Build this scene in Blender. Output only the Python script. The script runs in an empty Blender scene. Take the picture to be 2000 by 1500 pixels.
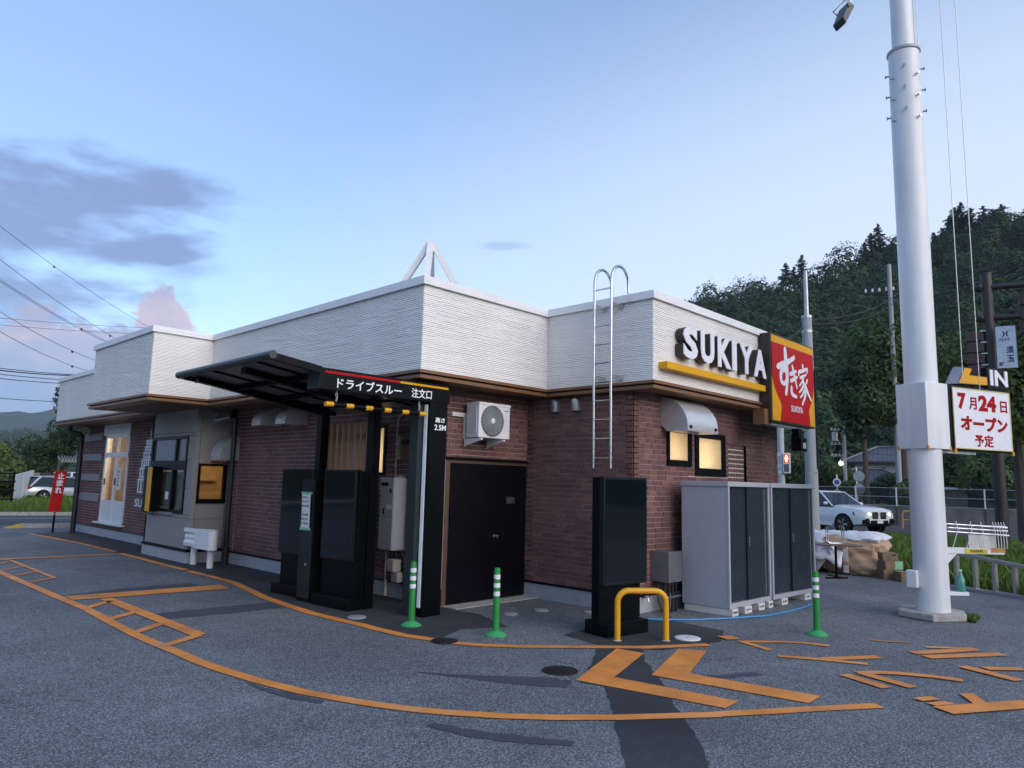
import bpy, math, random
import numpy as np
from mathutils import Matrix, Vector
# light settings (see the sky section)
SKY_STRENGTH, SUN_POWER = 0.115, 1.3
SKY_TINT = (1.0, .97, 1.03); MILK = (2.35, 3.4, 5.2)
CLOUD_A, CLOUD_B, CLOUD_LIT, CLOUD_LOW = (.85, 1.15, 2.1), (1.85, 2.0, 2.85), (3.2, 2.55, 2.75), (1.15, 1.6, 2.65)
HAZE = .00016
random.seed(7); RNG = np.random.default_rng(7)
R = math.radians
SC = bpy.context.scene; COL = SC.collection
# ---------------------------------------------------------------- camera
# world axes follow the building: +X along its short front, +Y along its long side
F_PX, YAW, PITCH, ROLL, CAMH = 1411.27, R(44.127), R(7.775), R(1.4075), 1.75
fw = Vector((math.cos(YAW)*math.cos(PITCH), math.sin(YAW)*math.cos(PITCH), math.sin(PITCH)))
rt0 = Vector((math.sin(YAW), -math.cos(YAW), 0)); up0 = rt0.cross(fw)
rt = math.cos(ROLL)*rt0 + math.sin(ROLL)*up0
up = -math.sin(ROLL)*rt0 + math.cos(ROLL)*up0
cam = bpy.data.objects.new('camera', bpy.data.cameras.new('camera')); COL.objects.link(cam)
m3 = Matrix((rt, up, -fw)).transposed()
cam.matrix_world = Matrix.Translation((0, 0, CAMH)) @ m3.to_4x4()
cam.data.sensor_width = 36; cam.data.lens = 36*F_PX/2000; cam.data.clip_end = 20000; cam.data.clip_start = .05
SC.camera = cam
SC.render.resolution_x = 1024; SC.render.resolution_y = 768
def ray(px, py):
    return (fw*F_PX + rt*(px-1000) - up*(py-750)).normalized()
def gz(px, py, z=0):                       # pixel -> point on a level surface
    d = ray(px, py); t = (z-CAMH)/d.z
    return Vector((d.x*t, d.y*t, z))
def az_el(px, py):
    d = ray(px, py); return math.atan2(d.y, d.x), math.asin(d.z)
def far(px, dist, z=0):                    # point at a ground distance in the direction of an image column
    d = ray(px, 955); l = math.hypot(d.x, d.y)
    return Vector((d.x/l*dist, d.y/l*dist, z))
def hgt(py, px, dist):                     # height of a pixel at a given ground distance
    d = ray(px, py); return CAMH + d.z/math.hypot(d.x, d.y)*dist
# ---------------------------------------------------------------- render settings
SC.view_settings.view_transform = 'Standard'; SC.view_settings.look = 'None'
SC.view_settings.exposure = EXPOSURE = 1.15; SC.view_settings.gamma = 1
SC.cycles.max_bounces = 5; SC.cycles.diffuse_bounces = 3; SC.cycles.glossy_bounces = 3; SC.cycles.transmission_bounces = 3; SC.cycles.volume_bounces = 0; SC.cycles.transparent_max_bounces = 8
# ---------------------------------------------------------------- node helpers
class NT:
    def __init__(s, tree): s.t = tree; s.n = tree.nodes; s.l = tree.links
    def new(s, typ, **kw):
        nd = s.n.new(typ)
        for k, v in kw.items():
            if k.startswith('i_'):
                key = k[2:].replace('_', ' ')
                s.put(nd.inputs[key if key in nd.inputs else key.title()], v)
            else: setattr(nd, k, v)
        return nd
    def put(s, sock, v):
        if isinstance(v, bpy.types.NodeSocket): s.l.new(v, sock)
        else: sock.default_value = v
    def m(s, op, a, b=0.0, c=0.0, clamp=False):
        nd = s.n.new('ShaderNodeMath'); nd.operation = op; nd.use_clamp = clamp
        for i, v in enumerate((a, b, c)): s.put(nd.inputs[i], v)
        return nd.outputs[0]
    def ss(s, x, lo, hi):                  # smoothstep
        nd = s.n.new('ShaderNodeMapRange'); nd.interpolation_type = 'SMOOTHSTEP'
        s.put(nd.inputs[0], x); s.put(nd.inputs[1], lo); s.put(nd.inputs[2], hi)
        return nd.outputs[0]
    def mix(s, f, a, b, blend='MIX'):
        nd = s.n.new('ShaderNodeMix'); nd.data_type = 'RGBA'; nd.blend_type = blend
        s.put(nd.inputs[0], f)
        for i, v in ((6, a), (7, b)): s.put(nd.inputs[i], v if isinstance(v, bpy.types.NodeSocket) else (*v, 1))
        return nd.outputs[2]
    def noise(s, vec, scale, detail=3, rough=.55, dim='3D'):
        nd = s.n.new('ShaderNodeTexNoise'); nd.inputs['Scale'].default_value = scale
        nd.inputs['Detail'].default_value = detail; nd.inputs['Roughness'].default_value = rough
        if vec is not None: s.l.new(vec, nd.inputs['Vector'])
        return nd.outputs[0]
# ---------------------------------------------------------------- sky and light (dusk, sun already behind the wooded hill on the right)
SUN_AZ, SUN_EL = R(-92), R(17)
W = bpy.data.worlds.new('World'); SC.world = W; W.use_nodes = True; W.cycles.sampling_method = 'MANUAL'; W.cycles.sample_map_resolution = 256
w = NT(W.node_tree); w.n.clear()
sky = w.new('ShaderNodeTexSky', sky_type='NISHITA'); sky.sun_disc = False
sky.sun_elevation = SUN_EL; sky.sun_rotation = math.pi/2-SUN_AZ; sky.altitude = 500
sky.air_density = 1.0; sky.dust_density = .9; sky.ozone_density = 2.0
tc = w.new('ShaderNodeTexCoord'); gen = tc.outputs['Generated']
sep = w.new('ShaderNodeSeparateXYZ', i_Vector=gen)
azn = w.m('ARCTAN2', sep.outputs[1], sep.outputs[0]); eln = w.m('ARCSINE', sep.outputs[2])
skyc = w.mix(.26, w.mix(1.0, sky.outputs[0], SKY_TINT, 'MULTIPLY'), MILK)   # thin evening veil
def smap(vec, sx, sy, sz):
    mp = w.new('ShaderNodeMapping'); w.put(mp.inputs['Vector'], vec); mp.inputs['Scale'].default_value = (sx, sy, sz)
    return mp.outputs[0]
n1 = w.noise(smap(gen, 1, 1, 3.2), 5.5, 4, .6); n2 = w.noise(smap(gen, 1, 1, 1.3), 22, 5, .62)
n3 = w.noise(smap(gen, 1, 1, 2.2), 11, 3, .6)
def blob(px, py, wx, wy, tilt=0.0):        # soft ellipse on the sky round a direction; 1 in its middle
    a, e = az_el(px, py)
    da = w.m('SUBTRACT', azn, a); de = w.m('SUBTRACT', eln, e)
    ct, st = math.cos(tilt), math.sin(tilt)
    u = w.m('ADD', w.m('MULTIPLY', da, ct), w.m('MULTIPLY', de, st))
    v = w.m('SUBTRACT', w.m('MULTIPLY', de, ct), w.m('MULTIPLY', da, st))
    q = w.m('ADD', w.m('POWER', w.m('DIVIDE', u, wx), 2), w.m('POWER', w.m('DIVIDE', v, wy), 2))
    return w.m('SUBTRACT', 1.0, q)
# pale afterglow over the hill where the sun went down, on the right
glow = w.ss(blob(2250, 760, 1.25, .62), .0, 1.0)
skyc = w.mix(w.m('MULTIPLY', glow, .62), skyc, (3.9, 4.25, 4.9))
# high grey-blue streaky bank on the left, running on out of the frame
b1 = w.m('MAXIMUM', blob(20, 410, .33, .095, -.2), blob(-650, 380, .55, .16))
b1 = w.m('MAXIMUM', b1, blob(250, 490, .17, .035, -.3))
b1 = w.m('MAXIMUM', b1, blob(-1500, 420, .5, .15))
d1 = w.ss(w.m('ADD', w.m('MULTIPLY', b1, .55), w.m('MULTIPLY', w.m('SUBTRACT', n1, .5), 1.9)), .0, .55)
d1 = w.m('MULTIPLY', d1, w.ss(b1, -.08, .55))
wisp = w.m('MULTIPLY', w.ss(w.m('ADD', blob(985, 480, .05, .008), w.m('MULTIPLY', w.m('SUBTRACT', n3, .5), 2.4)), .1, 1.2), .4)
d1 = w.m('MAXIMUM', d1, wisp)
c_sky1 = w.mix(w.m('MULTIPLY', d1, .8), skyc, CLOUD_A)
# cumulus bank low over the left horizon, continuing to the left
aA, e0 = az_el(420, 640)
top = w.m('ADD', az_el(200, 632)[1]-.06, w.m('MULTIPLY', w.m('SUBTRACT', n2, .5), .13))
hump = w.m('MULTIPLY', w.ss(w.m('ABSOLUTE', w.m('SUBTRACT', azn, az_el(378, 640)[0])), .11, .0), .07)
top = w.m('ADD', top, hump)
edge = w.ss(w.m('SUBTRACT', azn, aA-.03), -.05, .1)
top = w.m('MULTIPLY', w.m('ADD', top, .06), edge)
fall = w.ss(azn, R(170), R(120))
dep = w.m('SUBTRACT', w.m('MULTIPLY', top, fall), eln)
d2 = w.ss(dep, -.002, .011)
lit = w.m('MULTIPLY', w.ss(dep, .075, .0), w.m('MULTIPLY', w.ss(w.m('ADD', n3, w.m('MULTIPLY', hump, 2.2)), .45, .72), .75))
cb = w.mix(lit, w.mix(w.ss(dep, .02, .11), CLOUD_B, CLOUD_LOW), CLOUD_LIT)
c_sky2 = w.mix(w.m('MULTIPLY', d2, .93), c_sky1, cb)
bg = w.new('ShaderNodeBackground'); w.put(bg.inputs[0], c_sky2); bg.inputs[1].default_value = SKY_STRENGTH
w.l.new(bg.outputs[0], w.new('ShaderNodeOutputWorld').inputs[0])
sun = bpy.data.objects.new('sun', bpy.data.lights.new('sun', 'SUN')); COL.objects.link(sun)
sun.data.energy = SUN_POWER; sun.data.angle = R(70); sun.data.color = (1, .88, .74)
sd = Vector((math.cos(SUN_AZ)*math.cos(SUN_EL), math.sin(SUN_AZ)*math.cos(SUN_EL), math.sin(SUN_EL)))
sun.rotation_euler = (-sd).to_track_quat('-Z', 'Y').to_euler(); sun.location = sd*60
# ---------------------------------------------------------------- materials
MATS = {}
def mat(name, col, rough=.6, metal=0.0, var=.12, vscale=6.0, bump=0.0, bscale=60.0, spec=.5, emit=None, estr=0.0, coat=0.0, streak=False):
    if name in MATS: return MATS[name]
    m = bpy.data.materials.new(name); m.use_nodes = True; t = NT(m.node_tree)
    b = t.n['Principled BSDF']; tc = t.new('ShaderNodeTexCoord'); v = tc.outputs['Object']
    if streak:
        mp = t.new('ShaderNodeMapping'); t.put(mp.inputs[0], v); mp.inputs['Scale'].default_value = (1, 1, .12); vv = mp.outputs[0]
    else: vv = v
    n = t.noise(vv, vscale, 5, .6)
    lo = tuple(c*(1-var) for c in col); hi = tuple(min(1, c*(1+var)) for c in col)
    t.put(b.inputs['Base Color'], t.mix(t.ss(n, .25, .75), lo, hi))
    b.inputs['Metallic'].default_value = metal; b.inputs['Specular IOR Level'].default_value = spec
    t.put(b.inputs['Roughness'], t.m('ADD', rough-.06, t.m('MULTIPLY', n, .12)))
    b.inputs['Coat Weight'].default_value = coat
    if bump:
        bp = t.new('ShaderNodeBump'); bp.inputs['Strength'].default_value = bump; bp.inputs['Distance'].default_value = .01
        t.put(bp.inputs['Height'], t.noise(v, bscale, 4)); t.l.new(bp.outputs[0], b.inputs['Normal'])
    if emit:
        b.inputs['Emission Color'].default_value = (*emit, 1); b.inputs['Emission Strength'].default_value = estr
    MATS[name] = m; return m
def asphalt(name, c0, c1, grain=1.0, patch=.25):
    m = bpy.data.materials.new(name); m.use_nodes = True; t = NT(m.node_tree); b = t.n['Principled BSDF']
    v = t.new('ShaderNodeTexCoord').outputs['Object']
    vo = t.new('ShaderNodeTexVoronoi'); vo.inputs['Scale'].default_value = 75; t.put(vo.inputs['Vector'], v)
    g = t.noise(v, 110, 3, .7); big = t.noise(v, .55, 5, .6); mid = t.noise(v, 5, 4, .65)
    cellc = t.new('ShaderNodeSeparateColor'); t.put(cellc.inputs[0], vo.outputs['Color'])
    stone = t.m('MULTIPLY', t.ss(vo.outputs['Distance'], .75, .25), t.m('ADD', .25, cellc.outputs[0]))
    k = t.m('ADD', t.m('MULTIPLY', stone, .78*grain), t.m('MULTIPLY', t.m('SUBTRACT', g, .5), 1.3*grain), clamp=True)
    k = t.m('ADD', k, t.m('MULTIPLY', t.m('SUBTRACT', big, .5), patch*2.2))
    k = t.m('ADD', k, t.m('MULTIPLY', t.m('SUBTRACT', mid, .5), patch*.9), clamp=True)
    st = t.ss(t.m('ADD', t.noise(v, .23, 6, .7), t.m('MULTIPLY', t.noise(v, 2.6, 4, .7), .25)), .62, .82)
    wv = t.new('ShaderNodeTexVoronoi'); wv.feature = 'DISTANCE_TO_EDGE'; wv.inputs['Scale'].default_value = .16
    wp = t.new('ShaderNodeVectorMath'); wp.operation = 'ADD'; t.put(wp.inputs[0], v)
    nz = t.new('ShaderNodeTexNoise'); nz.inputs['Scale'].default_value = 1.3; nz.inputs['Detail'].default_value = 6; t.put(nz.inputs['Vector'], v); t.l.new(nz.outputs['Color'], wp.inputs[1]); t.l.new(wp.outputs[0], wv.inputs['Vector'])
    crk = t.m('MULTIPLY', t.ss(wv.outputs['Distance'], .0016, .0004), t.ss(t.noise(v, .35, 2), .5, .6))
    base = t.mix(k, c0, c1); base = t.mix(t.m('MULTIPLY', st, .42), base, tuple(x*.8 for x in c0)); base = t.mix(t.m('MULTIPLY', crk, .7), base, tuple(x*.4 for x in c0))
    t.put(b.inputs['Base Color'], base)
    t.put(b.inputs['Roughness'], t.m('SUBTRACT', .86, t.m('MULTIPLY', big, .18))); b.inputs['Specular IOR Level'].default_value = .35
    bp = t.new('ShaderNodeBump'); bp.inputs['Strength'].default_value = .75*grain; bp.inputs['Distance'].default_value = .006
    t.put(bp.inputs['Height'], t.m('ADD', stone, t.m('MULTIPLY', g, .5))); t.l.new(bp.outputs[0], b.inputs['Normal'])
    MATS[name] = m; return m
def paint_mat(name, col):                   # road paint, worn so that asphalt shows through in specks
    m = bpy.data.materials.new(name); m.use_nodes = True; t = NT(m.node_tree); b = t.n['Principled BSDF']
    v = t.new('ShaderNodeTexCoord').outputs['Object']
    wear = t.ss(t.m('ADD', t.noise(v, 70, 4, .7), t.m('MULTIPLY', t.m('SUBTRACT', t.noise(v, 1.6, 3), .5), .7)), .56, .74)
    tone = t.noise(v, 2.2, 4)
    pale = t.ss(t.noise(v, .9, 3), .56, .75)
    c = t.mix(t.ss(tone, .3, .7), tuple(x*.82 for x in col), tuple(min(1, x*1.12) for x in col))
    c = t.mix(t.m('MULTIPLY', pale, .5), c, (.66, .4, .24))
    t.put(b.inputs['Base Color'], t.mix(t.m('MULTIPLY', wear, .7), c, (.09, .085, .08)))
    b.inputs['Roughness'].default_value = .62
    bp = t.new('ShaderNodeBump'); bp.inputs['Strength'].default_value = .35; bp.inputs['Distance'].default_value = .004
    t.put(bp.inputs['Height'], t.noise(v, 110, 3)); t.l.new(bp.outputs[0], b.inputs['Normal'])
    MATS[name] = m; return m
def brick_mat(name, cols, rough=.85):
    m = bpy.data.materials.new(name); m.use_nodes = True; t = NT(m.node_tree); b = t.n['Principled BSDF']
    geo = t.new('ShaderNodeNewGeometry'); oi = t.new('ShaderNodeObjectInfo')
    r = t.m('FRACT', t.m('ADD', t.m('MULTIPLY', geo.outputs['Random Per Island'], 1.0), oi.outputs['Random']))
    cr = t.new('ShaderNodeValToRGB'); t.put(cr.inputs[0], r); el = cr.color_ramp.elements
    while len(el) < len(cols): el.new(.5)
    for i, c in enumerate(cols): el[i].position = i/(len(cols)-1); el[i].color = (*c, 1)
    pos = geo.outputs['Position']; n = t.noise(pos, 45, 5, .65); n2 = t.noise(pos, 2.0, 3)
    c = t.mix(t.ss(n, .35, .8), cr.outputs[0], tuple(x*1.35 for x in cols[len(cols)//2]))
    c = t.mix(t.m('MULTIPLY', t.ss(n2, .4, .75), .3), c, tuple(x*.6 for x in cols[0]))
    t.put(b.inputs['Base Color'], c); b.inputs['Roughness'].default_value = rough
    bp = t.new('ShaderNodeBump'); bp.inputs['Strength'].default_value = .5; bp.inputs['Distance'].default_value = .006
    t.put(bp.inputs['Height'], t.noise(pos, 60, 5, .7)); t.l.new(bp.outputs[0], b.inputs['Normal'])
    MATS[name] = m; return m
def leaf_mat(name, dark, light):
    m = bpy.data.materials.new(name); m.use_nodes = True; t = NT(m.node_tree); b = t.n['Principled BSDF']
    geo = t.new('ShaderNodeNewGeometry'); at = t.new('ShaderNodeAttribute'); at.attribute_name = 'tint'
    f = t.m('ADD', t.m('MULTIPLY', geo.outputs['Random Per Island'], .45), t.m('MULTIPLY', at.outputs['Fac'], .55))
    c = t.mix(f, dark, light)
    t.put(b.inputs['Base Color'], c); b.inputs['Roughness'].default_value = .6; b.inputs['Specular IOR Level'].default_value = .25
    tr = t.new('ShaderNodeBsdfTranslucent'); t.put(tr.inputs[0], c)
    ms = t.new('ShaderNodeMixShader'); ms.inputs[0].default_value = .25
    t.l.new(b.outputs[0], ms.inputs[1]); t.l.new(tr.outputs[0], ms.inputs[2])
    t.l.new(ms.outputs[0], t.n['Material Output'].inputs[0])
    MATS[name] = m; return m
def glass_mat(name, tint=(.9, .95, .97), rough=.02, mixf=.85):   # thin pane: mostly see-through, mirror at grazing
    m = bpy.data.materials.new(name); m.use_nodes = True; t = NT(m.node_tree); b = t.n['Principled BSDF']
    b.inputs['Base Color'].default_value = (.02, .025, .03, 1); b.inputs['Roughness'].default_value = rough
    tr = t.new('ShaderNodeBsdfTransparent'); tr.inputs[0].default_value = (*tint, 1)
    ms = t.new('ShaderNodeMixShader'); ms.inputs[0].default_value = mixf
    t.l.new(b.outputs[0], ms.inputs[1]); t.l.new(tr.outputs[0], ms.inputs[2])
    t.l.new(ms.outputs[0], t.n['Material Output'].inputs[0]); MATS[name] = m; return m
# ---------------------------------------------------------------- mesh helpers
class MB:
    def __init__(s): s.v = []; s.f = []; s.T = None
    def add(s, vs, fs):
        k = len(s.v)
        s.v += [tuple(s.T @ Vector(p)) for p in vs] if s.T else [tuple(p) for p in vs]
        s.f += [tuple(i+k for i in f) for f in fs]; return s
    def box(s, x0, x1, y0, y1, z0, z1):
        return s.add([(x0,y0,z0),(x1,y0,z0),(x1,y1,z0),(x0,y1,z0),(x0,y0,z1),(x1,y0,z1),(x1,y1,z1),(x0,y1,z1)],
                     [(0,3,2,1),(4,5,6,7),(0,1,5,4),(1,2,6,5),(2,3,7,6),(3,0,4,7)])
    def hexa(s, b, t):                      # eight corners: bottom ring, top ring
        return s.add(list(b)+list(t), [(0,3,2,1),(4,5,6,7),(0,1,5,4),(1,2,6,5),(2,3,7,6),(3,0,4,7)])
    def poly(s, pts): return s.add(pts, [tuple(range(len(pts)))])
    def prism(s, pts, axis, a, b):          # 2D outline swept along an axis
        n = len(pts)
        def P(p, c): return {'x': (c, p[0], p[1]), 'y': (p[0], c, p[1]), 'z': (p[0], p[1], c)}[axis]
        fs = [tuple(range(n-1, -1, -1)), tuple(range(n, 2*n))] + [(i, (i+1) % n, n+(i+1) % n, n+i) for i in range(n)]
        return s.add([P(p, a) for p in pts]+[P(p, b) for p in pts], fs)
    def tube(s, pts, r, n=8, cap=True):
        pts = [Vector(p) for p in pts]; rs = r if isinstance(r, (list, tuple)) else [r]*len(pts)
        t0 = (pts[1]-pts[0]).normalized(); ref = Vector((0, 0, 1)) if abs(t0.z) < .9 else Vector((1, 0, 0))
        nrm = t0.cross(ref).normalized(); vs = []; fs = []
        for i, p in enumerate(pts):
            if i == 0: t = pts[1]-pts[0]
            elif i == len(pts)-1: t = pts[-1]-pts[-2]
            else: t = (pts[i+1]-p).normalized()+(p-pts[i-1]).normalized()
            t.normalize(); nrm = (nrm-t*nrm.dot(t)).normalized(); bi = t.cross(nrm)
            for j in range(n):
                a = 2*math.pi*j/n; vs.append(p+(nrm*math.cos(a)+bi*math.sin(a))*rs[i])
        for i in range(len(pts)-1):
            for j in range(n):
                k = (j+1) % n; fs.append((i*n+j, i*n+k, (i+1)*n+k, (i+1)*n+j))
        if cap: fs += [tuple(range(n-1, -1, -1)), tuple((len(pts)-1)*n+j for j in range(n))]
        return s.add(vs, fs)
    def lathe(s, prof, n=24, c=(0, 0, 0)):
        vs = []; fs = []
        for r, z in prof:
            for j in range(n):
                a = 2*math.pi*j/n; vs.append((c[0]+r*math.cos(a), c[1]+r*math.sin(a), c[2]+z))
        for i in range(len(prof)-1):
            for j in range(n):
                k = (j+1) % n; fs.append((i*n+j, i*n+k, (i+1)*n+k, (i+1)*n+j))
        fs += [tuple(range(n-1, -1, -1)), tuple((len(prof)-1)*n+j for j in range(n))]
        return s.add(vs, fs)
    def strip(s, pts, width, z):            # flat ribbon on the ground along a line of points
        P = [Vector((p[0], p[1])) for p in pts]; L = []; Rr = []
        for i, p in enumerate(P):
            d = (P[min(i+1, len(P)-1)]-P[max(i-1, 0)]).normalized(); n = Vector((-d.y, d.x))*width/2
            L.append((*(p+n), z)); Rr.append((*(p-n), z))
        return s.add(L+Rr, [(len(P)+i, len(P)+i+1, i+1, i) for i in range(len(P)-1)])
PM = {}
def thing(name, label, cat, loc=(0, 0, 0), rz=0.0, group=None):
    o = bpy.data.objects.new(name, None); COL.objects.link(o); o.location = loc; o.rotation_euler = (0, 0, rz)
    o.empty_display_size = .2; o['label'] = label; o['category'] = cat
    if group: o['group'] = group
    PM[o.name] = Matrix.Translation(loc) @ Matrix.Rotation(rz, 4, 'Z'); return o
def finish(me, smooth):
    if smooth:
        me.polygons.foreach_set('use_smooth', [True]*len(me.polygons)); me.set_sharp_from_angle(angle=R(38))
def ob(name, mb, m, parent=None, w=True, smooth=False, bevel=0.0, kind=None, label=None, cat=None, group=None):
    me = mb if isinstance(mb, bpy.types.Mesh) else bpy.data.meshes.new(name)
    if not isinstance(mb, bpy.types.Mesh):
        vs = mb.v
        if parent is not None and w:
            inv = PM[parent.name].inverted(); vs = [tuple(inv @ Vector(p)) for p in vs]
        me.from_pydata(vs, [], mb.f); finish(me, smooth)
    if m: me.materials.append(m)
    o = bpy.data.objects.new(name, me); COL.objects.link(o)
    if parent is not None: o.parent = parent; PM[o.name] = PM[parent.name]
    else: PM[o.name] = Matrix.Identity(4)
    if bevel:
        bv = o.modifiers.new('bevel', 'BEVEL'); bv.width = bevel; bv.segments = 2; bv.limit_method = 'ANGLE'
    for k, v in (('kind', kind), ('label', label), ('category', cat), ('group', group)):
        if v: o[k] = v
    return o
def dup(root, loc, rz=None, label=None):
    def cp(o, p):
        c = o.copy(); COL.objects.link(c); c.parent = p; PM[c.name] = None
        for ch in list(o.children): cp(ch, c)
        return c
    c = cp(root, None); c.location = loc
    if rz is not None: c.rotation_euler = (0, 0, rz)
    if label: c['label'] = label
    return c
def text_mesh(body, wd, ht, bold=0.0, ext=.004, spacing=1.0):
    cu = bpy.data.curves.new('lettering', 'FONT'); cu.body = body; cu.offset = bold; cu.resolution_u = 3
    cu.space_character = spacing; cu.space_line = spacing
    o = bpy.data.objects.new('lettering', cu); COL.objects.link(o)
    me = bpy.data.meshes.new_from_object(o.evaluated_get(bpy.context.evaluated_depsgraph_get()))
    bpy.data.objects.remove(o); bpy.data.curves.remove(cu)
    n = len(me.vertices); co = np.zeros(n*3); me.vertices.foreach_get('co', co); co = co.reshape(-1, 3)
    mn, mx = co.min(0), co.max(0)
    vs = [((p[0]-(mn[0]+mx[0])/2)*wd/(mx[0]-mn[0]), (p[1]-(mn[1]+mx[1])/2)*ht/(mx[1]-mn[1]), 0.0) for p in co]
    polys = [tuple(p.vertices) for p in me.polygons]; bpy.data.meshes.remove(me)
    # give the flat lettering a thickness: front faces plus a rim along the open edges
    cnt = {}
    for p in polys:
        for i in range(len(p)):
            e = (p[i], p[(i+1) % len(p)]); k = (min(e), max(e)); cnt[k] = cnt.get(k, []) + [e]
    N = len(vs); V2 = [(x, y, ext) for x, y, z in vs] + [(x, y, 0.0) for x, y, z in vs]; F2 = list(polys)
    for k, es in cnt.items():
        if len(es) == 1: a, b = es[0]; F2.append((b, a, a+N, b+N))
    return V2, F2
FACE_Y = Matrix.Rotation(R(90), 4, 'X')                                   # reads from the -Y side
FACE_X = Matrix.Rotation(R(-90), 4, 'Z') @ Matrix.Rotation(R(90), 4, 'X')  # reads from the -X side
def text(name, body, wd, ht, M, m, parent, bold=0.0, ext=.004, spacing=1.0, label=None):
    V2, F2 = text_mesh(body, wd, ht, bold, ext, spacing); mb = MB(); mb.T = M; mb.add(V2, F2)
    return ob(name, mb, m, parent, label=label)
T3 = Matrix.Translation
def rects_minus(u0, u1, z0, z1, holes):
    us = sorted({u0, u1, *[min(max(h[i], u0), u1) for h in holes for i in (0, 1)]})
    zs = sorted({z0, z1, *[min(max(h[i], z0), z1) for h in holes for i in (2, 3)]})
    out = []
    for i in range(len(us)-1):
        for j in range(len(zs)-1):
            cu, cz = (us[i]+us[i+1])/2, (zs[j]+zs[j+1])/2
            if not any(h[0] < cu < h[1] and h[2] < cz < h[3] for h in holes): out.append((us[i], us[i+1], zs[j], zs[j+1]))
    return out
# shared materials
M_ASPH = asphalt('worn asphalt', (.07, .079, .088), (.42, .45, .475), .88)
M_ASPH2 = asphalt('newer dark asphalt', (.026, .028, .032), (.12, .125, .135), .8, .4)
M_SEAL = asphalt('sealed patch asphalt', (.055, .062, .08), (.12, .13, .16), .35, .3)
M_ROAD = asphalt('road asphalt', (.04, .042, .046), (.13, .135, .14), .6, .2)
M_ORANGE = paint_mat('orange road paint', (.76, .27, .05))
M_WHITEP = paint_mat('white road paint', (.62, .62, .6))
M_BRICK = brick_mat('brown brick', [(.070, .037, .037), (.152, .067, .059), (.098, .051, .053), (.21, .1, .085), (.082, .048, .05), (.13, .061, .057)])
M_MORTAR = mat('mortar', (.50, .40, .38), .9, bump=.3)
M_MORTARW = mat('pale mortar', (.6, .57, .54), .9, bump=.3)
M_SIDING = mat('white split siding', (.82, .805, .78), .75, var=.035, vscale=1.6, streak=True, bump=.35, bscale=45)
M_COPE = mat('white metal coping', (.82, .82, .83), .4, var=.04)
M_TRIM = mat('brown metal trim', (.20, .098, .045), .42, var=.08)
M_SOFFIT = mat('brown soffit board', (.12, .068, .045), .6)
M_CONC = mat('painted concrete base', (.36, .38, .42), .85, var=.1, bump=.2)
M_CONC2 = mat('raw concrete', (.38, .37, .34), .9, var=.25, vscale=9, bump=.5)
M_BLACK = mat('black coated metal', (.0035, .004, .0055), .34, var=.2, spec=.12)
M_BLACKG = mat('gloss black panel', (.004, .007, .012), .05, var=.1, spec=.6)
M_DARKT = mat('dark green-black metal', (.018, .026, .03), .35)
M_STEEL = mat('brushed stainless steel', (.56, .57, .58), .28, 1.0, var=.1, vscale=30, streak=True)
M_HOOD = mat('satin steel hood', (.62, .63, .64), .34, .55, var=.08, vscale=14)
M_GALV = mat('galvanised steel', (.45, .46, .47), .42, .9, var=.15)
M_ALU = mat('aluminium', (.62, .63, .65), .35, .9, var=.08)
M_WHITE = mat('white paint', (.76, .77, .79), .38, var=.04)
M_POLE = mat('weathered white pole paint', (.74, .75, .77), .36, var=.09, vscale=5, streak=True)
M_WHITE2 = mat('white plastic', (.72, .73, .74), .5, var=.05)
M_YELLOW = mat('yellow safety paint', (.72, .36, .012), .35, var=.06)
M_GREEN = mat('green soft plastic', (.018, .25, .045), .45, var=.08)
M_REFL = mat('reflective white tape', (.8, .82, .84), .3, var=.08, vscale=40)
M_RED = mat('sign red', (.47, .004, .006), .42, var=.04, spec=.15)
M_SYEL = mat('sign yellow', (.74, .36, .006), .4, var=.04, spec=.2)
M_LETTER = mat('white sign face', (.78, .78, .84), .4, var=.03)
M_DKBROWN = mat('dark brown sign side', (.032, .022, .020), .5)
M_GREYP = mat('grey cladding panel', (.27, .262, .262), .62, var=.05, bump=.1)
M_SHADEG = mat('dark coated screen glass', (.012, .016, .02), .08, var=.1)
M_WOODS = mat('brown slat', (.36, .21, .13), .6, var=.12, vscale=10, streak=True)
M_CABG = mat('grey steel cabinet', (.40, .41, .45), .42, var=.04)
M_CABD = mat('navy grey cabinet door', (.022, .032, .045), .26, var=.08)
M_BLOCK = mat('white concrete block', (.62, .61, .58), .9, var=.15, bump=.4)
M_CARD = mat('cardboard', (.22, .15, .09), .85, var=.15, vscale=12)
M_BAG = mat('beige woven sack', (.50, .33, .22), .75, var=.14, bump=1.0, bscale=9)
M_SHEET = mat('white plastic sheet', (.66, .67, .72), .5, var=.12, bump=1.0, bscale=11)
M_HOSE = mat('blue hose', (.03, .25, .52), .35)
def frost_mat():
    m = bpy.data.materials.new('frosted glass'); m.use_nodes = True; t = NT(m.node_tree); b = t.n['Principled BSDF']
    b.inputs['Base Color'].default_value = (.5, .47, .4, 1); b.inputs['Roughness'].default_value = .35
    v = t.new('ShaderNodeTexCoord').outputs['Object']; bp = t.new('ShaderNodeBump'); bp.inputs['Strength'].default_value = .5; bp.inputs['Distance'].default_value = .01; t.put(bp.inputs['Height'], t.noise(v, 60, 4)); t.l.new(bp.outputs[0], b.inputs['Normal'])
    tr = t.new('ShaderNodeBsdfTranslucent'); tr.inputs[0].default_value = (.85, .8, .68, 1); t.l.new(bp.outputs[0], tr.inputs['Normal'])
    ms = t.new('ShaderNodeMixShader'); ms.inputs[0].default_value = .72
    t.l.new(b.outputs[0], ms.inputs[1]); t.l.new(tr.outputs[0], ms.inputs[2]); t.l.new(ms.outputs[0], t.n['Material Output'].inputs[0]); return m
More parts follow.
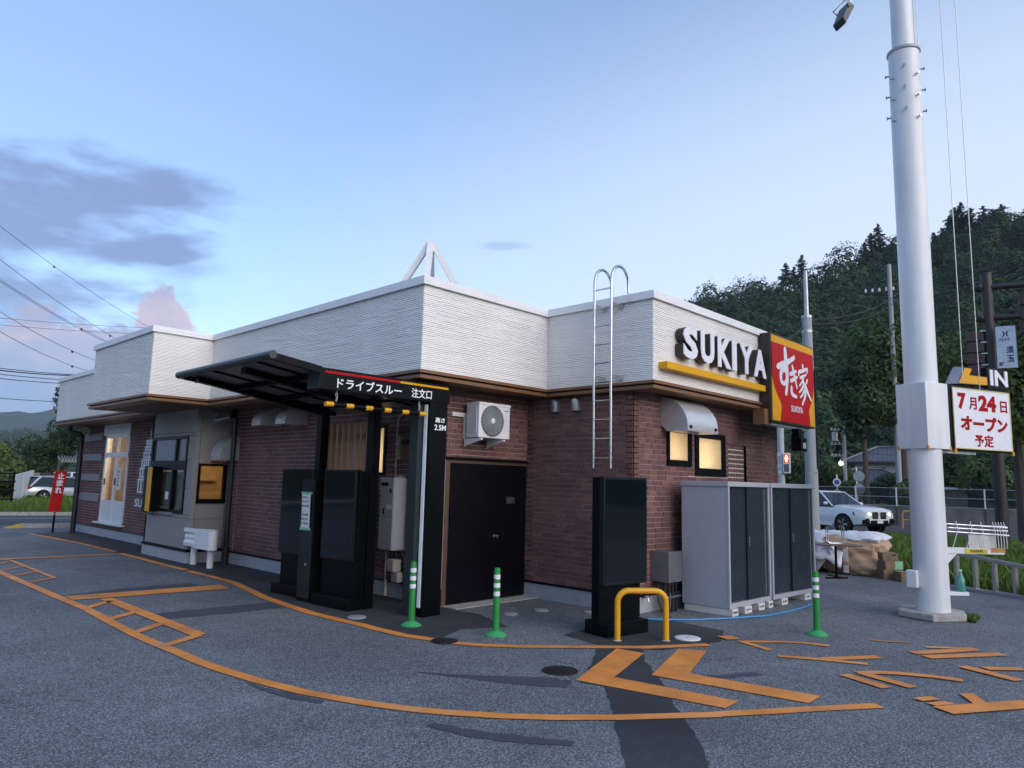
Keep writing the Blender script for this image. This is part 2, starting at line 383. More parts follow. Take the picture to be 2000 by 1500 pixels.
M_FROST = frost_mat()
M_GLASS = glass_mat('window glass')
M_FRAMEW = mat('white window frame', (.74, .75, .77), .35, var=.03)
M_TYRE = mat('tyre rubber', (.014, .014, .015), .8)
M_PIPE = mat('black pipe', (.012, .013, .016), .45)
M_TWOOD = mat('interior wood', (.5, .3, .13), .5, var=.15)
M_WALLIN = mat('interior wall', (.55, .45, .32), .7)
M_PAPER = mat('paper', (.72, .74, .74), .7, var=.04)
M_INK = mat('dark ink', (.03, .03, .035), .7)
M_TAPE = mat('pale green tape', (.22, .5, .3), .6)
M_WIRE = mat('black cable', (.012, .012, .014), .6)
M_CPOLE = mat('concrete pole', (.34, .36, .38), .8, var=.12, vscale=8, bump=.2, streak=True)
M_SIGP = mat('dark brown steel pole', (.030, .020, .020), .5, var=.2)
M_LED = mat('led strip cover', (.72, .76, .82), .3, emit=(.8, .9, 1), estr=.05)
M_GRASSG = mat('grass soil', (.06, .085, .025), .95, var=.35, vscale=3, bump=.6, bscale=20)
M_EARTH = mat('open land', (.055, .07, .03), .95, var=.3, vscale=.3)
# ================================================================ GROUND
g = MB(); g.poly([(-1500, -1500, -.05), (1500, -1500, -.05), (1500, 1500, -.05), (-1500, 1500, -.05)])
ob('ground', g, M_EARTH, kind='structure')
RD_L = [gz(0, 1031), gz(140, 1030)]; dl = (RD_L[1]-RD_L[0]).normalized(); nl = Vector((-dl.y, dl.x, 0))
if nl.y < 0: nl = -nl
RW = 7.6
def along(t, off, z=0.0): p = RD_L[0]+dl*t+nl*off; return (p.x, p.y, z)
lot = MB(); lot.poly([(-60, -60, 0), (17.4, -12, 0), (15.0, 2.3, 0), (16.9, 4.4, 0), (17.9, 6.4, 0), (22, 27, 0), along(14, 0), along(-70, 0)])
LOT = ob('parking_lot', lot, M_ASPH, kind='structure')
lr = MB(); lr.poly([along(-160, .1, -.012), along(160, .1, -.012), along(160, RW, -.012), along(-160, RW, -.012)])
ROADL = ob('road', lr, M_ROAD, kind='structure')
for off, wd in ((1.05, .13), (5.6, .13)):
    q = MB(); q.strip([along(-150, off), along(150, off)], wd, -.008); ob('white_line', q, M_WHITEP, ROADL)
kb = MB(); kb.T = None
for a, b, z0, z1, nm, m in ((-160, 160, -.02, .12, 'kerb', M_CONC2),):
    p = [along(a, RW, z0), along(b, RW, z0), along(b, RW+.16, z0), along(a, RW+.16, z0)]
    kb.hexa(p, [(x, y, z1) for x, y, z in p])
ob('kerb', kb, M_CONC2, kind='structure')
# kerb on the near side beyond the lot exit, its end painted yellow
kn = MB(); p = [along(.56, -.25, 0), along(14, -.25, 0), along(14, .02, 0), along(.56, .02, 0)]
kn.hexa(p, [(x, y, .13) for x, y, z in p]); KN = ob('kerb', kn, M_CONC2, kind='structure')
ke = MB(); p = [along(.08, -.26, .0), along(.55, -.26, .0), along(.55, .03, .0), along(.08, .03, .0)]
ke.hexa(p, [(*along(.08, -.26)[:2], .01), (*along(.55, -.26)[:2], .14), (*along(.55, .03)[:2], .14), (*along(.08, .03)[:2], .01)])
ob('kerb_end', ke, mat('yellow kerb paint', (.6, .42, .06), .7, var=.2), KN)
# newer asphalt strip against the building, up to the inner orange line
def A_(x, y): return gz(x*.35, 1000+y*.35)
def B_(x, y): return gz(700+x*.35, 1150+y*.35)
def C_(x, y): return gz(1300+x*.35, 1150+y*.35)
inner = [A_(*p) for p in ((165,122),(240,136),(430,172),(640,222),(670,232),(800,265),(900,292),(1035,325),(1200,368),(1300,395),(1380,432),(1480,480),(1600,522),(1750,570),(1900,606),(1998,628))]
inner2 = [B_(*p) for p in ((100,226),(250,262),(430,288),(530,305),(700,318),(900,325),(1150,327),(1400,328),(1600,330),(1800,322),(1955,315))]
na = MB(); na.poly([(p.x, p.y, .004) for p in inner+inner2[:3]] + [(p[0], p[1], .004) for p in ((6.05, 6.62), (6.6, 6.35), (6.9, 7.2), (6.84, 7.9), (6.84, 24.6))])
ob('new_asphalt', na, M_ASPH2, LOT)
na = MB(); na.poly([(*p[:2], .0045) for p in ((6.75, 5.62), (6.62, 4.85), (7.0, 4.42), (7.9, 4.22), (8.5, 4.5), (8.6, 5.3), (8.3, 5.8))]); ob('new_asphalt', na, M_ASPH2, LOT)
def rough(pts, step=.07, amp=.014):          # ragged outline for patches of asphalt
    out = []; n = len(pts)
    for i in range(n):
        a, b = Vector(pts[i]), Vector(pts[(i+1) % n]); k = max(1, int((b-a).length/step)); nr = Vector((-(b-a).y, (b-a).x, 0)).normalized() if (b-a).length > 0 else Vector((0, 0, 0))
        for j in range(k): out.append(a+(b-a)*(j/k)+nr*random.uniform(-amp, amp))
    return out
def groundpoly(name, pts, m, z): pts = rough(pts); q = MB(); q.poly([(p.x, p.y, z) for p in pts]); return ob(name, q, m, LOT)
groundpoly('trench_patch', [B_(*p) for p in ((1330,332),(1590,334),(1600,400),(1650,470),(1700,520),(1760,640),(1830,740),(1900,850),(1960,1000),(1990,1080),(1500,1080),(1490,960),(1460,860),(1430,740),(1395,620),(1370,545),(1240,525),(1290,440))], asphalt('trench asphalt', (.028, .031, .037), (.095, .102, .118), .5, .45), .0035)
for pts in ([A_(*p) for p in ((345,468),(700,425),(1050,398),(1125,410),(700,452),(420,478))], [A_(*p) for p in ((800,600),(850,568),(1500,505),(1610,530),(1300,565),(930,598))],
            [A_(*p) for p in ((1370,952),(1480,985),(1700,1030),(1815,1055),(1780,1072),(1600,1040),(1450,990))],
            [B_(*p) for p in ((240,458),(500,478),(700,487),(1110,497),(1130,512),(1190,512),(1165,553),(1050,548),(880,535),(700,512))],
            [B_(*p) for p in ((380,768),(420,752),(700,800),(1000,835),(1200,852),(1190,880),(900,865),(600,828))],
            [C_(*p) for p in ((140,490),(300,482),(490,465),(548,480),(330,500))]):
    groundpoly('sealed_patch', pts, M_SEAL, .0045)
ZP = .008
def line(pts, wd, m=M_ORANGE, name='orange_line'):
    q = MB(); q.strip([(p.x, p.y) for p in pts], wd, ZP); return ob(name, q, m, LOT)
line(inner[:2], .12); line(inner[1:4], .12); line(inner[4:8], .14); line([A_(1050, 330)]+inner[8:]+inner2[:3], .14); line(inner2[3:], .13)
outer = [A_(*p) for p in ((-400,185),(-150,275),(0,338),(150,402),(300,467),(480,542),(600,607),(760,690),(900,750),(1000,790),(1100,835),(1250,888),(1450,948),(1700,1010),(1990,1062))]+[B_(*p) for p in ((100,650),(300,677),(500,695),(800,714),(1100,723),(1450,722),(1700,715),(1995,707))]+[C_(*p) for p in ((300,703),(600,688),(900,670),(1195,656))]
line(outer, .125)
def seg(F, a, b, wd): line([F(*a), F(*b)], wd)
q = MB(); q.strip([A_(*p)[:2] for p in ((-400,295),(0,266),(250,255),(640,237))], .2, ZP+.001); ob('stop_line', q, M_ORANGE, LOT)
def bar(F, pts, name='orange_bar', z=ZP+.001): q = MB(); q.poly([(F(*p).x, F(*p).y, z) for p in pts]); ob(name, q, M_ORANGE, LOT)
bar(A_, ((362,472),(640,452),(1230,409),(1285,430),(900,458),(560,484),(405,494)), 'stop_bar')
for F, prs, wd in ((A_, (((60,272),(305,370)), ((-40,262),(60,272)), ((0,290),(40,280)), ((20,325),(135,306)), ((85,357),(200,335)), ((165,393),(308,370))), .075),
                   (A_, (((590,485),(1112,690)),), .17), (A_, (((480,538),(615,500)), ((600,603),(772,556)), ((740,680),(905,625)), ((912,752),(1112,690))), .12)):
    for i, (a, b) in enumerate(prs):
        q = MB(); q.strip([F(*a)[:2], F(*b)[:2]], wd, ZP+.0015+.0003*i); ob('hatch_line', q, M_ORANGE, LOT)
def px(p): return gz(*p)
def arrow(pts): q = MB(); q.poly([(px(p).x, px(p).y, ZP) for p in pts]); ob('arrow_marking', q, M_ORANGE, LOT)
arrow([(1125,1330),(1204,1268),(1258,1277),(1200,1324),(1443,1371),(1417,1385)][::-1]); arrow([(1272,1320),(1325,1269),(1381,1272),(1347,1317),(1604,1361),(1580,1375)][::-1])
for k, (pts, wd) in enumerate([(((420,296),(585,345)), .085), (((410,298),(640,299),(780,306),(915,322)), .09), (((1145,288),(1220,297),(1350,302)), .05), (((625,379),(860,397),(1130,424)), .1), (((880,396),(1190,384)), .13),
        (((1380,362),(1600,350),(1735,341)), .14), (((1450,330),(1725,337)), .09), (((1450,385),(1885,369)), .15), (((995,483),(1235,558)), .13), (((1090,474),(1385,556)), .13), (((1075,476),(1180,472),(1290,477),(1480,493),(1660,518)), .12),
        (((1655,438),(1975,518)), .14), (((1780,449),(2000,454)), .13), (((1548,686),(2050,648)), .2)]):
    q = MB(); q.strip([C_(*p)[:2] for p in pts], wd, ZP+.0004*k); ob('painted_stroke', q, M_ORANGE, LOT, label='stroke of the orange lettering on the asphalt')
for k, pts in enumerate((((285,270),(370,268),(415,287),(345,290)), ((1380,618),(1480,608),(1535,625),(1435,635)), ((1455,645),(1555,635),(1615,652),(1510,662)), ((1640,592),(1720,592),(1810,660),(1735,662)))):
    bar(C_, pts[::-1], 'painted_stroke', ZP+.006)
for pt, r, m, dz in (((868, 1253), .15, 'iron', .012), ((1094, 1311), .17, 'iron', .012)):
    c = gz(*pt); q = MB(); q.lathe([(r, 0), (r, dz), (r*.9, dz+.002), (r*.85, dz-.004), (0.02, dz-.004)], 24, c)
    mh = ob('manhole_cover', q, mat('cast iron', (.035, .036, .038), .5, .6, var=.3, bump=.6), smooth=True, cat='cover',
       label='small round iron cover between two ends of the orange line' if pt[0] < 900 else 'round iron manhole cover left of the orange arrow tip')
    q = MB()
    for i in range(-3, 4):
        hw = math.sqrt(max(0, (r*.75)**2-(i*r*.2)**2)); q.box(c.x-hw, c.x+hw, c.y+i*r*.2-.008, c.y+i*r*.2+.008, dz-.004, dz+.002)
    ob('rib', q, MATS['cast iron'], mh)
for pt, r, lab, wht in (((997, 1200), .1, 'grey round drain cap nearest the green bollard in front of the double door', 0), ((1057, 1193), .1, 'grey round drain cap between the double door and the ladder wall', 0), ((1155, 1197), .11, 'grey round drain cap left of the black display stand', 0),
                   ((1343, 1248), .15, 'white oval drain cap right of the yellow hoop barrier', 1), ((697, 1207), .12, 'grey round drain cap in front of the black menu boards', 0)):
    c = gz(*pt); q = MB(); q.lathe([(r, 0), (r, .014), (r*.92, .02), (r*.6, .021), (.01, .021)], 20, c)
    dc = ob('drain_cap', q, M_WHITE2 if wht else mat('grey plastic lid', (.3, .31, .32), .6), smooth=True, label=lab, cat='drain cap')
    q = MB(); q.box(c.x-.03, c.x+.03, c.y-.006, c.y+.006, .02, .026); ob('grip', q, M_GALV, dc)
# ================================================================ RESTAURANT
B = thing('restaurant', 'single-storey restaurant with brown brick walls under a white parapet and brown eaves', 'restaurant', (9.5, 15, 0))
XL, XD, YD, YF = 6.83, 8.55, 7.92, 5.876      # brick planes: long wall, ladder wall, door wall, front wall
XR, YB = 13.25, 24.75
ZB, ZT = .25, 3.09
# wall: name, origin(u=0), axis, normal, length, brick holes, slab holes
class Wl: pass
walls = []
def wall(o, u, n, L, holes, cut):
    W_ = Wl(); W_.o, W_.u, W_.n, W_.L, W_.h, W_.c = Vector(o), Vector(u), Vector(n), L, holes, cut
    walls.append(W_); return W_
# long wall: u runs along +Y from the door corner
wall((XL, YD, 0), (0, 1, 0), (-1, 0, 0), YB-YD, [(14.83-YD, 17.19-YD, 0, 4), (20.72-YD, 22.68-YD, .36, 3.2), (9.33-YD, 9.62-YD, 1.82, 2.6)]
     + [(22.9-YD, 24.5-YD, z, z+.2) for z in (.93, 1.51, 2.09, 2.67)], [(14.95-YD, 17.08-YD, 0.0, 3.1), (20.78-YD, 22.62-YD, .42, 3.15), (9.385-YD, 9.575-YD, 1.86, 2.56)])
wall((XL, YD, 0), (1, 0, 0), (0, -1, 0), XD-XL, [(0, 1.75, 0, 2.06)], [])
wall((XD, YF, 0), (0, 1, 0), (-1, 0, 0), YD-YF, [], [])
wall((XD, YF, 0), (1, 0, 0), (0, -1, 0), XR-XD, [(9.40-XD, 10.11-XD, 2.06, 2.6), (10.22-XD, 11.2-XD, 1.93, 2.62), (11.32-XD, 11.97-XD, .9, 2.48)], [(11.32-XD, 11.97-XD, .9, 2.48), (9.47-XD, 10.0-XD, 2.15, 2.57), (10.33-XD, 11.06-XD, 2.05, 2.53)])
wall((XR, YF, 0), (0, 1, 0), (1, 0, 0), YB-YF, [], [])
wall((XL, YB, 0), (1, 0, 0), (0, 1, 0), XR-XL, [], [])
TH = .14; DEP = .012; bricks = []
for wi, W_ in enumerate(walls):
    q = MB()
    def P(u, z, d): p = W_.o+W_.u*u+W_.n*d; return (p.x, p.y, z)
    a0 = .14 if wi in (1, 2) else 0.0                 # keep slabs from overlapping in the corners
    for (u0, u1, z0, z1) in rects_minus(a0 if wi in (1,) else 0, W_.L-(.0 if wi != 2 else .14), .02, ZT+.1, W_.c):
        q.hexa([P(u0, z0, -TH), P(u1, z0, -TH), P(u1, z0, 0), P(u0, z0, 0)], [P(u0, z1, -TH), P(u1, z1, -TH), P(u1, z1, 0), P(u0, z1, 0)])
    W_.ob = ob('wall', q, M_MORTAR, B)
    q = MB()                                            # concrete base and its flashing
    holes0 = [h for h in W_.h if h[2] < .2]
    for (u0, u1, z0, z1) in rects_minus(0, W_.L, 0, .22, [(h[0], h[1], -1, 1) for h in holes0]):
        q.hexa([P(u0, z0, -.05), P(u1, z0, -.05), P(u1, z0, .018), P(u0, z0, .018)], [P(u0, z1, -.05), P(u1, z1, -.05), P(u1, z1, .018), P(u0, z1, .018)])
    ob('concrete_base', q, M_CONC, B)
    q = MB()
    for (u0, u1, z0, z1) in rects_minus(0, W_.L, .22, .25, [(h[0], h[1], -1, 1) for h in holes0]):
        q.hexa([P(u0, z0+.001, -.05), P(u1, z0+.001, -.05), P(u1, z0+.001, .032), P(u0, z0+.001, .032)], [P(u0, z1, -.05), P(u1, z1, -.05), P(u1, z1, .024), P(u0, z1, .024)])
    ob('flashing', q, M_BLACK, B)
    if wi > 3: continue
    nz = int((ZT-ZB)/.0755)+1
    for r in range(nz):
        z = ZB+.004+r*.0755; u = -random.choice((0, .055, .11, .165))
        while u < W_.L:
            ln = .218; x0, x1 = max(u, .0), min(u+ln, W_.L); u += ln
            for (a, b, zz0, zz1) in rects_minus(x0, x1, z, z+.0645, [h for h in W_.h if h[0] < x1 and h[1] > x0 and h[2] < z+.0645 and h[3] > z]):
                if b-a > .03 and zz1-zz0 > .02: bricks.append((wi, a+.0052, b-.0052, zz0, zz1, DEP+random.uniform(-.003, .003)))
eye = Vector((0, 0, CAMH))
def bsize(b):
    W_ = walls[b[0]]; p = W_.o+W_.u*((b[1]+b[2])/2)+Vector((0, 0, (b[3]+b[4])/2)); d = p-eye
    hid = (b[0] == 3 and p.z < 1.9 and p.x > 9.45) or (b[0] == 0 and p.y < 8.9) or (b[0] == 2 and 5.9 < p.y < 6.0 and p.z < 1.8)
    return 0 if hid else (b[2]-b[1])*(b[4]-b[3])*max(0, -d.normalized().dot(W_.n))/d.length_squared
bricks.sort(key=bsize, reverse=True)
u_ = MB(); u_.box(0, 1, 0, 1, 0, 1); UB = bpy.data.meshes.new('brick'); UB.from_pydata(u_.v, [], u_.f); UB.materials.append(M_BRICK)
for b in bricks[:300]:
    W_ = walls[b[0]]; o = bpy.data.objects.new('brick', UB); COL.objects.link(o); o.parent = W_.ob
    p = W_.o+W_.u*b[1]-Vector((9.5, 15, 0)); p.z = b[3]; s = Vector((1, 1, 1))*0
    ax = 0 if abs(W_.u.x) > .5 else 1; na_ = 1-ax
    sc = [0, 0, b[4]-b[3]]; sc[ax] = b[2]-b[1]; sc[na_] = b[5]+.02
    off = [0, 0, 0]; off[na_] = -b[5] if W_.n[na_] < 0 else -.02
    o.location = p+Vector(off); o.scale = sc
q = MB()
for b in bricks[300:]:
    W_ = walls[b[0]]
    def P(u, z, d): p = W_.o+W_.u*u+W_.n*d; return (p.x, p.y, z)
    q.hexa([P(b[1], b[3], -.02), P(b[2], b[3], -.02), P(b[2], b[3], b[5]), P(b[1], b[3], b[5])], [P(b[1], b[4], -.02), P(b[2], b[4], -.02), P(b[2], b[4], b[5]), P(b[1], b[4], b[5])])
ob('brickwork', q, M_BRICK, B, kind='stuff')
# niche with white joints in the front wall
q = MB(); q.box(11.32, 11.97, YF+.035, YF+.14, .9, 2.48); nch = ob('niche', q, M_MORTARW, B)
q = MB(); q.box(11.3, 11.32, YF-.0, YF+.1, .9, 2.48); q.box(11.97, 11.99, YF, YF+.1, .9, 2.48); q.box(11.3, 11.99, YF, YF+.1, 2.48, 2.5); ob('reveal', q, M_MORTAR, B)
for r in range(20):
    z = .92+r*.078
    for (a, b) in rects_minus(0, .65, 0, 1, []) and [(max(0, -.11*(r % 2)+i*.22), min(.65, -.11*(r % 2)+(i+1)*.22)) for i in range(4)]:
        if b-a > .05 and z > 1.75:
            q = MB(); q.box(11.32+a+.011, 11.32+b-.011, YF+.027, YF+.06, z+.008, z+.064); ob('brick', q, M_BRICK, nch)
q = MB()
for i in range(10): q.box(11.28+i*.074, 11.28+i*.074+.068, YF-.016, YF+.0, 2.505, 2.7)
ob('soldier_course', q, M_BRICK, B)
# pale-jointed strip beside the drive-through bay
q = MB(); q.box(XL-.016, XL-.001, 14.33, 14.83, .26, 1.98); ob('mortar_strip', q, mat('lighter mortar', (.34, .28, .27), .9), B)
q = MB()
for r in range(22):
    z = .275+r*.0775; o = .11*(r % 2)
    for i in range(-1, 4):
        a, b = max(14.34, 14.34-o+i*.22), min(14.825, 14.34-o+(i+1)*.22)
        if b-a > .04: q.box(XL-.026, XL-.012, a+.006, b-.006, z, z+.064)
ob('brickwork_strip', q, M_BRICK, B, kind='stuff')
# ---- parapet outline (white band), counter to the footprint
path = [(13.62, 5.47), (8.43, 5.47), (8.43, 7.42), (5.92, 7.42), (5.92, 13.88), (4.8, 13.88), (4.8, 17.2), (5.92, 17.2), (5.92, 24.2), (5.92, 25.3), (13.62, 25.3)]
path = [p for p in path if p != (5.92, 24.2)]; path[-2] = (5.92, 24.3); path[-1] = (13.62, 24.3)
def offset(P, d):
    out = []; n = len(P)
    for i in range(n):
        a, b, c = Vector(P[i-1]), Vector(P[i]), Vector(P[(i+1) % n])
        d1, d2 = (b-a).normalized(), (c-b).normalized(); n1, n2 = Vector((-d1.y, d1.x)), Vector((-d2.y, d2.x))
        out.append(tuple(b+(n1+n2)*d if abs(d1.dot(d2)) < .5 else b+n1*d))
    return out
def ring(name, d0, d1, z0, z1, m, **kw):
    a, b = offset(path, d0), offset(path, d1); q = MB(); n = len(a)
    vs = [(*p, z0) for p in a]+[(*p, z0) for p in b]+[(*p, z1) for p in a]+[(*p, z1) for p in b]; fs = []
    for i in range(n):
        j = (i+1) % n
        fs += [(n+i, n+j, 3*n+j, 3*n+i), (j, i, 2*n+i, 2*n+j), (2*n+i, 2*n+j, 3*n+j, 3*n+i)[::-1], (i, j, n+j, n+i)]
    q.add(vs, fs); return ob(name, q, m, B, **kw)
ZW0, ZW1 = 3.2, 4.4
ring('parapet', -.2, 0.0, ZW0, ZW1, M_SIDING)
ring('coping', -.24, .045, ZW1, 4.47, M_COPE, bevel=.006); ring('coping_lip', .02, .05, 4.355, 4.399, M_COPE)
ring('eaves_trim', -.25, .06, 3.155, 3.2, M_TRIM, bevel=.004); ring('eaves_groove', -.25, .015, 3.135, 3.155, M_BLACK); ring('eaves_trim', -.25, .035, 3.085, 3.135, M_TRIM, bevel=.004)
q = MB(); q.poly([(*p, 3.095) for p in offset(path, -.2)][::-1]); ob('soffit', q, M_SOFFIT, B)
q = MB(); q.poly([(*p, 4.15) for p in offset(path, -.1)]); ob('roof', q, mat('grey roof membrane', (.22, .22, .23), .8), B)
# split-face siding: thin courses broken into pieces of uneven depth
for i in range(len(path)-1):
    a, b = Vector(path[i]), Vector(path[i+1]); L = (b-a).length; d = (b-a)/L; n = Vector((-d.y, d.x))
    if i == len(path)-2: continue
    q = MB(); rows = 44; h = (4.355-ZW0)/rows
    for r in range(rows):
        z = ZW0+r*h; u = -random.uniform(0, .4)
        while u < L:
            ln = random.uniform(.22, .62); u0, u1 = max(u, 0), min(u+ln, L); u += ln
            if u1-u0 < .01: continue
            t = random.uniform(.005, .0115); p0, p1 = a+d*u0, a+d*u1
            q0, q1 = p0+n*t, p1+n*t; s0, s1 = p0+n*(t-.004), p1+n*(t-.004); zt = z+h-.0045
            q.add([(*p0, z+.0), (*p1, z+.0), (*q1, z+.004), (*q0, z+.004), (*s1, zt), (*s0, zt), (*p1, zt), (*p0, zt)], [(0, 1, 2, 3), (3, 2, 4, 5), (5, 4, 6, 7), (0, 3, 5, 7), (1, 6, 4, 2)])
    ob('siding', q, M_SIDING, B, kind='stuff')
# roof frame pyramid
rf = thing('roof_frame', 'white pyramid frame of square tubes standing on the restaurant roof', 'roof frame', (7.3, 9.0, 4.15))
ap = Vector((7.28, 9.0, 5.66))
for sx, sy in ((-1, -1), (1, -1), (-1, 1), (1, 1)):
    q = MB(); e = Vector((7.28+sx*.62, 9.0+sy*.62, 4.151)); d = (ap-e).normalized()
    s_ = d.cross(Vector((sx, sy, 0))).normalized()*.05; t_ = Vector((-sx, -sy, 0)).normalized()*.05
    tp = ap-d*.02
    q.hexa([e-s_-t_, e+s_-t_, e+s_+t_, e-s_+t_], [tp-s_-t_, tp+s_-t_, tp+s_+t_, tp-s_+t_]); ob('leg', q, M_COPE, rf)
# ---- grey drive-through bay
BX, BY0, BY1 = 6.11, 14.83, 17.19
def panel(q, name='panel', m=M_GREYP): return ob(name, q, m, B, bevel=.003)
win = (15.17, 17.1, .95, 2.55)
zs = (.27, .87, 1.47, 2.05, 2.62, 3.09)
for k in range(5):
    for (u0, u1, z0, z1) in rects_minus(BY0, BY1, zs[k], zs[k+1], [win]):
        if u1-u0 > .03: q = MB(); q.box(BX, BX+.1, u0+.003, u1-.003, z0+.004, z1-.003); panel(q)
sw = (6.215, 6.805, 1.18, 1.985)
for k in range(5):
    for (u0, u1, z0, z1) in rects_minus(BX+.101, XL, zs[k], zs[k+1], [sw]):
        if u1-u0 > .005: q = MB(); q.box(u0+.003, u1-.002, BY0, BY0+.1, z0+.004, z1-.003); panel(q)
q = MB(); q.box(BX, XL, BY1-.1, BY1, .27, 3.09); panel(q)
q = MB(); q.box(BX-.012, XL, BY0-.012, BY1+.012, .0, .22); ob('concrete_base', q, M_CONC, B)
q = MB(); q.box(BX-.03, XL, BY0-.03, BY1+.03, .22, .268); ob('flashing', q, M_BLACK, B)
# service window in the bay
q = MB(); Fx = BX-.02
y0, y1, z0, z1 = win
for (a, b, c, d) in ((y0, y1, z1-.06, z1), (y0, y1, z0, z0+.07), (y0, y0+.06, z0+.07, z1-.06), (y1-.06, y1, z0+.07, z1-.06), (y0+.06, y1-.06, 1.84, 2.04), (y0+.62, y0+.70, z0+.07, 1.84), (y0+.55, y0+.63, 2.04, z1-.06)):
    q.box(Fx, Fx+.09, a, b, c, d)
sf = ob('window', q, M_BLACK, B, label='black framed drive-through service window')
for (a, b, c, d) in ((y0+.06, y0+.62, z0+.07, 1.84), (y0+.70, y1-.06, z0+.07, 1.84)):
    q = MB(); q.box(Fx+.04, Fx+.05, a, b, c, d); ob('pane', q, M_GLASS, sf)
for (a, b, c, d) in ((y0+.06, y0+.55, 2.04, z1-.06), (y0+.63, y1-.06, 2.04, z1-.06)):
    q = MB(); q.box(Fx+.04, Fx+.05, a, b, c, d); ob('pane', q, mat('grey shaded pane', (.1, .11, .115), .15), sf)
q = MB(); q.box(Fx-.03, Fx+.09, y0+.45, y1-.3, z0-.03, z0+.015); ob('sill', q, M_STEEL, sf)
q = MB(); q.box(Fx+.12, Fx+.125, y0+.1, y1-.1, z0+.1, 1.8); ob('blind', q, mat('beige blind', (.42, .37, .30), .7), sf)
q = MB(); q.box(Fx+.025, Fx+.03, y0+.86, y0+1.02, 1.22, 1.38); ob('notice', q, M_PAPER, sf)
yg = thing('window_guard', 'upright yellow and black padded guard beside the service window', 'guard', (BX-.12, 16.7, 0))
q = MB(); q.box(BX-.2, BX-.0, 16.72, 16.92, .93, 1.92); ob('post', q, M_BLACK, yg, bevel=.01)
q = MB(); q.box(BX-.225, BX-.202, 16.44, 16.66, .95, 1.90); ob('pad', q, M_YELLOW, yg, bevel=.008)
q = MB(); q.box(BX-.2, BX, 16.4, 16.72, .95, 1.90); ob('backing', q, M_BLACK, yg)
q = MB(); q.tube([(BX-.1, 16.5, .93), (BX-.1, 16.5, .9), (BX-.1, 16.8, .9), (BX-.1, 16.8, .93)], .012); ob('stay', q, M_BLACK, yg)
# small lit window in the side of the bay
q = MB(); x0, x1, z0, z1 = sw
for (a, b, c, d) in ((x0, x1, z1-.05, z1), (x0, x1, z0, z0+.09), (x0, x0+.04, z0+.09, z1-.05), (x1-.06, x1, z0+.09, z1-.05)): q.box(a, b, BY0-.025, BY0+.06, c, d)
s2 = ob('window', q, M_BLACK, B, label='small square window glowing orange in the bay side')
q = MB(); q.box(x0+.04, x1-.06, BY0+.01, BY0+.018, z0+.09, z1-.05); ob('pane', q, M_GLASS, s2)
# interior seen through the lit glass
q = MB(); q.box(8.6, 8.7, 14.2, 24.4, .03, 2.9); ob('interior_wall', q, M_WALLIN, B)
q = MB(); q.box(6.98, 8.6, 14.2, 24.4, .02, .05); ob('interior_floor', q, M_TWOOD, B)
q = MB(); q.box(6.98, 8.6, 14.95, 24.4, 2.92, 2.96); q.box(6.22, 6.98, 14.95, 17.05, 2.92, 2.96); ob('interior_ceiling', q, M_WALLIN, B)
q = MB(); q.box(6.98, 8.6, 17.9, 17.98, .05, 2.9); ob('partition', q, M_TWOOD, B)
q = MB(); q.box(6.9, 8.5, 16.9, 17.5, .05, 1.35); q.box(6.95, 7.9, 17.75, 17.88, 1.62, 1.82); ob('counter', q, M_TWOOD, B)
q = MB(); q.box(6.98, 7.02, 20.9, 21.15, .1, 2.9); ob('lattice', q, M_TWOOD, B)
for loc, e in (((7.4, 16.2, 2.6), 24), ((7.7, 21.6, 2.6), 46), ((9.6, 6.32, 2.2), 9), ((10.5, 6.3, 2.15), 11), ((7.25, 9.55, 2.1), 8)):
    l = bpy.data.lights.new('ceiling_lamp', 'POINT'); l.energy = e; l.color = (1, .78, .5); l.shadow_soft_size = .12
    o = bpy.data.objects.new('ceiling_lamp', l); o.location = loc; COL.objects.link(o); o['label'] = 'warm ceiling lamp inside the restaurant'; o['category'] = 'lamp'
# white glazed double door on the far long wall
y0, y1, z0, z1 = 20.75, 22.65, .40, 2.79; Fx = XL-.03
q = MB(); ym = (y0+y1)/2
for (a, b, c, d) in ((y0, y1, z1-.07, z1), (y0, y1, z0, z0+.05), (y0, y0+.07, z0, z1), (y1-.12, y1, z0, z1), (ym-.05, ym+.05, z0, z1), (y0, y1, 2.19, 2.31)): q.box(Fx+random.uniform(0, .004), Fx+.08, a, b, c, d)
dr = ob('door', q, M_FRAMEW, B, label='white framed glass double door with lit wooden interior')
for a, b in ((y0+.07, ym-.05), (ym+.05, y1-.12)):
    q = MB(); q.box(Fx+.03, Fx+.04, a, b, 1.0, 2.19); ob('pane', q, M_GLASS, dr)
    q = MB(); q.box(Fx+.03, Fx+.04, a, b, 2.31, z1-.07); ob('pane', q, M_GLASS, dr)
    q = MB(); q.box(Fx+.015, Fx+.06, a, b, z0+.05, 1.0); ob('kick_panel', q, M_FRAMEW, dr)
for yy in (ym-.16, ym+.68): q = MB(); q.box(Fx-.03, Fx-.002, yy-.035, yy+.035, 1.42, 1.6); ob('handle', q, mat('bronze handle', (.2, .1, .05), .4, .6), dr)
q = MB(); q.box(Fx-.012, Fx+.02, ym-.55, ym-.25, 1.3, 1.9); nt = ob('notice', q, M_PAPER, dr)
q = MB()
for k in range(5): q.box(Fx-.014, Fx-.0125, ym-.44+.02*(k % 2), ym-.36, 1.4+k*.09, 1.46+k*.09)
ob('notice_text', q, M_INK, nt)
q = MB(); q.box(XL-.035, XL+.02, 20.75, 22.85, 2.80, 3.09); ob('transom_panel', q, M_FRAMEW, B)
q = MB(); q.box(XL-.12, XL+.02, 20.6, 22.85, .355, .399); ob('door_sill', q, M_FRAMEW, B)
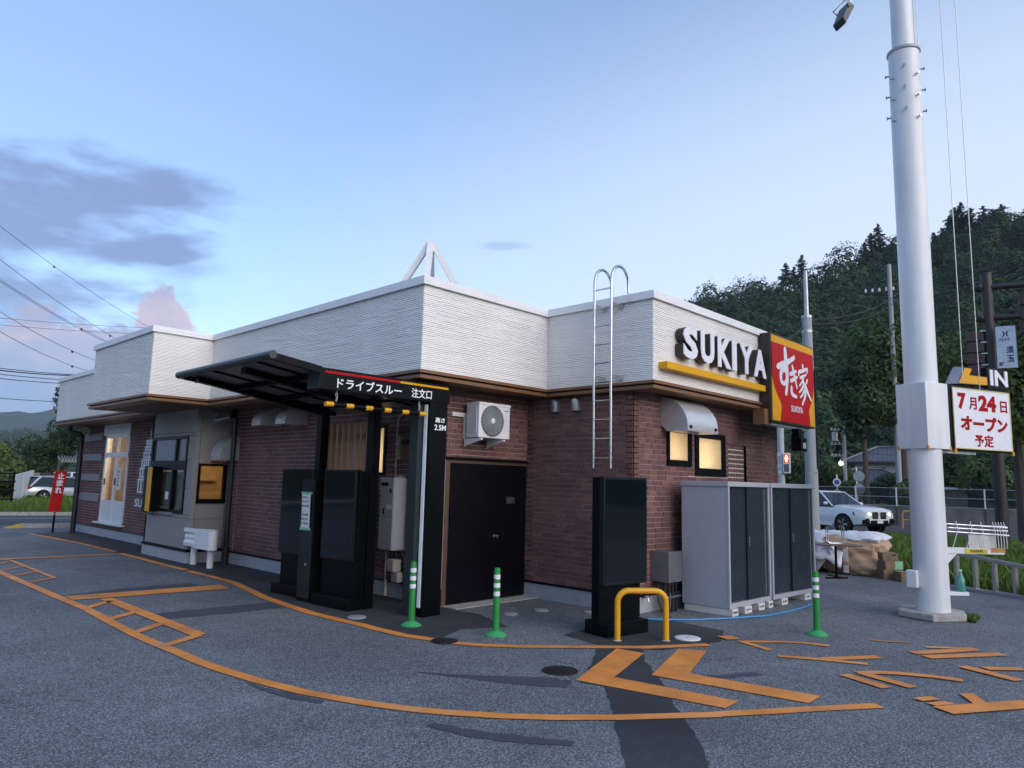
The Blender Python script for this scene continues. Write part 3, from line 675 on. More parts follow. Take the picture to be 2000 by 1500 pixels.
for z in (.93, 1.51, 2.09, 2.67): q = MB(); q.box(XL-.05, XL, 22.92, 24.5, z, z+.2); ob('grey_band', q, mat('grey band stone', (.27, .27, .28), .7), B)
# white tower print and name on the far brick wall
tw = MB(); xx = XL-.017
prof = [(19.9, 1.26, 1.62), (19.83, 1.64, 1.9), (19.75, 1.92, 2.12), (19.66, 2.14, 2.3), (19.58, 2.32, 2.45), (19.52, 2.47, 2.6)]
def tower_mark():
    q = MB(); cy = 19.28
    for i, (yy, a, b) in enumerate(prof):
        hw = yy-cy
        for j in range(7 if i < 3 else 5):
            f = -1+2*j/(6 if i < 3 else 4); c = cy+f*hw*.93; q.box(xx, xx+.006, c-.045, c+.045, a, b-.05)
        q.box(xx-.001, xx+.005, cy-hw, cy+hw, a, a+.04)
        q.prism([(cy-hw-.06, b-.045), (cy+hw+.06, b-.045), (cy+hw-.02, b+.005), (cy-hw+.02, b+.005)], 'x', xx-.002, xx+.004)
    q.box(xx, xx+.005, cy-.02, cy+.02, 2.6, 2.86); return q
ob('tower_print', tower_mark(), M_LETTER, B, label='white tower picture on the far brick wall')
text('name_lettering', 'SUKIYA', 1.55, .21, T3((XL-.02, 19.2, 1.01)) @ FACE_X, M_LETTER, B, bold=.03)
# double door in the door wall
q = MB(); q.box(6.842, XD-.01, YD-.006, YD+.05, 0.0, 2.06); fr = ob('door', q, mat('brown door frame', (.09, .055, .042), .5), B, label='black steel double service door')
for a, b in ((6.925, 7.72), (7.727, 8.515)):
    q = MB(); q.box(a, b, YD-.03, YD-.008, .03, 2.015); lf = ob('leaf', q, mat('dark door paint', (.0035, .0035, .006), .35, spec=.14), fr, bevel=.003)
    if a > 7.5:
        q = MB(); q.lathe([(.03, 0), (.03, .008), (.012, .012), (.012, .04), (.028, .05), (.026, .075), (.005, .08)], 16); q.v = [(7.83+x, YD-.03-z, .945+y) for x, y, z in q.v]; ob('knob', q, M_STEEL, lf, smooth=True)
        q = MB(); q.box(8.07, 8.25, YD-.036, YD-.031, 1.43, 1.53); ob('plate', q, M_STEEL, lf)
q = MB(); q.box(6.84, XD-.012, YD-.035, YD+.02, 2.062, 2.1); ob('lintel', q, M_BLACK, B)
q = MB(); q.box(6.86, XD-.02, YD-.30, YD-.0, .005, .018); ob('threshold', q, M_CONC2, B)
# front wall frosted windows
for (x0, x1, z0, z1, gx0, gx1, gz0, gz1, lb) in ((9.40, 10.11, 2.06, 2.6, 9.47, 10.0, 2.15, 2.57, 'left frosted window glowing yellow on the front wall'), (10.22, 11.2, 1.93, 2.62, 10.33, 11.06, 2.05, 2.53, 'right frosted window glowing yellow on the front wall')):
    q = MB()
    for (a, b, c, d) in ((x0, x1, gz1, z1), (x0, x1, z0, gz0), (x0, gx0, gz0, gz1), (gx1, x1, gz0, gz1)): q.box(a, b, YF-.03, YF+.06, c, d)
    wn = ob('window', q, M_BLACK, B, label=lb)
    q = MB(); q.box(gx0, gx1, YF-.016, YF-.006, gz0, gz1); ob('pane', q, M_FROST, wn)
# slit window beside the boiler
q = MB()
for (a, b, c, d) in ((9.33, 9.62, 2.56, 2.6), (9.33, 9.62, 1.82, 1.86), (9.33, 9.385, 1.86, 2.56), (9.575, 9.62, 1.86, 2.56)): q.box(XL-.03, XL+.05, a, b, c, d)
wn = ob('window', q, M_BLACK, B, label='narrow frosted slit window glowing yellow'); q = MB(); q.box(XL-.016, XL-.006, 9.385, 9.575, 1.86, 2.56); ob('pane', q, M_FROST, wn)
q = MB(); q.box(8.75, 13.0, 7.6, 7.65, .03, 3.0); ob('interior_wall', q, M_WALLIN, B); q = MB(); q.box(11.2, 11.25, 6.2, 7.58, .03, 3.0); ob('interior_wall', q, M_WALLIN, B); q = MB(); q.box(7.9, 7.95, 8.2, 10.6, .03, 3.0); ob('interior_wall', q, M_WALLIN, B)
# curved stainless exhaust hoods
def hoodX(y0, y1, dep, z0, z1, lab):
    n = 10; prof = [(XL, z0), (XL-dep, z0)]+[(XL-dep*math.cos(a), z0+.12*(z1-z0)+(z1-z0)*.88*math.sin(a)) for a in [math.pi/2*i/n for i in range(n+1)]]
    q = MB(); q.prism(prof, 'y', y0, y1); h = ob('exhaust_hood', q, M_HOOD, B, smooth=True, label=lab)
    q = MB()
    for f in (.2, .8): c = y0+(y1-y0)*f; q.box(XL-dep-.01, XL-dep+.01, c-.02, c+.02, z0+.04, z0+.08)
    ob('clasp', q, M_GALV, h)
hoodX(11.75, 12.1, .46, 2.69, 3.03, 'curved steel hood under the canopy, nearer one'); hoodX(12.67, 13.0, .46, 2.70, 3.05, 'curved steel hood under the eaves, farther one'); hoodX(14.35, 14.76, .43, 2.06, 2.55, 'curved steel hood beside the service bay')
n = 10; q = MB(); prof = [(YF, 2.66), (YF-.12, 2.56), (YF-.46, 2.56), (YF-.46, 2.62)]+[(YF-.46*math.cos(a), 2.62+.45*math.sin(a)) for a in [math.pi/2*i/n for i in range(1, n+1)]]
q.prism(prof, 'x', 9.25, 10.14); hb = ob('exhaust_hood', q, M_HOOD, B, smooth=True, label='large curved steel hood over the frosted windows')
q = MB()
for c in (9.33, 10.06): q.box(c-.025, c+.025, YF-.475, YF-.455, 2.6, 2.64)
ob('clasp', q, M_BLACK, hb)
def dome(parent_axis, c, wallc, z, lab, m=M_GALV):   # small domed vent cap
    q = MB(); r = .075
    vs = []; n = 8
    outl = [(-r, -.1), (r, -.1), (r, .04)]+[(r*math.cos(a), .04+r*math.sin(a)*.9) for a in [math.pi*i/n for i in range(1, n)]]+[(-r, .04)]
    for k, (sc, d) in enumerate(((1, 0), (1, .06), (.8, .1), (.45, .115))):
        vs += [((c+p[0]*sc, wallc-d, z+p[1]*(sc if p[1] > 0 else 1)) if parent_axis == 'y' else (wallc-d, c-p[0]*sc, z+p[1]*(sc if p[1] > 0 else 1))) for p in outl]
    N = len(outl); fs = [(k*N+i, k*N+(i+1) % N, (k+1)*N+(i+1) % N, (k+1)*N+i) for k in range(3) for i in range(N)]+[tuple(3*N+i for i in range(N))]
    q.add(vs, fs); ob('vent_cap', q, m, B, smooth=True, label=lab)
dome('x', 7.29, XD-.012, 2.95, 'domed vent cap nearer the corner'); dome('x', 6.87, XD-.012, 2.95, 'domed vent cap nearer the ladder')
dome('y', 6.46, BY0, 2.98, 'grey vent cap on the bay side', M_GREYP); dome('x', 24.0, XL-.01, 2.95, 'grey vent cap by the downpipe', M_GREYP)
# downpipes
q = MB(); q.tube([(6.6, 14.17, 3.09), (6.6, 14.17, .33)], .05, 12); dp = ob('downpipe', q, M_PIPE, B, smooth=True); q = MB(); q.tube([(6.6, 14.17, .33), (6.6, 14.17, 0)], .072, 12); ob('boot', q, M_PIPE, dp, smooth=True)
q = MB()
for z in (2.45, 1.2): q.box(6.6, XL, 14.16, 14.18, z, z+.02)
ob('clip', q, M_GALV, dp)
q = MB(); q.tube([(6.3, 24.3, 3.09), (6.3, 24.3, 2.98), (6.36, 24.2, 2.9), (6.5, 24.05, 2.88), (6.55, 24.0, 2.8), (6.56, 24.0, .0)], .07, 12); ob('downpipe', q, M_PIPE, B, smooth=True)
for yy in (8.32, 8.46): q = MB(); q.tube([(6.74, yy, 3.09), (6.74, yy, .0)], .05, 10); ob('downpipe', q, M_PIPE, B, smooth=True)
# floodlight under the eaves
q = MB(); q.box(6.5, 6.56, 14.1, 14.16, 2.9, 3.09); ob('camera_bracket', q, M_BLACK, B); q = MB(); q.tube([(6.5, 14.2, 2.93), (6.3, 14.45, 2.85)], .03, 10); ob('security_camera', q, M_GALV, B, smooth=True)
# ================================================================ SIGNS ON THE BUILDING
YS = 5.47
sg = thing('wall_sign', 'raised white letters with dark sides over a yellow bar on the white parapet', 'sign', (10.2, YS-.1, 3.35))
letters = 'SUKIYA'; xs0 = [8.98, 9.47, 9.98, 10.44, 10.70, 11.19]; ws = [.40, .40, .43, .15, .46, .46]
for ch, x, wd in zip(letters, xs0, ws):
    V2, F2 = text_mesh(ch, wd, .47, .045, .012); q = MB(); q.T = T3((x+wd/2, YS-.146, 3.82)) @ FACE_Y; q.add(V2, F2)
    lt = ob('letter', q, M_LETTER, sg, label='letter %s' % ch)
    V2, F2 = text_mesh(ch, wd, .47, .045, .13); q = MB(); q.T = T3((x+wd/2, YS-.015, 3.82)) @ FACE_Y; q.add(V2, F2)
    ob('letter_side', q, M_DKBROWN, lt)
q = MB(); q.box(8.56, 11.62, YS-.15, YS-.012, 3.37, 3.47); ob('yellow_bar', q, M_SYEL, sg, bevel=.004)
# red box sign at the right end
rs = thing('box_sign', 'square red and yellow box sign with white handwritten characters at the parapet end', 'sign', (12.55, 5.3, 2.9))
SX0, SX1, SZ0, SZ1, SY = 11.68, 13.44, 2.9, 4.36, 5.23
q = MB(); q.box(SX0-.03, SX1+.03, SY+.012, SY+.2, SZ0-.03, SZ1+.03); ob('case', q, M_DKBROWN, rs, bevel=.008)
q = MB(); q.box(SX0, SX1, SY+.002, SY+.02, SZ0, SZ1); ob('yellow_face', q, M_SYEL, rs)
def sp(u, v): return (SX0+u*(SX1-SX0), SZ1-v*(SZ1-SZ0))     # face coordinates: right, down, 0..1
bowl = [(0, .085), (1, .085)]+[(1, .46), (.985, .57), (.95, .67), (.9, .745), (.865, .79), (.86, .83), (.875, .92), (.89, 1)]+[(.165, 1), (.185, .9), (.2, .83), (.18, .78), (.11, .70), (.04, .60), (0, .5)]
q = MB(); q.prism([sp(*p) for p in bowl][::-1], 'y', SY-.001, SY+.01); ob('red_face', q, M_RED, rs)
zi = lambda a, b: ((a-1090)/290+.0, None)
def stroke(pts, r, parent=rs):
    """brush stroke: tapered flat band along a smoothed line on the sign face"""
    P = [Vector(sp(*p)) for p in pts]; S = []
    for i in range(len(P)-1):
        p0, p1, p2, p3 = P[max(i-1, 0)], P[i], P[i+1], P[min(i+2, len(P)-1)]
        for k in range(6):
            t = k/6; S.append(.5*((2*p1)+(p2-p0)*t+(2*p0-5*p1+4*p2-p3)*t*t+(3*p1-p0-3*p2+p3)*t**3))
    S.append(P[-1]); L = []; Q = []; q = MB()
    for i, p in enumerate(S):
        d = (S[min(i+1, len(S)-1)]-S[max(i-1, 0)]); d = d.normalized() if d.length > 0 else Vector((1, 0)); f = i/(len(S)-1)
        rr = r*(.78+.35*math.sin(math.pi*min(1, f*1.3+.1))); n = Vector((-d.y, d.x))*rr; L.append(p+n); Q.append(p-n)
    stroke.k += 1; y = SY-.004-.0006*(stroke.k % 20); N = len(S)
    q.add([(p.x, y, p.y) for p in L+Q], [(i, i+1, N+i+1, N+i) for i in range(N-1)])
    for e in (0, N-1): q.add([(S[e].x+math.cos(a)*r*.8, y-.0003, S[e].y+math.sin(a)*r*.8) for a in [2*math.pi*j/10 for j in range(10)]], [tuple(range(10))])
    ob('brush_stroke', q, M_LETTER, parent)
stroke.k = 0
for pts, r in (([(.12,.44),(.26,.39),(.40,.33),(.51,.27)], .045), ([(.30,.20),(.31,.32),(.33,.45),(.335,.56),(.32,.66),(.30,.73)], .05), ([(.33,.47),(.25,.45),(.19,.51),(.20,.60),(.27,.62),(.33,.55)], .04),
               ([(.40,.49),(.48,.46),(.55,.43)], .028), ([(.41,.57),(.49,.54),(.57,.50)], .028), ([(.46,.38),(.50,.48),(.54,.58),(.56,.63)], .03), ([(.43,.64),(.43,.71),(.48,.74),(.54,.745)], .034),
               ([(.71,.33),(.73,.38)], .028), ([(.61,.47),(.62,.43),(.72,.40),(.83,.36),(.82,.41)], .026), ([(.64,.50),(.72,.47),(.79,.44)], .022), ([(.73,.48),(.69,.54),(.62,.60)], .022), ([(.70,.52),(.76,.60),(.76,.70),(.71,.78),(.68,.82)], .03),
               ([(.73,.57),(.67,.64),(.61,.68)], .022), ([(.75,.62),(.69,.70),(.63,.74)], .022), ([(.82,.50),(.77,.57)], .022), ([(.76,.58),(.83,.67),(.90,.745)], .03)):
    stroke([(u, v-.075) for u, v in pts], r*1.22)
text('brand_lettering', 'SUKIYA', .5, .11, T3((SX0+.55*(SX1-SX0), SY-.004, SZ1-.825*(SZ1-SZ0))) @ FACE_Y, M_LETTER, rs, bold=.02)
q = MB(); q.box(11.5, 11.66, 5.3, 5.5, 2.82, 3.08); ob('mount', q, M_TRIM, rs); q = MB(); q.box(11.75, 13.3, 5.3, 5.42, 2.82, 2.865); ob('mount', q, M_GALV, rs)
fl = thing('floodlight', 'small black floodlight hanging under the red box sign', 'floodlight', (12.75, 5.28, 2.55))
q = MB(); q.box(12.67, 12.83, 5.22, 5.34, 2.66, 2.82); ob('bracket', q, M_BLACK, fl); q = MB(); q.box(12.62, 12.88, 5.16, 5.34, 2.42, 2.66); ob('body', q, M_BLACK, fl, bevel=.01)
q = MB(); q.box(12.69, 12.81, 5.15, 5.158, 2.47, 2.57); ob('lens', q, mat('pale lens', (.5, .5, .47), .2), fl)
# ================================================================ ROOF LADDER
ld = thing('roof_ladder', 'tall stainless steel fixed ladder with hooked tops on the ladder wall', 'ladder', (8.2, 6.15, 2.0))
for y in (6.3, 6.0):
    pts = [(8.18, y, 1.98), (8.18, y, 4.62)]
    pts += [(8.18+.21-.21*math.cos(a), y, 4.66+.25*math.sin(a)) for a in [math.pi*i/12 for i in range(0, 12)]]+[(8.6, y, 4.6), (8.6, y, 4.55)]
    q = MB(); q.tube(pts, .021, 10); ob('stile', q, M_STEEL, ld, smooth=True)
for k in range(10):
    z = 2.12+k*.27
    q = MB(); q.tube([(8.18, 6.0, z), (8.18, 6.3, z)], .012, 8); ob('rung', q, M_STEEL, ld, smooth=True)
for z in (4.32, 3.27):
    for y in (6.3, 6.0): q = MB(); q.box(8.18, 8.41, y-.005, y+.005, z-.03, z+.03); q.box(8.4, 8.41, y-.04, y+.04, z-.04, z+.04); ob('bracket', q, M_GALV, ld)
# ================================================================ AIR CONDITIONER
ac = thing('air_conditioner', 'white outdoor air conditioner unit on wall brackets above the double door', 'air conditioner', (7.45, 7.6, 2.38))
X0, X1, Y0, Y1, Z0, Z1 = 7.12, 7.76, 7.55, 7.82, 2.385, 2.895
q = MB(); q.box(X0, X1, Y0, Y1, Z0, Z1); ob('casing', q, M_WHITE2, ac, bevel=.012)
q = MB(); q.box(X0-.006, X1+.006, Y0-.008, Y1+.004, Z1-.035, Z1+.004); ob('top_cover', q, M_WHITE2, ac, bevel=.008)
cx, cz, rr = X0+.27, (Z0+Z1)/2-.005, .215
q = MB(); q.lathe([(rr+.012, 0), (rr+.012, .012), (rr, .012), (rr, .002), (.01, .002)], 40); q.v = [(cx+x, Y0-z, cz+y) for x, y, z in q.v]; ob('fan_recess', q, mat('dark fan recess', (.12, .125, .13), .7), ac, smooth=True)
q = MB()
for k in range(1, 15):
    r0 = rr*k/15; q.tube([(cx+r0*math.cos(a), Y0-.014, cz+r0*math.sin(a)) for a in [2*math.pi*i/36 for i in range(37)]], .0034, 4, False)
for k in range(24):
    a = 2*math.pi*k/24; q.tube([(cx+.03*math.cos(a), Y0-.016, cz+.03*math.sin(a)), (cx+rr*math.cos(a+.25), Y0-.016, cz+rr*math.sin(a+.25))], .0028, 4, False)
ob('fan_grille', q, mat('grey grille', (.36, .37, .38), .5), ac, kind='stuff')
q = MB(); q.lathe([(.042, 0), (.042, .02), (.036, .024), (.005, .025)], 20); q.v = [(cx+x, Y0-z, cz+y) for x, y, z in q.v]; ob('fan_hub', q, M_WHITE2, ac, smooth=True)
text('maker_lettering', 'TOSHIBA', .085, .013, T3((X1-.08, Y0-.002, Z1-.09)) @ FACE_Y, mat('dark red print', (.3, .05, .05), .6), ac, bold=.02)
for k in range(4): q = MB(); q.box(X0-.008, X0+.002, Y0+.05, Y1-.05, Z0+.06+k*.1, Z0+.145+k*.1); ob('side_grille', q, mat('pale grey plastic', (.55, .57, .6), .5), ac)
for x in (X0+.04, X1-.14):
    q = MB(); q.prism([(YD-.015, Z0-.13), (YD-.015, Z0-.01), (Y0-.03, Z0-.01), (Y0-.03, Z0-.035)], 'x', x-.018, x+.018); q.box(x-.018, x+.018, YD-.04, YD-.013, Z0-.13, Z0+.33 if x < 7.3 else Z0); ob('bracket', q, M_WHITE2, ac)
q = MB(); q.box(6.9, 7.3, YD-.045, YD-.013, 2.69, 2.75); ob('wall_rail', q, M_WHITE2, ac)
# ================================================================ DRIVE-THROUGH CANOPY
cn = thing('drive_through_canopy', 'black drive-through canopy with sloping roof, lettered fascia and tall pillar', 'canopy', (5.9, 8.6, 0))
def zr(x): return 3.13-.125*(x-3.83)
XE, YC0, YC1, XB = 3.83, 7.62, 10.03, 6.3
q = MB(); q.hexa([(XE+.06, YC0+.03, zr(XE)-.03), (XB, YC0+.03, zr(XB)-.03), (XB, YC1-.03, zr(XB)-.03), (XE+.06, YC1-.03, zr(XE)-.03)], [(XE+.06, YC0+.03, zr(XE)-.018), (XB, YC0+.03, zr(XB)-.018), (XB, YC1-.03, zr(XB)-.018), (XE+.06, YC1-.03, zr(XE)-.018)])
rp = mat('smoky roof sheet', (.16, .17, .18), .35); ob('roof_sheet', q, rp, cn)
q = MB(); q.tube([(XE, YC0-.2, zr(XE)-.03), (XE, YC1, zr(XE)-.045)], .048, 12); ob('gutter', q, M_DARKT, cn, smooth=True)
for y, xb in ((YC0-.15, 4.462), (YC1, XB)): q = MB(); q.hexa([(XE, y-.03, zr(XE)-.08), (xb, y-.03, zr(xb)-.08), (xb, y+.03, zr(xb)-.08), (XE, y+.03, zr(XE)-.08)], [(XE, y-.03, zr(XE)), (xb, y-.03, zr(xb)), (xb, y+.03, zr(xb)), (XE, y+.03, zr(XE))]); ob('edge_beam', q, M_BLACK, cn)
for x in (4.55, 5.2, 5.8): q = MB(); q.box(x-.03, x+.03, YC0+.15, YC1-.035, zr(x)-.10, zr(x)-.033); ob('purlin', q, M_BLACK, cn)
for y in (8.0, 9.2): q = MB(); q.hexa([(XE+.1, y-.02, zr(XE)-.06), (XB, y-.02, zr(XB)-.06), (XB, y+.02, zr(XB)-.06), (XE+.1, y+.02, zr(XE)-.06)], [(XE+.1, y-.02, zr(XE)-.034), (XB, y-.02, zr(XB)-.034), (XB, y+.02, zr(XB)-.034), (XE+.1, y+.02, zr(XE)-.034)]); ob('glazing_bar', q, M_BLACK, cn)
for y in (8.5, 9.85):
    q = MB(); q.hexa([(4.02, y-.05, 3.005), (6.06, y-.05, 2.69), (6.06, y+.05, 2.69), (4.02, y+.05, 3.005)], [(4.02, y-.05, zr(4.02)-.035), (6.06, y-.05, zr(6.06)-.035), (6.06, y+.05, zr(6.06)-.035), (4.02, y+.05, zr(4.02)-.035)]); ob('beam', q, M_BLACK, cn)
    q = MB(); q.box(4.005, 4.02, y-.055, y+.055, 2.99, zr(4.02)-.03); ob('beam_end', q, M_DARKT, cn)
    q = MB(); q.box(5.92, 6.06, y-.07, y+.07, 0, 2.69); ob('post', q, M_BLACK, cn, bevel=.006)
FY = 7.46
q = MB(); q.box(4.47, 6.47, FY, FY+.3, 2.79, 3.045); fa = ob('fascia', q, M_BLACK, cn, bevel=.004)
q = MB(); q.box(4.463, 4.469, FY+.01, FY+.29, 2.8, 3.035); ob('fascia_end', q, M_DARKT, fa)
q = MB(); q.box(4.52, 5.62, FY-.004, FY, 2.985, 3.012); ob('red_stripe', q, M_RED, fa); q = MB(); q.box(5.625, 6.44, FY-.004, FY, 2.985, 3.012); ob('yellow_stripe', q, M_SYEL, fa)
M_LT = mat('lit lettering', (.75, .77, .8), .4, emit=(.9, .95, 1), estr=.06)
text('fascia_lettering', 'ドライブスルー', .96, .125, T3((5.17, FY-.002, 2.885)) @ FACE_Y, M_LT, fa, bold=.012, ext=.003); text('fascia_lettering', '注文口', .34, .125, T3((5.98, FY-.002, 2.885)) @ FACE_Y, M_LT, fa, bold=.012, ext=.003)
q = MB(); q.box(6.14, 6.44, FY, FY+.3, 0, 2.789); pi = ob('pillar', q, M_BLACK, cn, bevel=.004)
text('height_lettering', '高さ', .165, .07, T3((6.315, FY-.002, 2.56)) @ FACE_Y, M_LT, pi, bold=.02, ext=.003); text('height_lettering', '2.5M', .2, .075, T3((6.32, FY-.002, 2.46)) @ FACE_Y, M_LT, pi, bold=.02, ext=.003)
q = MB(); q.box(6.128, 6.139, FY+.05, FY+.11, .12, 2.76); ob('led_strip', q, M_LED, pi)
q = MB(); q.box(6.05, 6.139, FY+.13, FY+.3, 0, 2.78); ob('pillar_back', q, M_DARKT, cn)
for k in range(8):
    y = 8.72+k*.155; q = MB(); q.box(6.02, 6.09, y-.025, y+.025, .9, 2.56); sl = ob('slat', q, M_WOODS, cn, bevel=.003)
q = MB(); q.box(6.095, 6.115, 8.6, 9.83, .85, 1.0); q.box(6.095, 6.115, 8.6, 9.83, 2.35, 2.42); ob('slat_rail', q, M_BLACK, cn)
# clearance bar on chains
cb_ = thing('clearance_bar', 'yellow and black striped height bar hanging on chains under the fascia', 'height bar', (5.35, 7.5, 2.6))
n = 11; bx0, bx1 = 4.57, 6.08
for i in range(n):
    wd = .135 if False else None
xs = [bx0]
for i in range(n): xs.append(xs[-1]+(.105 if i % 2 == 0 else .176))
sc_ = (bx1-bx0)/(xs[-1]-xs[0]); xs = [bx0+(x-bx0)*sc_ for x in xs]
for i in range(n):
    q = MB(); q.tube([(xs[i], 7.5, 2.62), (xs[i+1], 7.5, 2.625)], .031 if i % 2 == 0 else .0305, 14); ob('band', q, M_YELLOW if i % 2 == 0 else M_BLACK, cb_, smooth=True)
for x in (4.72, 5.98):
    for k in range(3):
        q = MB(); zc = 2.685+k*.05; v = k % 2
        pts = [(x+(.012*math.cos(a) if v else 0), 7.5+(0 if v else .012*math.cos(a)), zc+.03*math.sin(a)) for a in [2*math.pi*i/12 for i in range(13)]]
        q.tube(pts, .004, 6, False); ob('chain_link', q, M_GALV, cb_, smooth=True)
# ================================================================ MENU BOARDS AND ORDER POST
M_CASE = mat('teal black case', (.007, .012, .014), .3, spec=.3)
def board(name, label, loc, rz, wd, dp, z_pl, body, disp, pl=(.0, .0)):
    t = thing(name, label, 'menu board', loc, rz)      # local: front faces -y, x to the right
    q = MB(); q.box(-wd/2-pl[0], wd/2+pl[0], -dp/2-pl[1], dp/2+pl[1], 0, z_pl); ob('plinth', q, M_BLACK, t, w=False, bevel=.006)
    q = MB(); q.box(*body); ob('body', q, M_BLACK, t, w=False, bevel=.005)
    x0, x1, z0, z1, yf = disp
    q = MB(); q.box(x0, x1, yf, yf+.1, z0, z1); d = ob('display_case', q, M_CASE, t, w=False, bevel=.006)
    q = MB(); q.box(x0+.025, x1-.025, yf-.004, yf, z0+.03, z1-.03); ob('screen', q, M_BLACKG, d, w=False)
    q = MB()
    for (a, b, c, e) in ((x0+.02, x1-.02, z0+.024, z0+.028), (x1-.024, x1-.02, z0+.028, z1-.02)): q.box(a, b, yf-.006, yf, c, e)
    ob('screen_highlight', q, M_DARKT, d, w=False)  # thin lighter teal strips on two screen edges, highlights put into the colour
    return t
FX = R(-90)                                       # turned so the front looks along -X
board('menu_board', 'black menu board stand nearest the boiler, its dark screen facing the lane', (5.78, 8.83, 0), FX+R(4), .84, .34, .15, (-.36, .40, -.06, .10, .15, 1.86), (-.36, .36, .64, 1.875, -.10))
board('menu_board', 'black menu board stand farthest left, half hidden by the order post', (5.86, 10.13, 0), FX+R(4), .84, .34, .15, (-.36, .40, -.06, .10, .15, 1.87), (-.40, .42, .6, 1.885, -.10))
os_ = thing('order_post', 'narrow black order post with a paper notice taped to it', 'order post', (5.7, 9.5, 0), FX+R(3))
q = MB(); q.box(-.16, .16, -.1, .1, 0, 1.73); ob('body', q, M_BLACK, os_, w=False, bevel=.006)
q = MB(); q.box(-.152, .152, -.104, -.1, .05, 1.72); ob('front_panel', q, mat('satin black front', (.012, .016, .018), .22), os_, w=False)
q = MB(); q.box(-.13, .13, -.104, -.1, .0, .0)
q = MB(); q.lathe([(.02, 0), (.02, .006), (.012, .008), (.004, .004)], 16); q.v = [(x+.04, -.104-z, .52+y) for x, y, z in q.v]; ob('lock', q, M_STEEL, os_, w=False, smooth=True)
nt = thing('paper_notice', 'white paper notice held by green tape on the order post', 'notice', (5.59, 9.5, 1.0), FX+R(3))
q = MB(); n = 8
q.add([(x, -.008-.012*math.sin(i/n*math.pi)*(1 if x > 0 else .4), .03+.5*i/n) for i in range(n+1) for x in (-.12+.012*math.sin(i*.5), .1+.012*math.sin(i*.5))], [(2*i, 2*i+1, 2*i+3, 2*i+2) for i in range(n)])
ob('sheet', q, M_PAPER, nt, w=False)
for k, bd in enumerate(('ただいまメニュー', '準備中です', '店内をご利用', '・', 'ご注文は店内', 'お願いします', 'すき家')):
    V2, F2 = text_mesh(bd, .17 if len(bd) > 1 else .012, .03 if len(bd) > 1 else .012, .02, .001); q = MB(); q.T = T3((-.01, -.022, .47-k*.062)) @ FACE_Y; q.add(V2, F2); ob('notice_text', q, M_INK, nt, w=False)
for z in (.51, .0): q = MB(); q.box(-.14, .13, -.012, -.008, z, z+.035); ob('tape', q, M_TAPE, nt, w=False)
board('display_stand', 'black display stand by the yellow hoop in front of the brick corner', (7.37, 5.30, 0), R(-8), .6, .3, .16, (-.33, .38, -.03, .1, .16, 1.84), (-.33, .43, .57, 1.85, -.10), (.05, .04))
# ================================================================ BOILER
bo = thing('water_heater', 'grey wall-mounted water heater with pipes below it', 'water heater', (6.68, 8.82, .7))
q = MB(); q.box(6.5, 6.81, 8.65, 8.98, .73, 1.78); ob('case', q, M_CABG, bo, bevel=.008)
q = MB(); q.box(6.488, 6.499, 8.655, 8.975, 1.21, 1.775); fp_ = ob('front_cover', q, M_CABG, bo, bevel=.004); q = MB(); q.box(6.488, 6.499, 8.655, 8.975, .735, 1.195); ob('front_cover', q, M_CABG, bo, bevel=.004)
q = MB(); q.box(6.48, 6.487, 8.78, 8.95, 1.66, 1.71); q.box(6.484, 6.487, 8.7, 8.74, 1.56, 1.62); q.box(6.484, 6.487, 8.85, 8.89, 1.25, 1.33); ob('vent_slot', q, M_BLACK, fp_)
q = MB(); q.box(6.484, 6.487, 8.68, 8.8, 1.32, 1.39); ob('data_label', q, M_PAPER, fp_)
q = MB(); q.box(6.6, 6.72, 8.68, 8.78, 1.78, 1.815); ob('flue', q, M_GALV, bo)
q = MB(); q.box(6.55, 6.7, 8.66, 8.82, .42, .60); q.box(6.6, 6.72, 8.62, 8.78, .27, .42); ob('meter', q, mat('beige pipe box', (.42, .38, .33), .6), bo, bevel=.02)
for pts, r in (([(6.62, 8.92, .73), (6.62, 8.92, .06)], .024), ([(6.6, 8.88, .73), (6.6, 8.86, .55), (6.6, 8.88, .3)], .012), ([(6.66, 8.75, .73), (6.66, 8.75, .6)], .014), ([(6.7, 8.7, .73), (6.7, 8.6, .6), (6.7, 8.58, .0)], .016)):
    q = MB(); q.tube(pts, r, 8); ob('pipe', q, MATS['beige pipe box'] if r > .02 else M_PIPE, bo, smooth=True)
cd_ = thing('wall_conduit', 'grey conduit running up the brick wall above the water heater', 'conduit', (6.79, 9.0, 1.8))
q = MB(); q.tube([(6.79, 9.02, 1.78), (6.79, 9.02, 2.62), (6.79, 8.98, 2.72), (6.78, 8.8, 2.78), (6.74, 8.5, 2.80), (6.74, 8.47, 2.86)], .016, 8); ob('tube', q, MATS['beige pipe box'], cd_, smooth=True)
q = MB()
for z in (1.95, 2.3): q.box(6.77, 6.82, 8.99, 9.05, z, z+.02)
ob('clip', q, M_GALV, cd_)
sp_ = thing('steel_plate', 'polished square steel cover plate on the brick wall beside the conduit', 'plate', (6.8, 8.85, 2.05))
q = MB(); q.box(6.79, 6.815, 8.66, 8.99, 2.05, 2.42); ob('sheet', q, mat('polished steel', (.6, .6, .62), .12, 1.0, var=.1), sp_, bevel=.003)
for y in (8.69, 8.96):
    for z in (2.08, 2.39): q = MB(); q.lathe([(.009, 0), (.009, .006), (.002, .008)], 8); q.v = [(6.79-zz, y+x, z+yy) for x, yy, zz in q.v]; ob('screw', q, M_GALV, sp_)
q = MB(); q.box(5.905, 5.918, 8.47, 8.53, 1.40, 1.53); ob('label_plate', q, M_PAPER, cn)
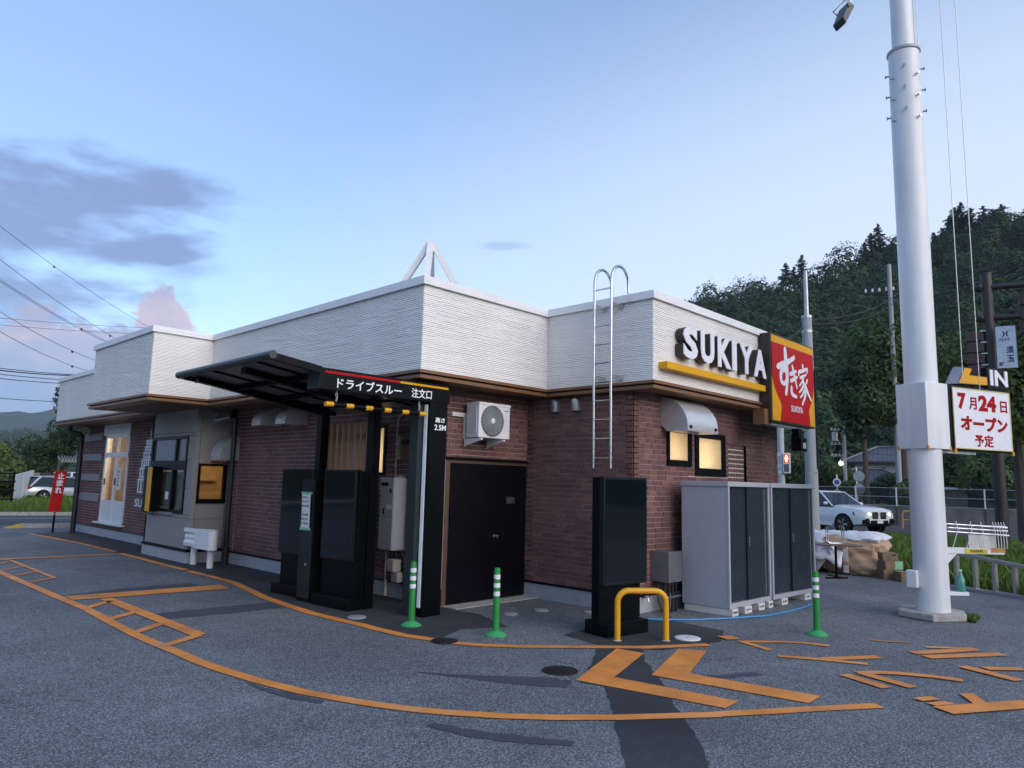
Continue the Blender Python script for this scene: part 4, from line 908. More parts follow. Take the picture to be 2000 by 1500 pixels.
# ================================================================ GUARD RAIL
gr = thing('guard_rail', 'short white steel guard rail with rounded end beside the service bay', 'guard rail', (6.2, 14.3, 0))
prof = [(-.05, .37), (-.055, .40), (-.055, .44), (-.02, .48), (-.02, .50), (-.035, .53), (-.035, .55), (-.02, .58), (-.02, .60), (-.055, .64), (-.055, .68), (-.05, .71)]
N = len(prof); y0, y1 = 14.1, 14.80; xx = 6.07
q = MB(); q.prism([(xx+p[0], p[1]) for p in prof]+[(xx+.02, .71), (xx+.02, .37)], 'y', y0, y1); ob('beam', q, M_WHITE, gr)
wing = [(xx-.062, 14.28), (xx-.062, 13.72)]+[(xx+.028-.09*math.cos(a), 13.66-.09*math.sin(a)) for a in [math.pi*i/8 for i in range(9)]]+[(xx+.118, 13.9)]
q = MB(); q.prism(wing, 'z', .355, .722); ob('end_wing', q, M_WHITE, gr, smooth=True)
for y in (14.62, 13.86): q = MB(); q.tube([(6.17, y, 0), (6.17, y, .55)], .06, 16); ob('post', q, M_WHITE, gr, smooth=True)
q = MB()
for y in (14.74, 14.6, 14.15, 14.0):
    for z in (.42, .63): q.lathe([(.014, 0), (.012, .012), (.002, .014)], 8); q.v[-24:] = [(xx-.064-zz, y+x, z+yy) for x, yy, zz in q.v[-24:]]
ob('bolt', q, M_GALV, gr)
# ================================================================ BOLLARDS
def bollard(label, p):
    t = thing('bollard', label, 'bollard', (p[0], p[1], 0), 0, 'green flexible bollards on the lot')
    q = MB(); q.lathe([(.125, 0), (.125, .012), (.10, .03), (.06, .05), (.042, .06)], 24); ob('base', q, mat('pale green base', (.05, .36, .12), .5), t, w=False, smooth=True)
    q = MB(); q.lathe([(.041, .05), (.037, .5), (.036, .74), (.034, .755), (.02, .762), (.002, .763)], 20); ob('post', q, M_GREEN, t, w=False, smooth=True)
    for z in (.445, .54, .635): q = MB(); q.lathe([(.0382, z), (.0378, z+.05)], 20); ob('reflective_band', q, M_REFL, t, w=False, smooth=True)
    return t
b1_ = bollard('green bollard with white bands in front of the black pillar', gz(803, 1222))
dup(b1_, gz(968, 1241), .6, 'green bollard with white bands in front of the double door'); dup(b1_, gz(1596, 1240), 1.1, 'green bollard with white bands at the corner of the grey cabinets')
# ================================================================ YELLOW HOOP
hp = thing('hoop_barrier', 'yellow steel hoop barrier in front of the black display stand', 'barrier', (7.2, 4.83, 0))
a, b = Vector((6.995, 5.02, 0)), Vector((7.432, 4.655, 0)); d = (b-a).normalized(); L = (b-a).length; rr = .13; H = .555
pts = [a, a+Vector((0, 0, H-rr))]+[a+d*(rr-rr*math.cos(t))+Vector((0, 0, H-rr+rr*math.sin(t))) for t in [math.pi/2*i/7 for i in range(1, 8)]]+[b-d*(rr-rr*math.cos(t))+Vector((0, 0, H-rr+rr*math.sin(t))) for t in [math.pi/2*(7-i)/7 for i in range(0, 8)]]+[b]
q = MB(); q.tube(pts, .034, 16); ob('hoop', q, M_YELLOW, hp, smooth=True)
q = MB()
for p in (a, b): q.lathe([(.05, 0), (.05, .008), (.036, .012)], 16, p)
ob('foot_ring', q, M_CONC2, hp)
# ================================================================ CABINETS ON BLOCKS
def cabinet(x0, x1, y0, y1, lab, ang):
    t = thing('storage_cabinet', lab, 'cabinet', (x0, y0, .1), ang, 'grey steel storage cabinets')
    w_, d_ = x1-x0, y1-y0; Hc = 1.74
    q = MB(); q.box(0, .03, .03, d_, .06, Hc-.04); q.box(w_-.03, w_, .03, d_, .06, Hc-.04); q.box(.03, w_-.03, d_-.03, d_, .06, Hc-.04); ob('carcass', q, M_CABG, t, w=False)
    q = MB(); q.box(-.02, w_+.015, -.01, d_+.01, Hc-.07, Hc); ob('top', q, M_CABG, t, w=False, bevel=.008)
    q = MB(); q.box(0, w_, 0, d_, 0, .065); ob('bottom_rail', q, M_CABG, t, w=False, bevel=.006)
    for a, b in ((-.004, .035), (w_-.045, w_+.002)): q = MB(); q.box(a, b, -.004, .03, .065, Hc-.07); ob('corner_post', q, M_CABG, t, w=False, bevel=.004)
    for k, (a, b, yy) in enumerate(((.04, w_*.5, .045), (w_*.46, w_-.05, .015))):
        q = MB(); q.box(a, b, yy, yy+.022, .075, Hc-.075); dr_ = ob('sliding_door', q, M_CABD, t, w=False, bevel=.003)
        if k == 1:
            q = MB(); q.box(a+.03, a+.06, yy-.012, yy, .82, .95); ob('handle', q, M_STEEL, dr_, w=False, bevel=.005); q = MB(); q.box(b-.12, b-.095, yy-.01, yy, .1, Hc-.1); ob('edge_strip', q, M_GALV, dr_, w=False)
    return t
cabinet(9.475, 10.775, 4.92, 5.66, 'grey steel storage cabinet with dark doors nearer the hoop, left of two', 0)
cabinet(10.80, 12.30, 4.90, 5.62, 'grey steel storage cabinet with dark doors on the right of two', R(-2))
for k, (x, ln, lb) in enumerate(((9.49, .24, 'first'), (9.86, .30, 'second'), (10.3, .26, 'third'), (10.62, .2, 'fourth'), (11.05, .30, 'fifth'), (11.85, .34, 'rightmost'))):
    t = thing('concrete_block', 'white hollow concrete block under the cabinets, %s from the left' % lb if lb != 'rightmost' else 'white hollow concrete block under the right end of the cabinets', 'block', (x, 4.9, 0), 0, 'blocks under the cabinets')
    dy = -.012-.035*(x-10.8) if x > 10.9 else -.01
    q = MB(); q.box(0, ln*.72, dy, .74, 0, .098); ob('body', q, M_BLOCK, t, w=False, bevel=.006)
    q = MB()
    for f in (.25, .5, .75): c = ln*.72*f; q.box(c-.016, c+.016, dy-.002, dy+.002, .035+.01*random.random(), .065)
    ob('core_hole', q, M_INK, t, w=False)
# hose
hs = [gz(*p, .012) for p in ((1252, 1209), (1300, 1211), (1365, 1211), (1430, 1208), (1500, 1203), (1540, 1195), (1570, 1187), (1585, 1181))]
q = MB(); q.tube([(p.x, p.y, .016) for p in hs], .013, 8); ob('hose', q, M_HOSE, smooth=True, label='blue garden hose lying in front of the grey cabinets', cat='hose')
# electric box and pipes
eb = thing('junction_box', 'grey steel junction box with black conduits below it beside the cabinet', 'junction box', (9.1, 5.72, .0))
q = MB(); q.box(8.96, 9.3, 5.56, 5.86, .42, .84); ob('box', q, mat('dull grey steel', (.2, .2, .22), .4, .5), eb, bevel=.006); q = MB(); q.box(9.3, 9.4, 5.6, 5.86, .44, .66); ob('side_duct', q, MATS['dull grey steel'], eb, bevel=.01)
for k in range(7): x = 9.0+k*.05; q = MB(); q.tube([(x, 5.66+.02*(k % 2), .42), (x, 5.66+.02*(k % 2), 0)], .018, 8); ob('conduit', q, M_PIPE, eb, smooth=True)
q = MB(); q.tube([(8.98, 5.74, .42), (8.9, 5.7, .2), (8.84, 5.6, .05), (8.8, 5.5, .015), (8.72, 5.4, .014)], .012, 8); ob('cable', q, M_PIPE, eb, smooth=True)
q = MB(); q.box(8.99, 9.36, 5.62, 5.635, .2, .225); ob('clamp_strip', q, M_GALV, eb)
tp = thing('wall_tap', 'small chrome water tap on the wall base beside the junction box', 'tap', (8.75, 5.85, .2))
q = MB(); q.tube([(8.75, 5.86, .21), (8.75, 5.77, .21), (8.75, 5.75, .16)], .012, 8); ob('spout', q, M_STEEL, tp, smooth=True); q = MB(); q.box(8.71, 8.79, 5.78, 5.80, .235, .25); ob('handle', q, M_STEEL, tp)
# ================================================================ PYLON SIGN
PX, PY = 11.80, 3.02
pl = thing('pylon_pole', 'thick white steel sign pole with bolted joint standing on a concrete slab', 'pole', (PX, PY, 0))
q = MB(); q.lathe([(.224, .1), (.22, 8.61)], 40, (PX, PY, 0)); ob('lower_shaft', q, M_POLE, pl, smooth=True)
q = MB(); q.lathe([(.158, 8.61), (.154, 14.5)], 36, (PX, PY, 0)); ob('upper_shaft', q, M_POLE, pl, smooth=True)
q = MB(); q.lathe([(.225, 8.58), (.238, 8.59), (.238, 8.63), (.155, 8.632)], 40, (PX, PY, 0)); ob('joint_ring', q, M_CABG, pl, smooth=True)
for k in range(3):
    for j in range(8):
        a = 2*math.pi*(j+.3)/8; z = 8.28-.35*k-(.14 if j % 2 else 0); d = Vector((math.cos(a), math.sin(a), 0)); c = Vector((PX, PY, z))
        if d.dot(Vector((-.95, -.3, 0))) < -.35: continue
        q = MB(); q.tube([c+d*.21, c+d*.262], .012, 6); q.tube([c+d*.26, c+d*.275], .024, 6); ob('bolt', q, M_GALV, pl)
SA = math.atan2(-.370, .929); RS = T3((PX, PY, 0)) @ Matrix.Rotation(SA, 4, 'Z')
q = MB(); q.T = RS; q.box(-.24, .24, -.24, .24, 2.38, 3.335); ob('shroud', q, M_POLE, pl, bevel=.006)
for x, y in ((-.245, -.245), (-.245, .22), (.22, -.245)): q = MB(); q.T = RS; q.box(x, x+.028, y, y+.028, 2.365, 2.42); ob('corner_clip', q, M_YELLOW, pl)
q = MB(); q.box(PX-.32, PX-.18, PY+.1, PY+.24, .42, .66); ob('switch_box', q, M_WHITE2, pl, bevel=.015)
sl = [gz(*p) for p in ((1760, 1204), (1820, 1217), (1888, 1212), (1830, 1190))]
q = MB(); c0 = Vector((PX, PY)); v1 = Vector((.93, -.37))*.0
pts = [(11.51, 3.40), (11.355, 2.9), (11.80, 2.6), (12.2, 2.72), (12.3, 3.25), (12.0, 3.5)]
q.prism(pts, 'z', 0, .1); ob('footing', q, M_CONC2, pl, bevel=.02)
q = MB(); q.lathe([(.154, 14.5), (.05, 14.62)], 24, (PX, PY, 0)); ob('cap', q, M_WHITE, pl, smooth=True)
# lamp on an arm high up
la = thing('area_lamp', 'grey flat floodlight on a thin arm high beside the white pole', 'lamp', (PX, PY, 9.6))
lc = Vector((0, 0, CAMH))+ray(1650, 22)*13.8; lp = Vector((PX-.1, PY+.15, lc.z+1.3))
q = MB(); q.tube([lc, lc+(lp-lc)*.5+Vector((0, 0, .12)), lp], .022, 8); ob('arm', q, M_GALV, la, smooth=True)
dv = (lp-lc).normalized(); sv = dv.cross(Vector((0, 0, 1))).normalized(); nv = sv.cross(dv)
def lb(a, b, c): return lc+(dv*a+sv*b+nv*c)*1.2
q = MB(); q.hexa([lb(-.24, -.1, -.07), lb(.06, -.1, -.05), lb(.06, .1, -.05), lb(-.24, .1, -.07)], [lb(-.2, -.1, .01), lb(.06, -.1, .05), lb(.06, .1, .05), lb(-.2, .1, .01)]); ob('head', q, M_DARKT, la, bevel=.01)
q = MB(); q.hexa([lb(-.23, -.085, -.075), lb(.03, -.085, -.056), lb(.03, .085, -.056), lb(-.23, .085, -.075)], [lb(-.23, -.085, -.071), lb(.03, -.085, -.052), lb(.03, .085, -.052), lb(-.23, .085, -.071)]); ob('lens', q, mat('grey lamp glass', (.3, .32, .3), .2), la)
q = MB(); q.tube([lb(.0, -.12, -.0), lb(.02, -.13, .1), lb(.02, .13, .1), lb(.0, .12, 0)], .014, 6); ob('yoke', q, M_GALV, la)
# panel sign, turned a little from the building axes
pn = thing('panel_sign', 'white panel with red opening date characters in a black frame beside the pole', 'sign', (PX, PY, 2.378), SA); pn.scale = (.966, .966, .966)
q = MB(); q.box(.26, 2.12, -.0, .16, 2.43-2.4, 3.45-2.4); ob('case', q, M_BLACK, pn, w=False, bevel=.006)
q = MB(); q.box(.70, 2.10, -.016, -.001, .055, 1.0); fc = ob('panel', q, M_LETTER, pn, w=False)
q = MB()
for (a, b, c, d) in ((.69, 2.11, .045, .06), (.69, 2.11, .995, 1.01), (.69, .705, .06, .995), (2.095, 2.11, .06, .995)): q.box(a, b, -.022, -.012, c, d)
ob('edge_trim', q, mat('pale yellow edging', (.6, .5, .2), .5), pn, w=False)
M_REDP = mat('red print', (.36, .004, .01), .6, spec=.1)
for bd, x, z, wd, ht in (('7', .91, .80, .2, .26), ('月', 1.17, .775, .19, .2), ('24', 1.53, .795, .44, .26), ('日', 1.94, .765, .17, .19), ('オープン', 1.43, .46, 1.16, .24), ('予定', 1.40, .19, .46, .2)):
    V2, F2 = text_mesh(bd, wd, ht, .028 if bd in ('予定', '月', '日') else .05, .003); q = MB(); q.T = T3((x, -.017, z)) @ FACE_Y; q.add(V2, F2); ob('lettering', q, M_REDP, fc, w=False)
q = MB(); q.prism([(.84, 1.07), (1.565, 1.09), (1.565, 1.235), (1.13, 1.235), (1.21, 1.345), (1.01, 1.345)], 'y', -.02, .1)
ar = ob('arrow', q, M_DKBROWN, pn, w=False); q = MB(); q.prism([(.85, 1.08), (1.555, 1.10), (1.555, 1.225), (1.115, 1.225), (1.19, 1.335), (1.015, 1.335)], 'y', -.024, -.021); ob('arrow_face', q, M_SYEL, ar, w=False)
q = MB(); q.hexa([(.70, .1, 1.07), (.835, -.02, 1.07), (.835, .1, 1.07), (.72, .1, 1.07)], [(.92, .1, 1.36), (1.005, -.02, 1.35), (1.0, .1, 1.35), (.93, .1, 1.36)]); ob('arrow_side', q, mat('blue grey side', (.2, .23, .3), .5), ar, w=False)
q = MB(); q.box(1.60, 2.12, .0, .1, 1.06, 1.40); ib = ob('in_board', q, M_BLACK, pn, w=False)
V2, F2 = text_mesh('IN', .45, .26, .03, .02); q = MB(); q.T = T3((1.87, -.001, 1.235)) @ FACE_Y; q.add(V2, F2); ob('in_lettering', q, M_LETTER, ib, w=False)
for x in (.68, 2.1): q = MB(); q.box(x, x+.04, -.02, .02, -.02, .04); ob('corner_clip', q, M_YELLOW, pn, w=False)
q = MB(); q.box(.3, 1.35, .1, .15, -.03, .02); ob('support_rail', q, M_GALV, pn, w=False)
# ropes hanging along the pole, tied to the bundle arm
rp_ = thing('hoist_ropes', 'two long thin ropes hanging down right of the white pole', 'ropes', (PX, PY, 0))
def vert_rope(px0, py0, dist, z0, z1, r):
    d = ray(px0, py0); l = math.hypot(d.x, d.y); p = (d.x/l*dist, d.y/l*dist); q = MB(); q.tube([(p[0], p[1], z0), (p[0], p[1], z1)], r, 6); ob('rope', q, M_GALV, rp_, smooth=True); return p
pa = vert_rope(1866, 500, 12.6, 3.4, 14.3, .006); pb = vert_rope(1897, 500, 12.8, 3.3, 14.3, .006)
for x, y in ((1785, 50), (1791, 50)): vert_rope(x, y, 12.3, 8.65, 14.3, .006)
q = MB(); q.tube([(PX, PY, 14.3), (pa[0], pa[1], 14.3), (pb[0], pb[1], 14.3)], .03, 8); ob('top_bar', q, M_GALV, rp_)
# bracket arm carrying the tied bundle
RT = rt0                                               # to the right as seen from the lot
arm = thing('bracket_arm', 'white bracket arm with yellow warning label fixed to the pole', 'bracket', (PX, PY, .9), math.atan2(RT.y, RT.x))
q = MB(); q.box(.2, 1.05, -.04, .04, 0, .085); q.prism([(.2, 0), (.38, 0), (.2, -.18)], 'y', -.03, .03); ob('arm', q, M_WHITE, arm, w=False, bevel=.005)
q = MB(); q.box(.48, .80, -.045, -.041, .01, .075); lbq = ob('warning_label', q, mat('label yellow', (.65, .5, .03), .5), arm, w=False)
q = MB()
for k in range(7): q.box(.56+k*.026, .575+k*.026, -.047, -.0455, .025, .06)
ob('label_print', q, M_INK, lbq, w=False)
q = MB(); q.box(.86, 1.056, -.046, .046, .03, .09); ob('orange_tip', q, mat('orange tip', (.6, .25, .05), .5), arm, w=False)
q = MB(); q.box(.2, .5, -.05, .05, -.58, -.53); ob('lower_step', q, M_WHITE, arm, w=False)
bd_ = thing('rod_bundle', 'bundle of grey metal rods tied with white cord above the bracket arm', 'bundle', (PX+RT.x*.65, PY+RT.y*.65, 1.0), math.atan2(RT.y, RT.x))
for k in range(9):
    x0, x1 = -.42+.03*random.random(), .45+.05*random.random(); q = MB(); q.tube([(x0, -.06+.05*(k % 3), .2+.055*(k//3)+.01*random.random()), (x1, -.05+.05*(k % 3), .17+.055*(k//3)+.01*random.random())], .012, 8); ob('rod', q, M_ALU, bd_, w=False, smooth=True)
for x in (-.3, -.1, .05, .22, .26, .30, .34, .38):
    q = MB(); q.tube([(x, -.085, .36), (x+.02, -.095, .25), (x+.05*(1 if x > 0 else -1), -.06, -.015)], .006, 5); ob('cord', q, M_PAPER, bd_, w=False)
q = MB(); q.box(-.1, .28, -.03, .05, -.012, .19); ob('cradle', q, M_ALU, bd_, w=False)
# aluminium ladder lying on its side
al = thing('aluminium_ladder', 'long aluminium ladder lying on its side along the grass edge', 'ladder', (15.67, 3.7, 0), math.atan2(-1.222, -.502))
for zz in (.03, .62):
    for yy in (0, .09):
        L_ = 4.0; q = MB(); zt = (lambda x: zz if zz < .1 else zz+.05-.10*x) ; q.hexa([(0, yy-.012, zt(0)-.03), (L_, yy-.012, zt(L_)-.03 if zz > .1 else 0), (L_, yy+.012, zt(L_)-.03 if zz > .1 else 0), (0, yy+.012, zt(0)-.03)], [(0, yy-.012, zt(0)+.03), (L_, yy-.012, zt(L_)+.03), (L_, yy+.012, zt(L_)+.03), (0, yy+.012, zt(0)+.03)]); ob('rail', q, M_ALU, al, w=False, bevel=.004)
for k in range(11):
    x = .12+k*.35; q = MB(); q.box(x-.025, x+.025, .0, .09, .05, .63-.10*x); ob('rung', q, M_ALU, al, w=False)
bt = thing('water_bottle', 'clear green plastic bottle standing on the lower pole step', 'bottle', (PX+RT.x*.42, PY+RT.y*.42, .37))
q = MB(); q.lathe([(.05, 0), (.055, .02), (.055, .17), (.03, .22), (.018, .25), (.018, .28)], 16); ob('body', q, mat('green plastic bottle', (.08, .3, .25), .15), bt, w=False, smooth=True)
q = MB(); q.lathe([(.02, .28), (.02, .305)], 12); ob('cap', q, M_WHITE2, bt, w=False)
# ================================================================ BAGS, TABLE, BOXES
def lumpy(prof, n, c, amp, sx=1, sy=1, seed=0, squareness=.35):
    """sack: a lathe with squared plan, folds and bulges"""
    q = MB(); vs = []; fs = []; r_ = random.Random(seed); ph = [r_.uniform(0, 6) for _ in range(8)]
    for i, (r0, z) in enumerate(prof):
        for j in range(n):
            a = 2*math.pi*j/n; ca, sa = math.cos(a), math.sin(a)
            sqr = 1/max(abs(ca), abs(sa)); f = 1+squareness*(sqr-1)
            w_ = amp*(1.5*math.sin(2*a+ph[5]+z*3)+math.sin(3*a+ph[0]+z*7)+.8*math.sin(5*a+ph[1]-z*15)+1.1*abs(math.sin(z*17+2.2*math.sin(a*3+ph[6])+ph[3]))+.6*math.sin(11*a+ph[2]+z*31+2*math.sin(z*9))+r_.uniform(-.22, .22))
            vs.append((c[0]+(r0*f+w_)*ca*sx, c[1]+(r0*f+w_)*sa*sy, c[2]+z+amp*.6*math.sin(4*a+ph[4])*(1 if 0 < i else 0)))
    for i in range(len(prof)-1):
        for j in range(n): k = (j+1) % n; fs.append((i*n+j, i*n+k, (i+1)*n+k, (i+1)*n+j))
    fs.append(tuple((len(prof)-1)*n+j for j in range(n))); q.add(vs, fs); return q
bg_ = thing('bulk_bag', 'bulging beige woven bulk bag with a white strap by the grass', 'bag', (16.75, 5.75, 0))
prf = [(.47, 0), (.53, .03), (.56, .07)]+[(.57+.035*math.sin(k*.5), .1+k*.033) for k in range(17)]+[(.55, .68), (.51, .74), (.44, .79), (.30, .82), (.1, .83)]
q = lumpy(prf, 96, (16.75, 5.72, 0), .022, 1, 1.0, 3, .55); ob('sack', q, M_BAG, bg_, smooth=True)
q = lumpy([(.52, .69), (.58, .735), (.57, .765), (.47, .83), (.32, .865), (.1, .88)], 96, (16.8, 5.66, 0), .026, .95, .95, 5, .5); ob('white_liner', q, M_SHEET, bg_, smooth=True)
for yy in (5.72, ): q = MB(); q.strip([(0, 0), (0, 1)], .1, 0); q = MB(); q.hexa([(16.09, yy-.06, .05), (16.10, yy-.06, .05), (16.10, yy+.04, .05), (16.09, yy+.04, .05)], [(16.12, yy-.05, .66), (16.13, yy-.05, .66), (16.13, yy+.05, .66), (16.12, yy+.05, .66)]); ob('strap', q, M_PAPER, bg_)
b2_ = thing('rubbish_bag', 'low beige sack covered by crumpled white sheets behind the folding table', 'bag', (16.9, 7.1, 0))
q = lumpy([(.62, 0), (.68, .1), (.70, .2), (.71, .3), (.69, .4), (.66, .5), (.55, .62), (.2, .68)], 84, (16.9, 7.05, 0), .03, 1, 1.25, 9, .5); ob('sack', q, M_BAG, b2_, smooth=True)
def sheet(c, lx, ly, zf, seed, nx=26, ny=26):
    r_ = random.Random(seed); q = MB(); ph = [r_.uniform(0, 6) for _ in range(10)]; vs = []
    for i in range(nx+1):
        for j in range(ny+1):
            u, v = -1+2*i/nx, -1+2*j/ny
            cr = .03*(math.sin(9*u+ph[0]+4*v)+math.sin(13*v+ph[1]-6*u)+.6*math.sin(23*u+17*v+ph[2])+.5*math.sin(31*v-19*u+ph[3]))
            x, y = c[0]+u*lx+cr*.6, c[1]+v*ly+cr*.5; vs.append((x, y, zf(u, v)+cr))
    q.add(vs, [(i*(ny+1)+j, (i+1)*(ny+1)+j, (i+1)*(ny+1)+j+1, i*(ny+1)+j+1) for i in range(nx) for j in range(ny)]); return q
q = sheet((16.7, 6.9), .85, 1.15, lambda u, v: .80-.55*max(0, -u-.35)**1.1*1.4-.25*max(0, abs(v)-.6), 2); o = ob('white_sheet', q, M_SHEET, b2_, smooth=True); o.modifiers.new('t', 'SOLIDIFY').thickness = .006
q = sheet((16.12, 6.15), .04, .45, lambda u, v: .55+.18*u-.05*v*v, 4, 10, 24)
q = MB(); nn = 24
vs = [(16.02-.05*math.sin(j*.7)+.02*math.sin(i*1.3+j), 5.9+.75*j/nn+.02*math.sin(i), .68-.5*i/10*(1-.35*math.sin(j*.35))) for i in range(11) for j in range(nn+1)]
q.add(vs, [(i*(nn+1)+j, i*(nn+1)+j+1, (i+1)*(nn+1)+j+1, (i+1)*(nn+1)+j) for i in range(10) for j in range(nn)]); ob('hanging_sheet', q, M_SHEET, b2_, smooth=True)
rs_ = random.Random(4)
for k in range(8):
    x, y = 16.6+rs_.uniform(-.4, .5), 7.2+rs_.uniform(-.5, .5); q = MB(); a = rs_.uniform(0, 3); c, s = math.cos(a)*.14, math.sin(a)*.14
    q.hexa([(x-c, y-s, .84), (x+c, y-s+.02, .85), (x+c-s, y+s, .87), (x-c-s, y+c, .85)], [(x-c, y-s, .85), (x+c, y-s+.02, .865), (x+c-s, y+s, .885), (x-c-s, y+c, .865)]); ob('scrap', q, M_CARD if k % 2 else M_PAPER, b2_)
tb = thing('pedestal_table', 'small round-edged table on one black pedestal standing before the bags', 'table', (15.3, 5.62, 0))
q = MB(); q.lathe([(.0, 0), (.0, 0)], 4); q = MB()
tdir = math.atan2(RT.y, RT.x)
q.T = T3((15.3, 5.62, 0)) @ Matrix.Rotation(tdir, 4, 'Z'); q.box(-.42, .42, -.3, .3, .655, .685); ob('top', q, mat('dark table top', (.10, .05, .035), .35), tb, bevel=.008)
q = MB(); q.tube([(15.3, 5.62, .02), (15.3, 5.62, .655)], .025, 12); ob('pedestal', q, M_BLACK, tb, smooth=True)
q = MB(); q.T = T3((15.3, 5.62, 0)) @ Matrix.Rotation(tdir+.3, 4, 'Z'); q.box(-.26, .26, -.022, .022, .0, .03); ob('foot_bar', q, M_BLACK, tb); q = MB(); q.T = T3((15.3, 5.62, .0)) @ Matrix.Rotation(tdir+.3, 4, 'Z'); q.box(-.022, .022, -.26, .26, .03, .05); ob('foot_bar', q, M_BLACK, tb)
st = thing('upturned_frame', 'bent steel tube frame standing upside down on the pedestal table', 'frame', (15.3, 5.62, .686), tdir)
for yy, o_ in ((-.1, 0), (.1, .05)): q = MB(); q.tube([(-.19+o_, yy, .34), (-.19+o_, yy, .04), (-.15+o_, yy, .012), (.09+o_, yy, .012), (.13+o_, yy, .04), (.13+o_, yy, .34)], .011, 8); ob('tube', q, M_STEEL, st, w=False, smooth=True)
q = MB(); q.tube([(-.05, -.1, .012), (-.02, .1, .012)], .011, 8); ob('cross_tube', q, M_STEEL, st, w=False)
def carton(loc, rz, sx, sy, sz, lab, green=False):
    t = thing('cardboard_box', lab, 'box', loc, rz, 'cartons beside the bulk bag'); q = MB(); q.box(-sx/2, sx/2, -sy/2, sy/2, 0, sz); ob('carton', q, M_CARD, t, w=False, bevel=.004)
    q = MB(); q.box(.02, .11, -sy/2-.002, -sy/2, sz*.62, sz*.82); ob('print', q, M_INK, t, w=False)
    q = MB(); q.box(-sx/2-.001, sx/2+.001, -.025, .025, sz, sz+.0015); ob('tape', q, mat('parcel tape', (.35, .25, .15), .3), t, w=False)
    if green: q = MB(); q.box(sx/2-.16, sx/2+.002, -sy/2-.003, -sy/2-.0005, sz*.1, sz*.98); ob('green_label', q, M_TAPE, t, w=False)
cdr = math.atan2(-.67, -.34)+math.pi
carton((16.22, 4.92, 0), tdir, .36, .3, .185, 'brown cardboard box at the bottom left, against the bulk bag'); carton((16.08, 4.53, 0), tdir, .42, .3, .19, 'brown cardboard box on the ground nearest the white pole')
carton((16.25, 4.9, .187), tdir+.05, .36, .3, .18, 'brown cardboard box with a green label in the middle of the stack', True); carton((16.3, 4.95, .369), tdir-.1, .3, .26, .15, 'pale cardboard box on top of the carton stack')
# ================================================================ GRASS VERGE ON THE RIGHT
e0 = [Vector(p) for p in ((15.0, 2.2), (16.4, 3.85), (17.5, 5.35), (18.0, 6.4), (22.1, 27))]
vg = MB(); vp = [(15.0, 2.3), (16.9, 4.4), (17.9, 6.4), (22, 27), (32, 24), (33.0, 11.0), (34.3, 5.6), (33, -12), (17.4, -12)]
vg.poly([(x, y, .003) for x, y in vp]); ob('grass_verge', vg, M_GRASSG, kind='structure')
M_GRASS = leaf_mat('grass blades', (.055, .10, .018), (.16, .26, .05))
def inside(x, y, P):
    c = False; j = len(P)-1
    for i in range(len(P)):
        if (P[i][1] > y) != (P[j][1] > y) and x < (P[j][0]-P[i][0])*(y-P[i][1])/(P[j][1]-P[i][1])+P[i][0]: c = not c
        j = i
    return c
def np_mesh(name, V, quads, tint=None, tri=False):
    me = bpy.data.meshes.new(name); k = 3 if tri else 4; nf = len(quads)
    me.vertices.add(len(V)); me.vertices.foreach_set('co', np.asarray(V, np.float32).ravel())
    me.loops.add(nf*k); me.loops.foreach_set('vertex_index', np.asarray(quads, np.int32).ravel())
    me.polygons.add(nf); me.polygons.foreach_set('loop_start', np.arange(nf, dtype=np.int32)*k); me.polygons.foreach_set('loop_total', np.full(nf, k, np.int32))
    if tint is not None:
        at = me.attributes.new('tint', 'FLOAT', 'POINT'); at.data.foreach_set('value', np.asarray(tint, np.float32))
    me.update(calc_edges=True); return me
def grass(name, poly, n, h0, h1, box, label, m=M_GRASS, z=0.0, wide=.012):
    V = []; Fc = []; T = []; k = 0; r_ = random.Random(len(name)+n)
    tx = [(r_.uniform(box[0], box[1]), r_.uniform(box[2], box[3]), r_.random()) for _ in range(60)]
    while k < n:
        x, y = r_.uniform(box[0], box[1]), r_.uniform(box[2], box[3])
        if not inside(x, y, poly): continue
        tn = .5+.5*math.sin(x*1.7+math.sin(y*2.3)*2)*math.cos(y*1.1); h = r_.uniform(h0, h1)*(.7+.6*tn); a = r_.uniform(0, 6.28); b = r_.uniform(0, 6.28); ln = h*r_.uniform(.15, .6)
        w_ = wide*r_.uniform(.7, 1.6); dx, dy = math.cos(a)*w_, math.sin(a)*w_; ex, ey = math.cos(b)*ln, math.sin(b)*ln
        i = len(V); V += [(x-dx, y-dy, z), (x+dx, y+dy, z), (x+ex*.4+dx*.7, y+ey*.4+dy*.7, z+h*.6), (x+ex, y+ey, z+h)]
        Fc.append((i, i+1, i+2, i+3)); T += [tn*.7+.3*r_.random()]*4; k += 1
    o = ob(name, np_mesh(name, V, Fc, T), m, kind='stuff'); o['label'] = label; o['category'] = 'grass'
grass('verge_grass', vp, 46000, .12, .38, (15, 27, -1, 14), 'tall green grass on the verge behind the white pole', wide=.014)
grass('verge_grass', vp, 18000, .06, .17, (24, 34.3, -2, 18), 'rough green grass on the far verge below the white car', wide=.022)
wd_ = [(PX+.35+.3*random.random(), PY-.55+.3*random.random()) for _ in range(3)]
grass('weeds', [(11.78, 2.5), (12.25, 2.55), (12.3, 2.75), (11.8, 2.62)], 260, .04, .13, (11.7, 12.4, 2.4, 3), 'small weeds growing at the pole slab', wide=.012)
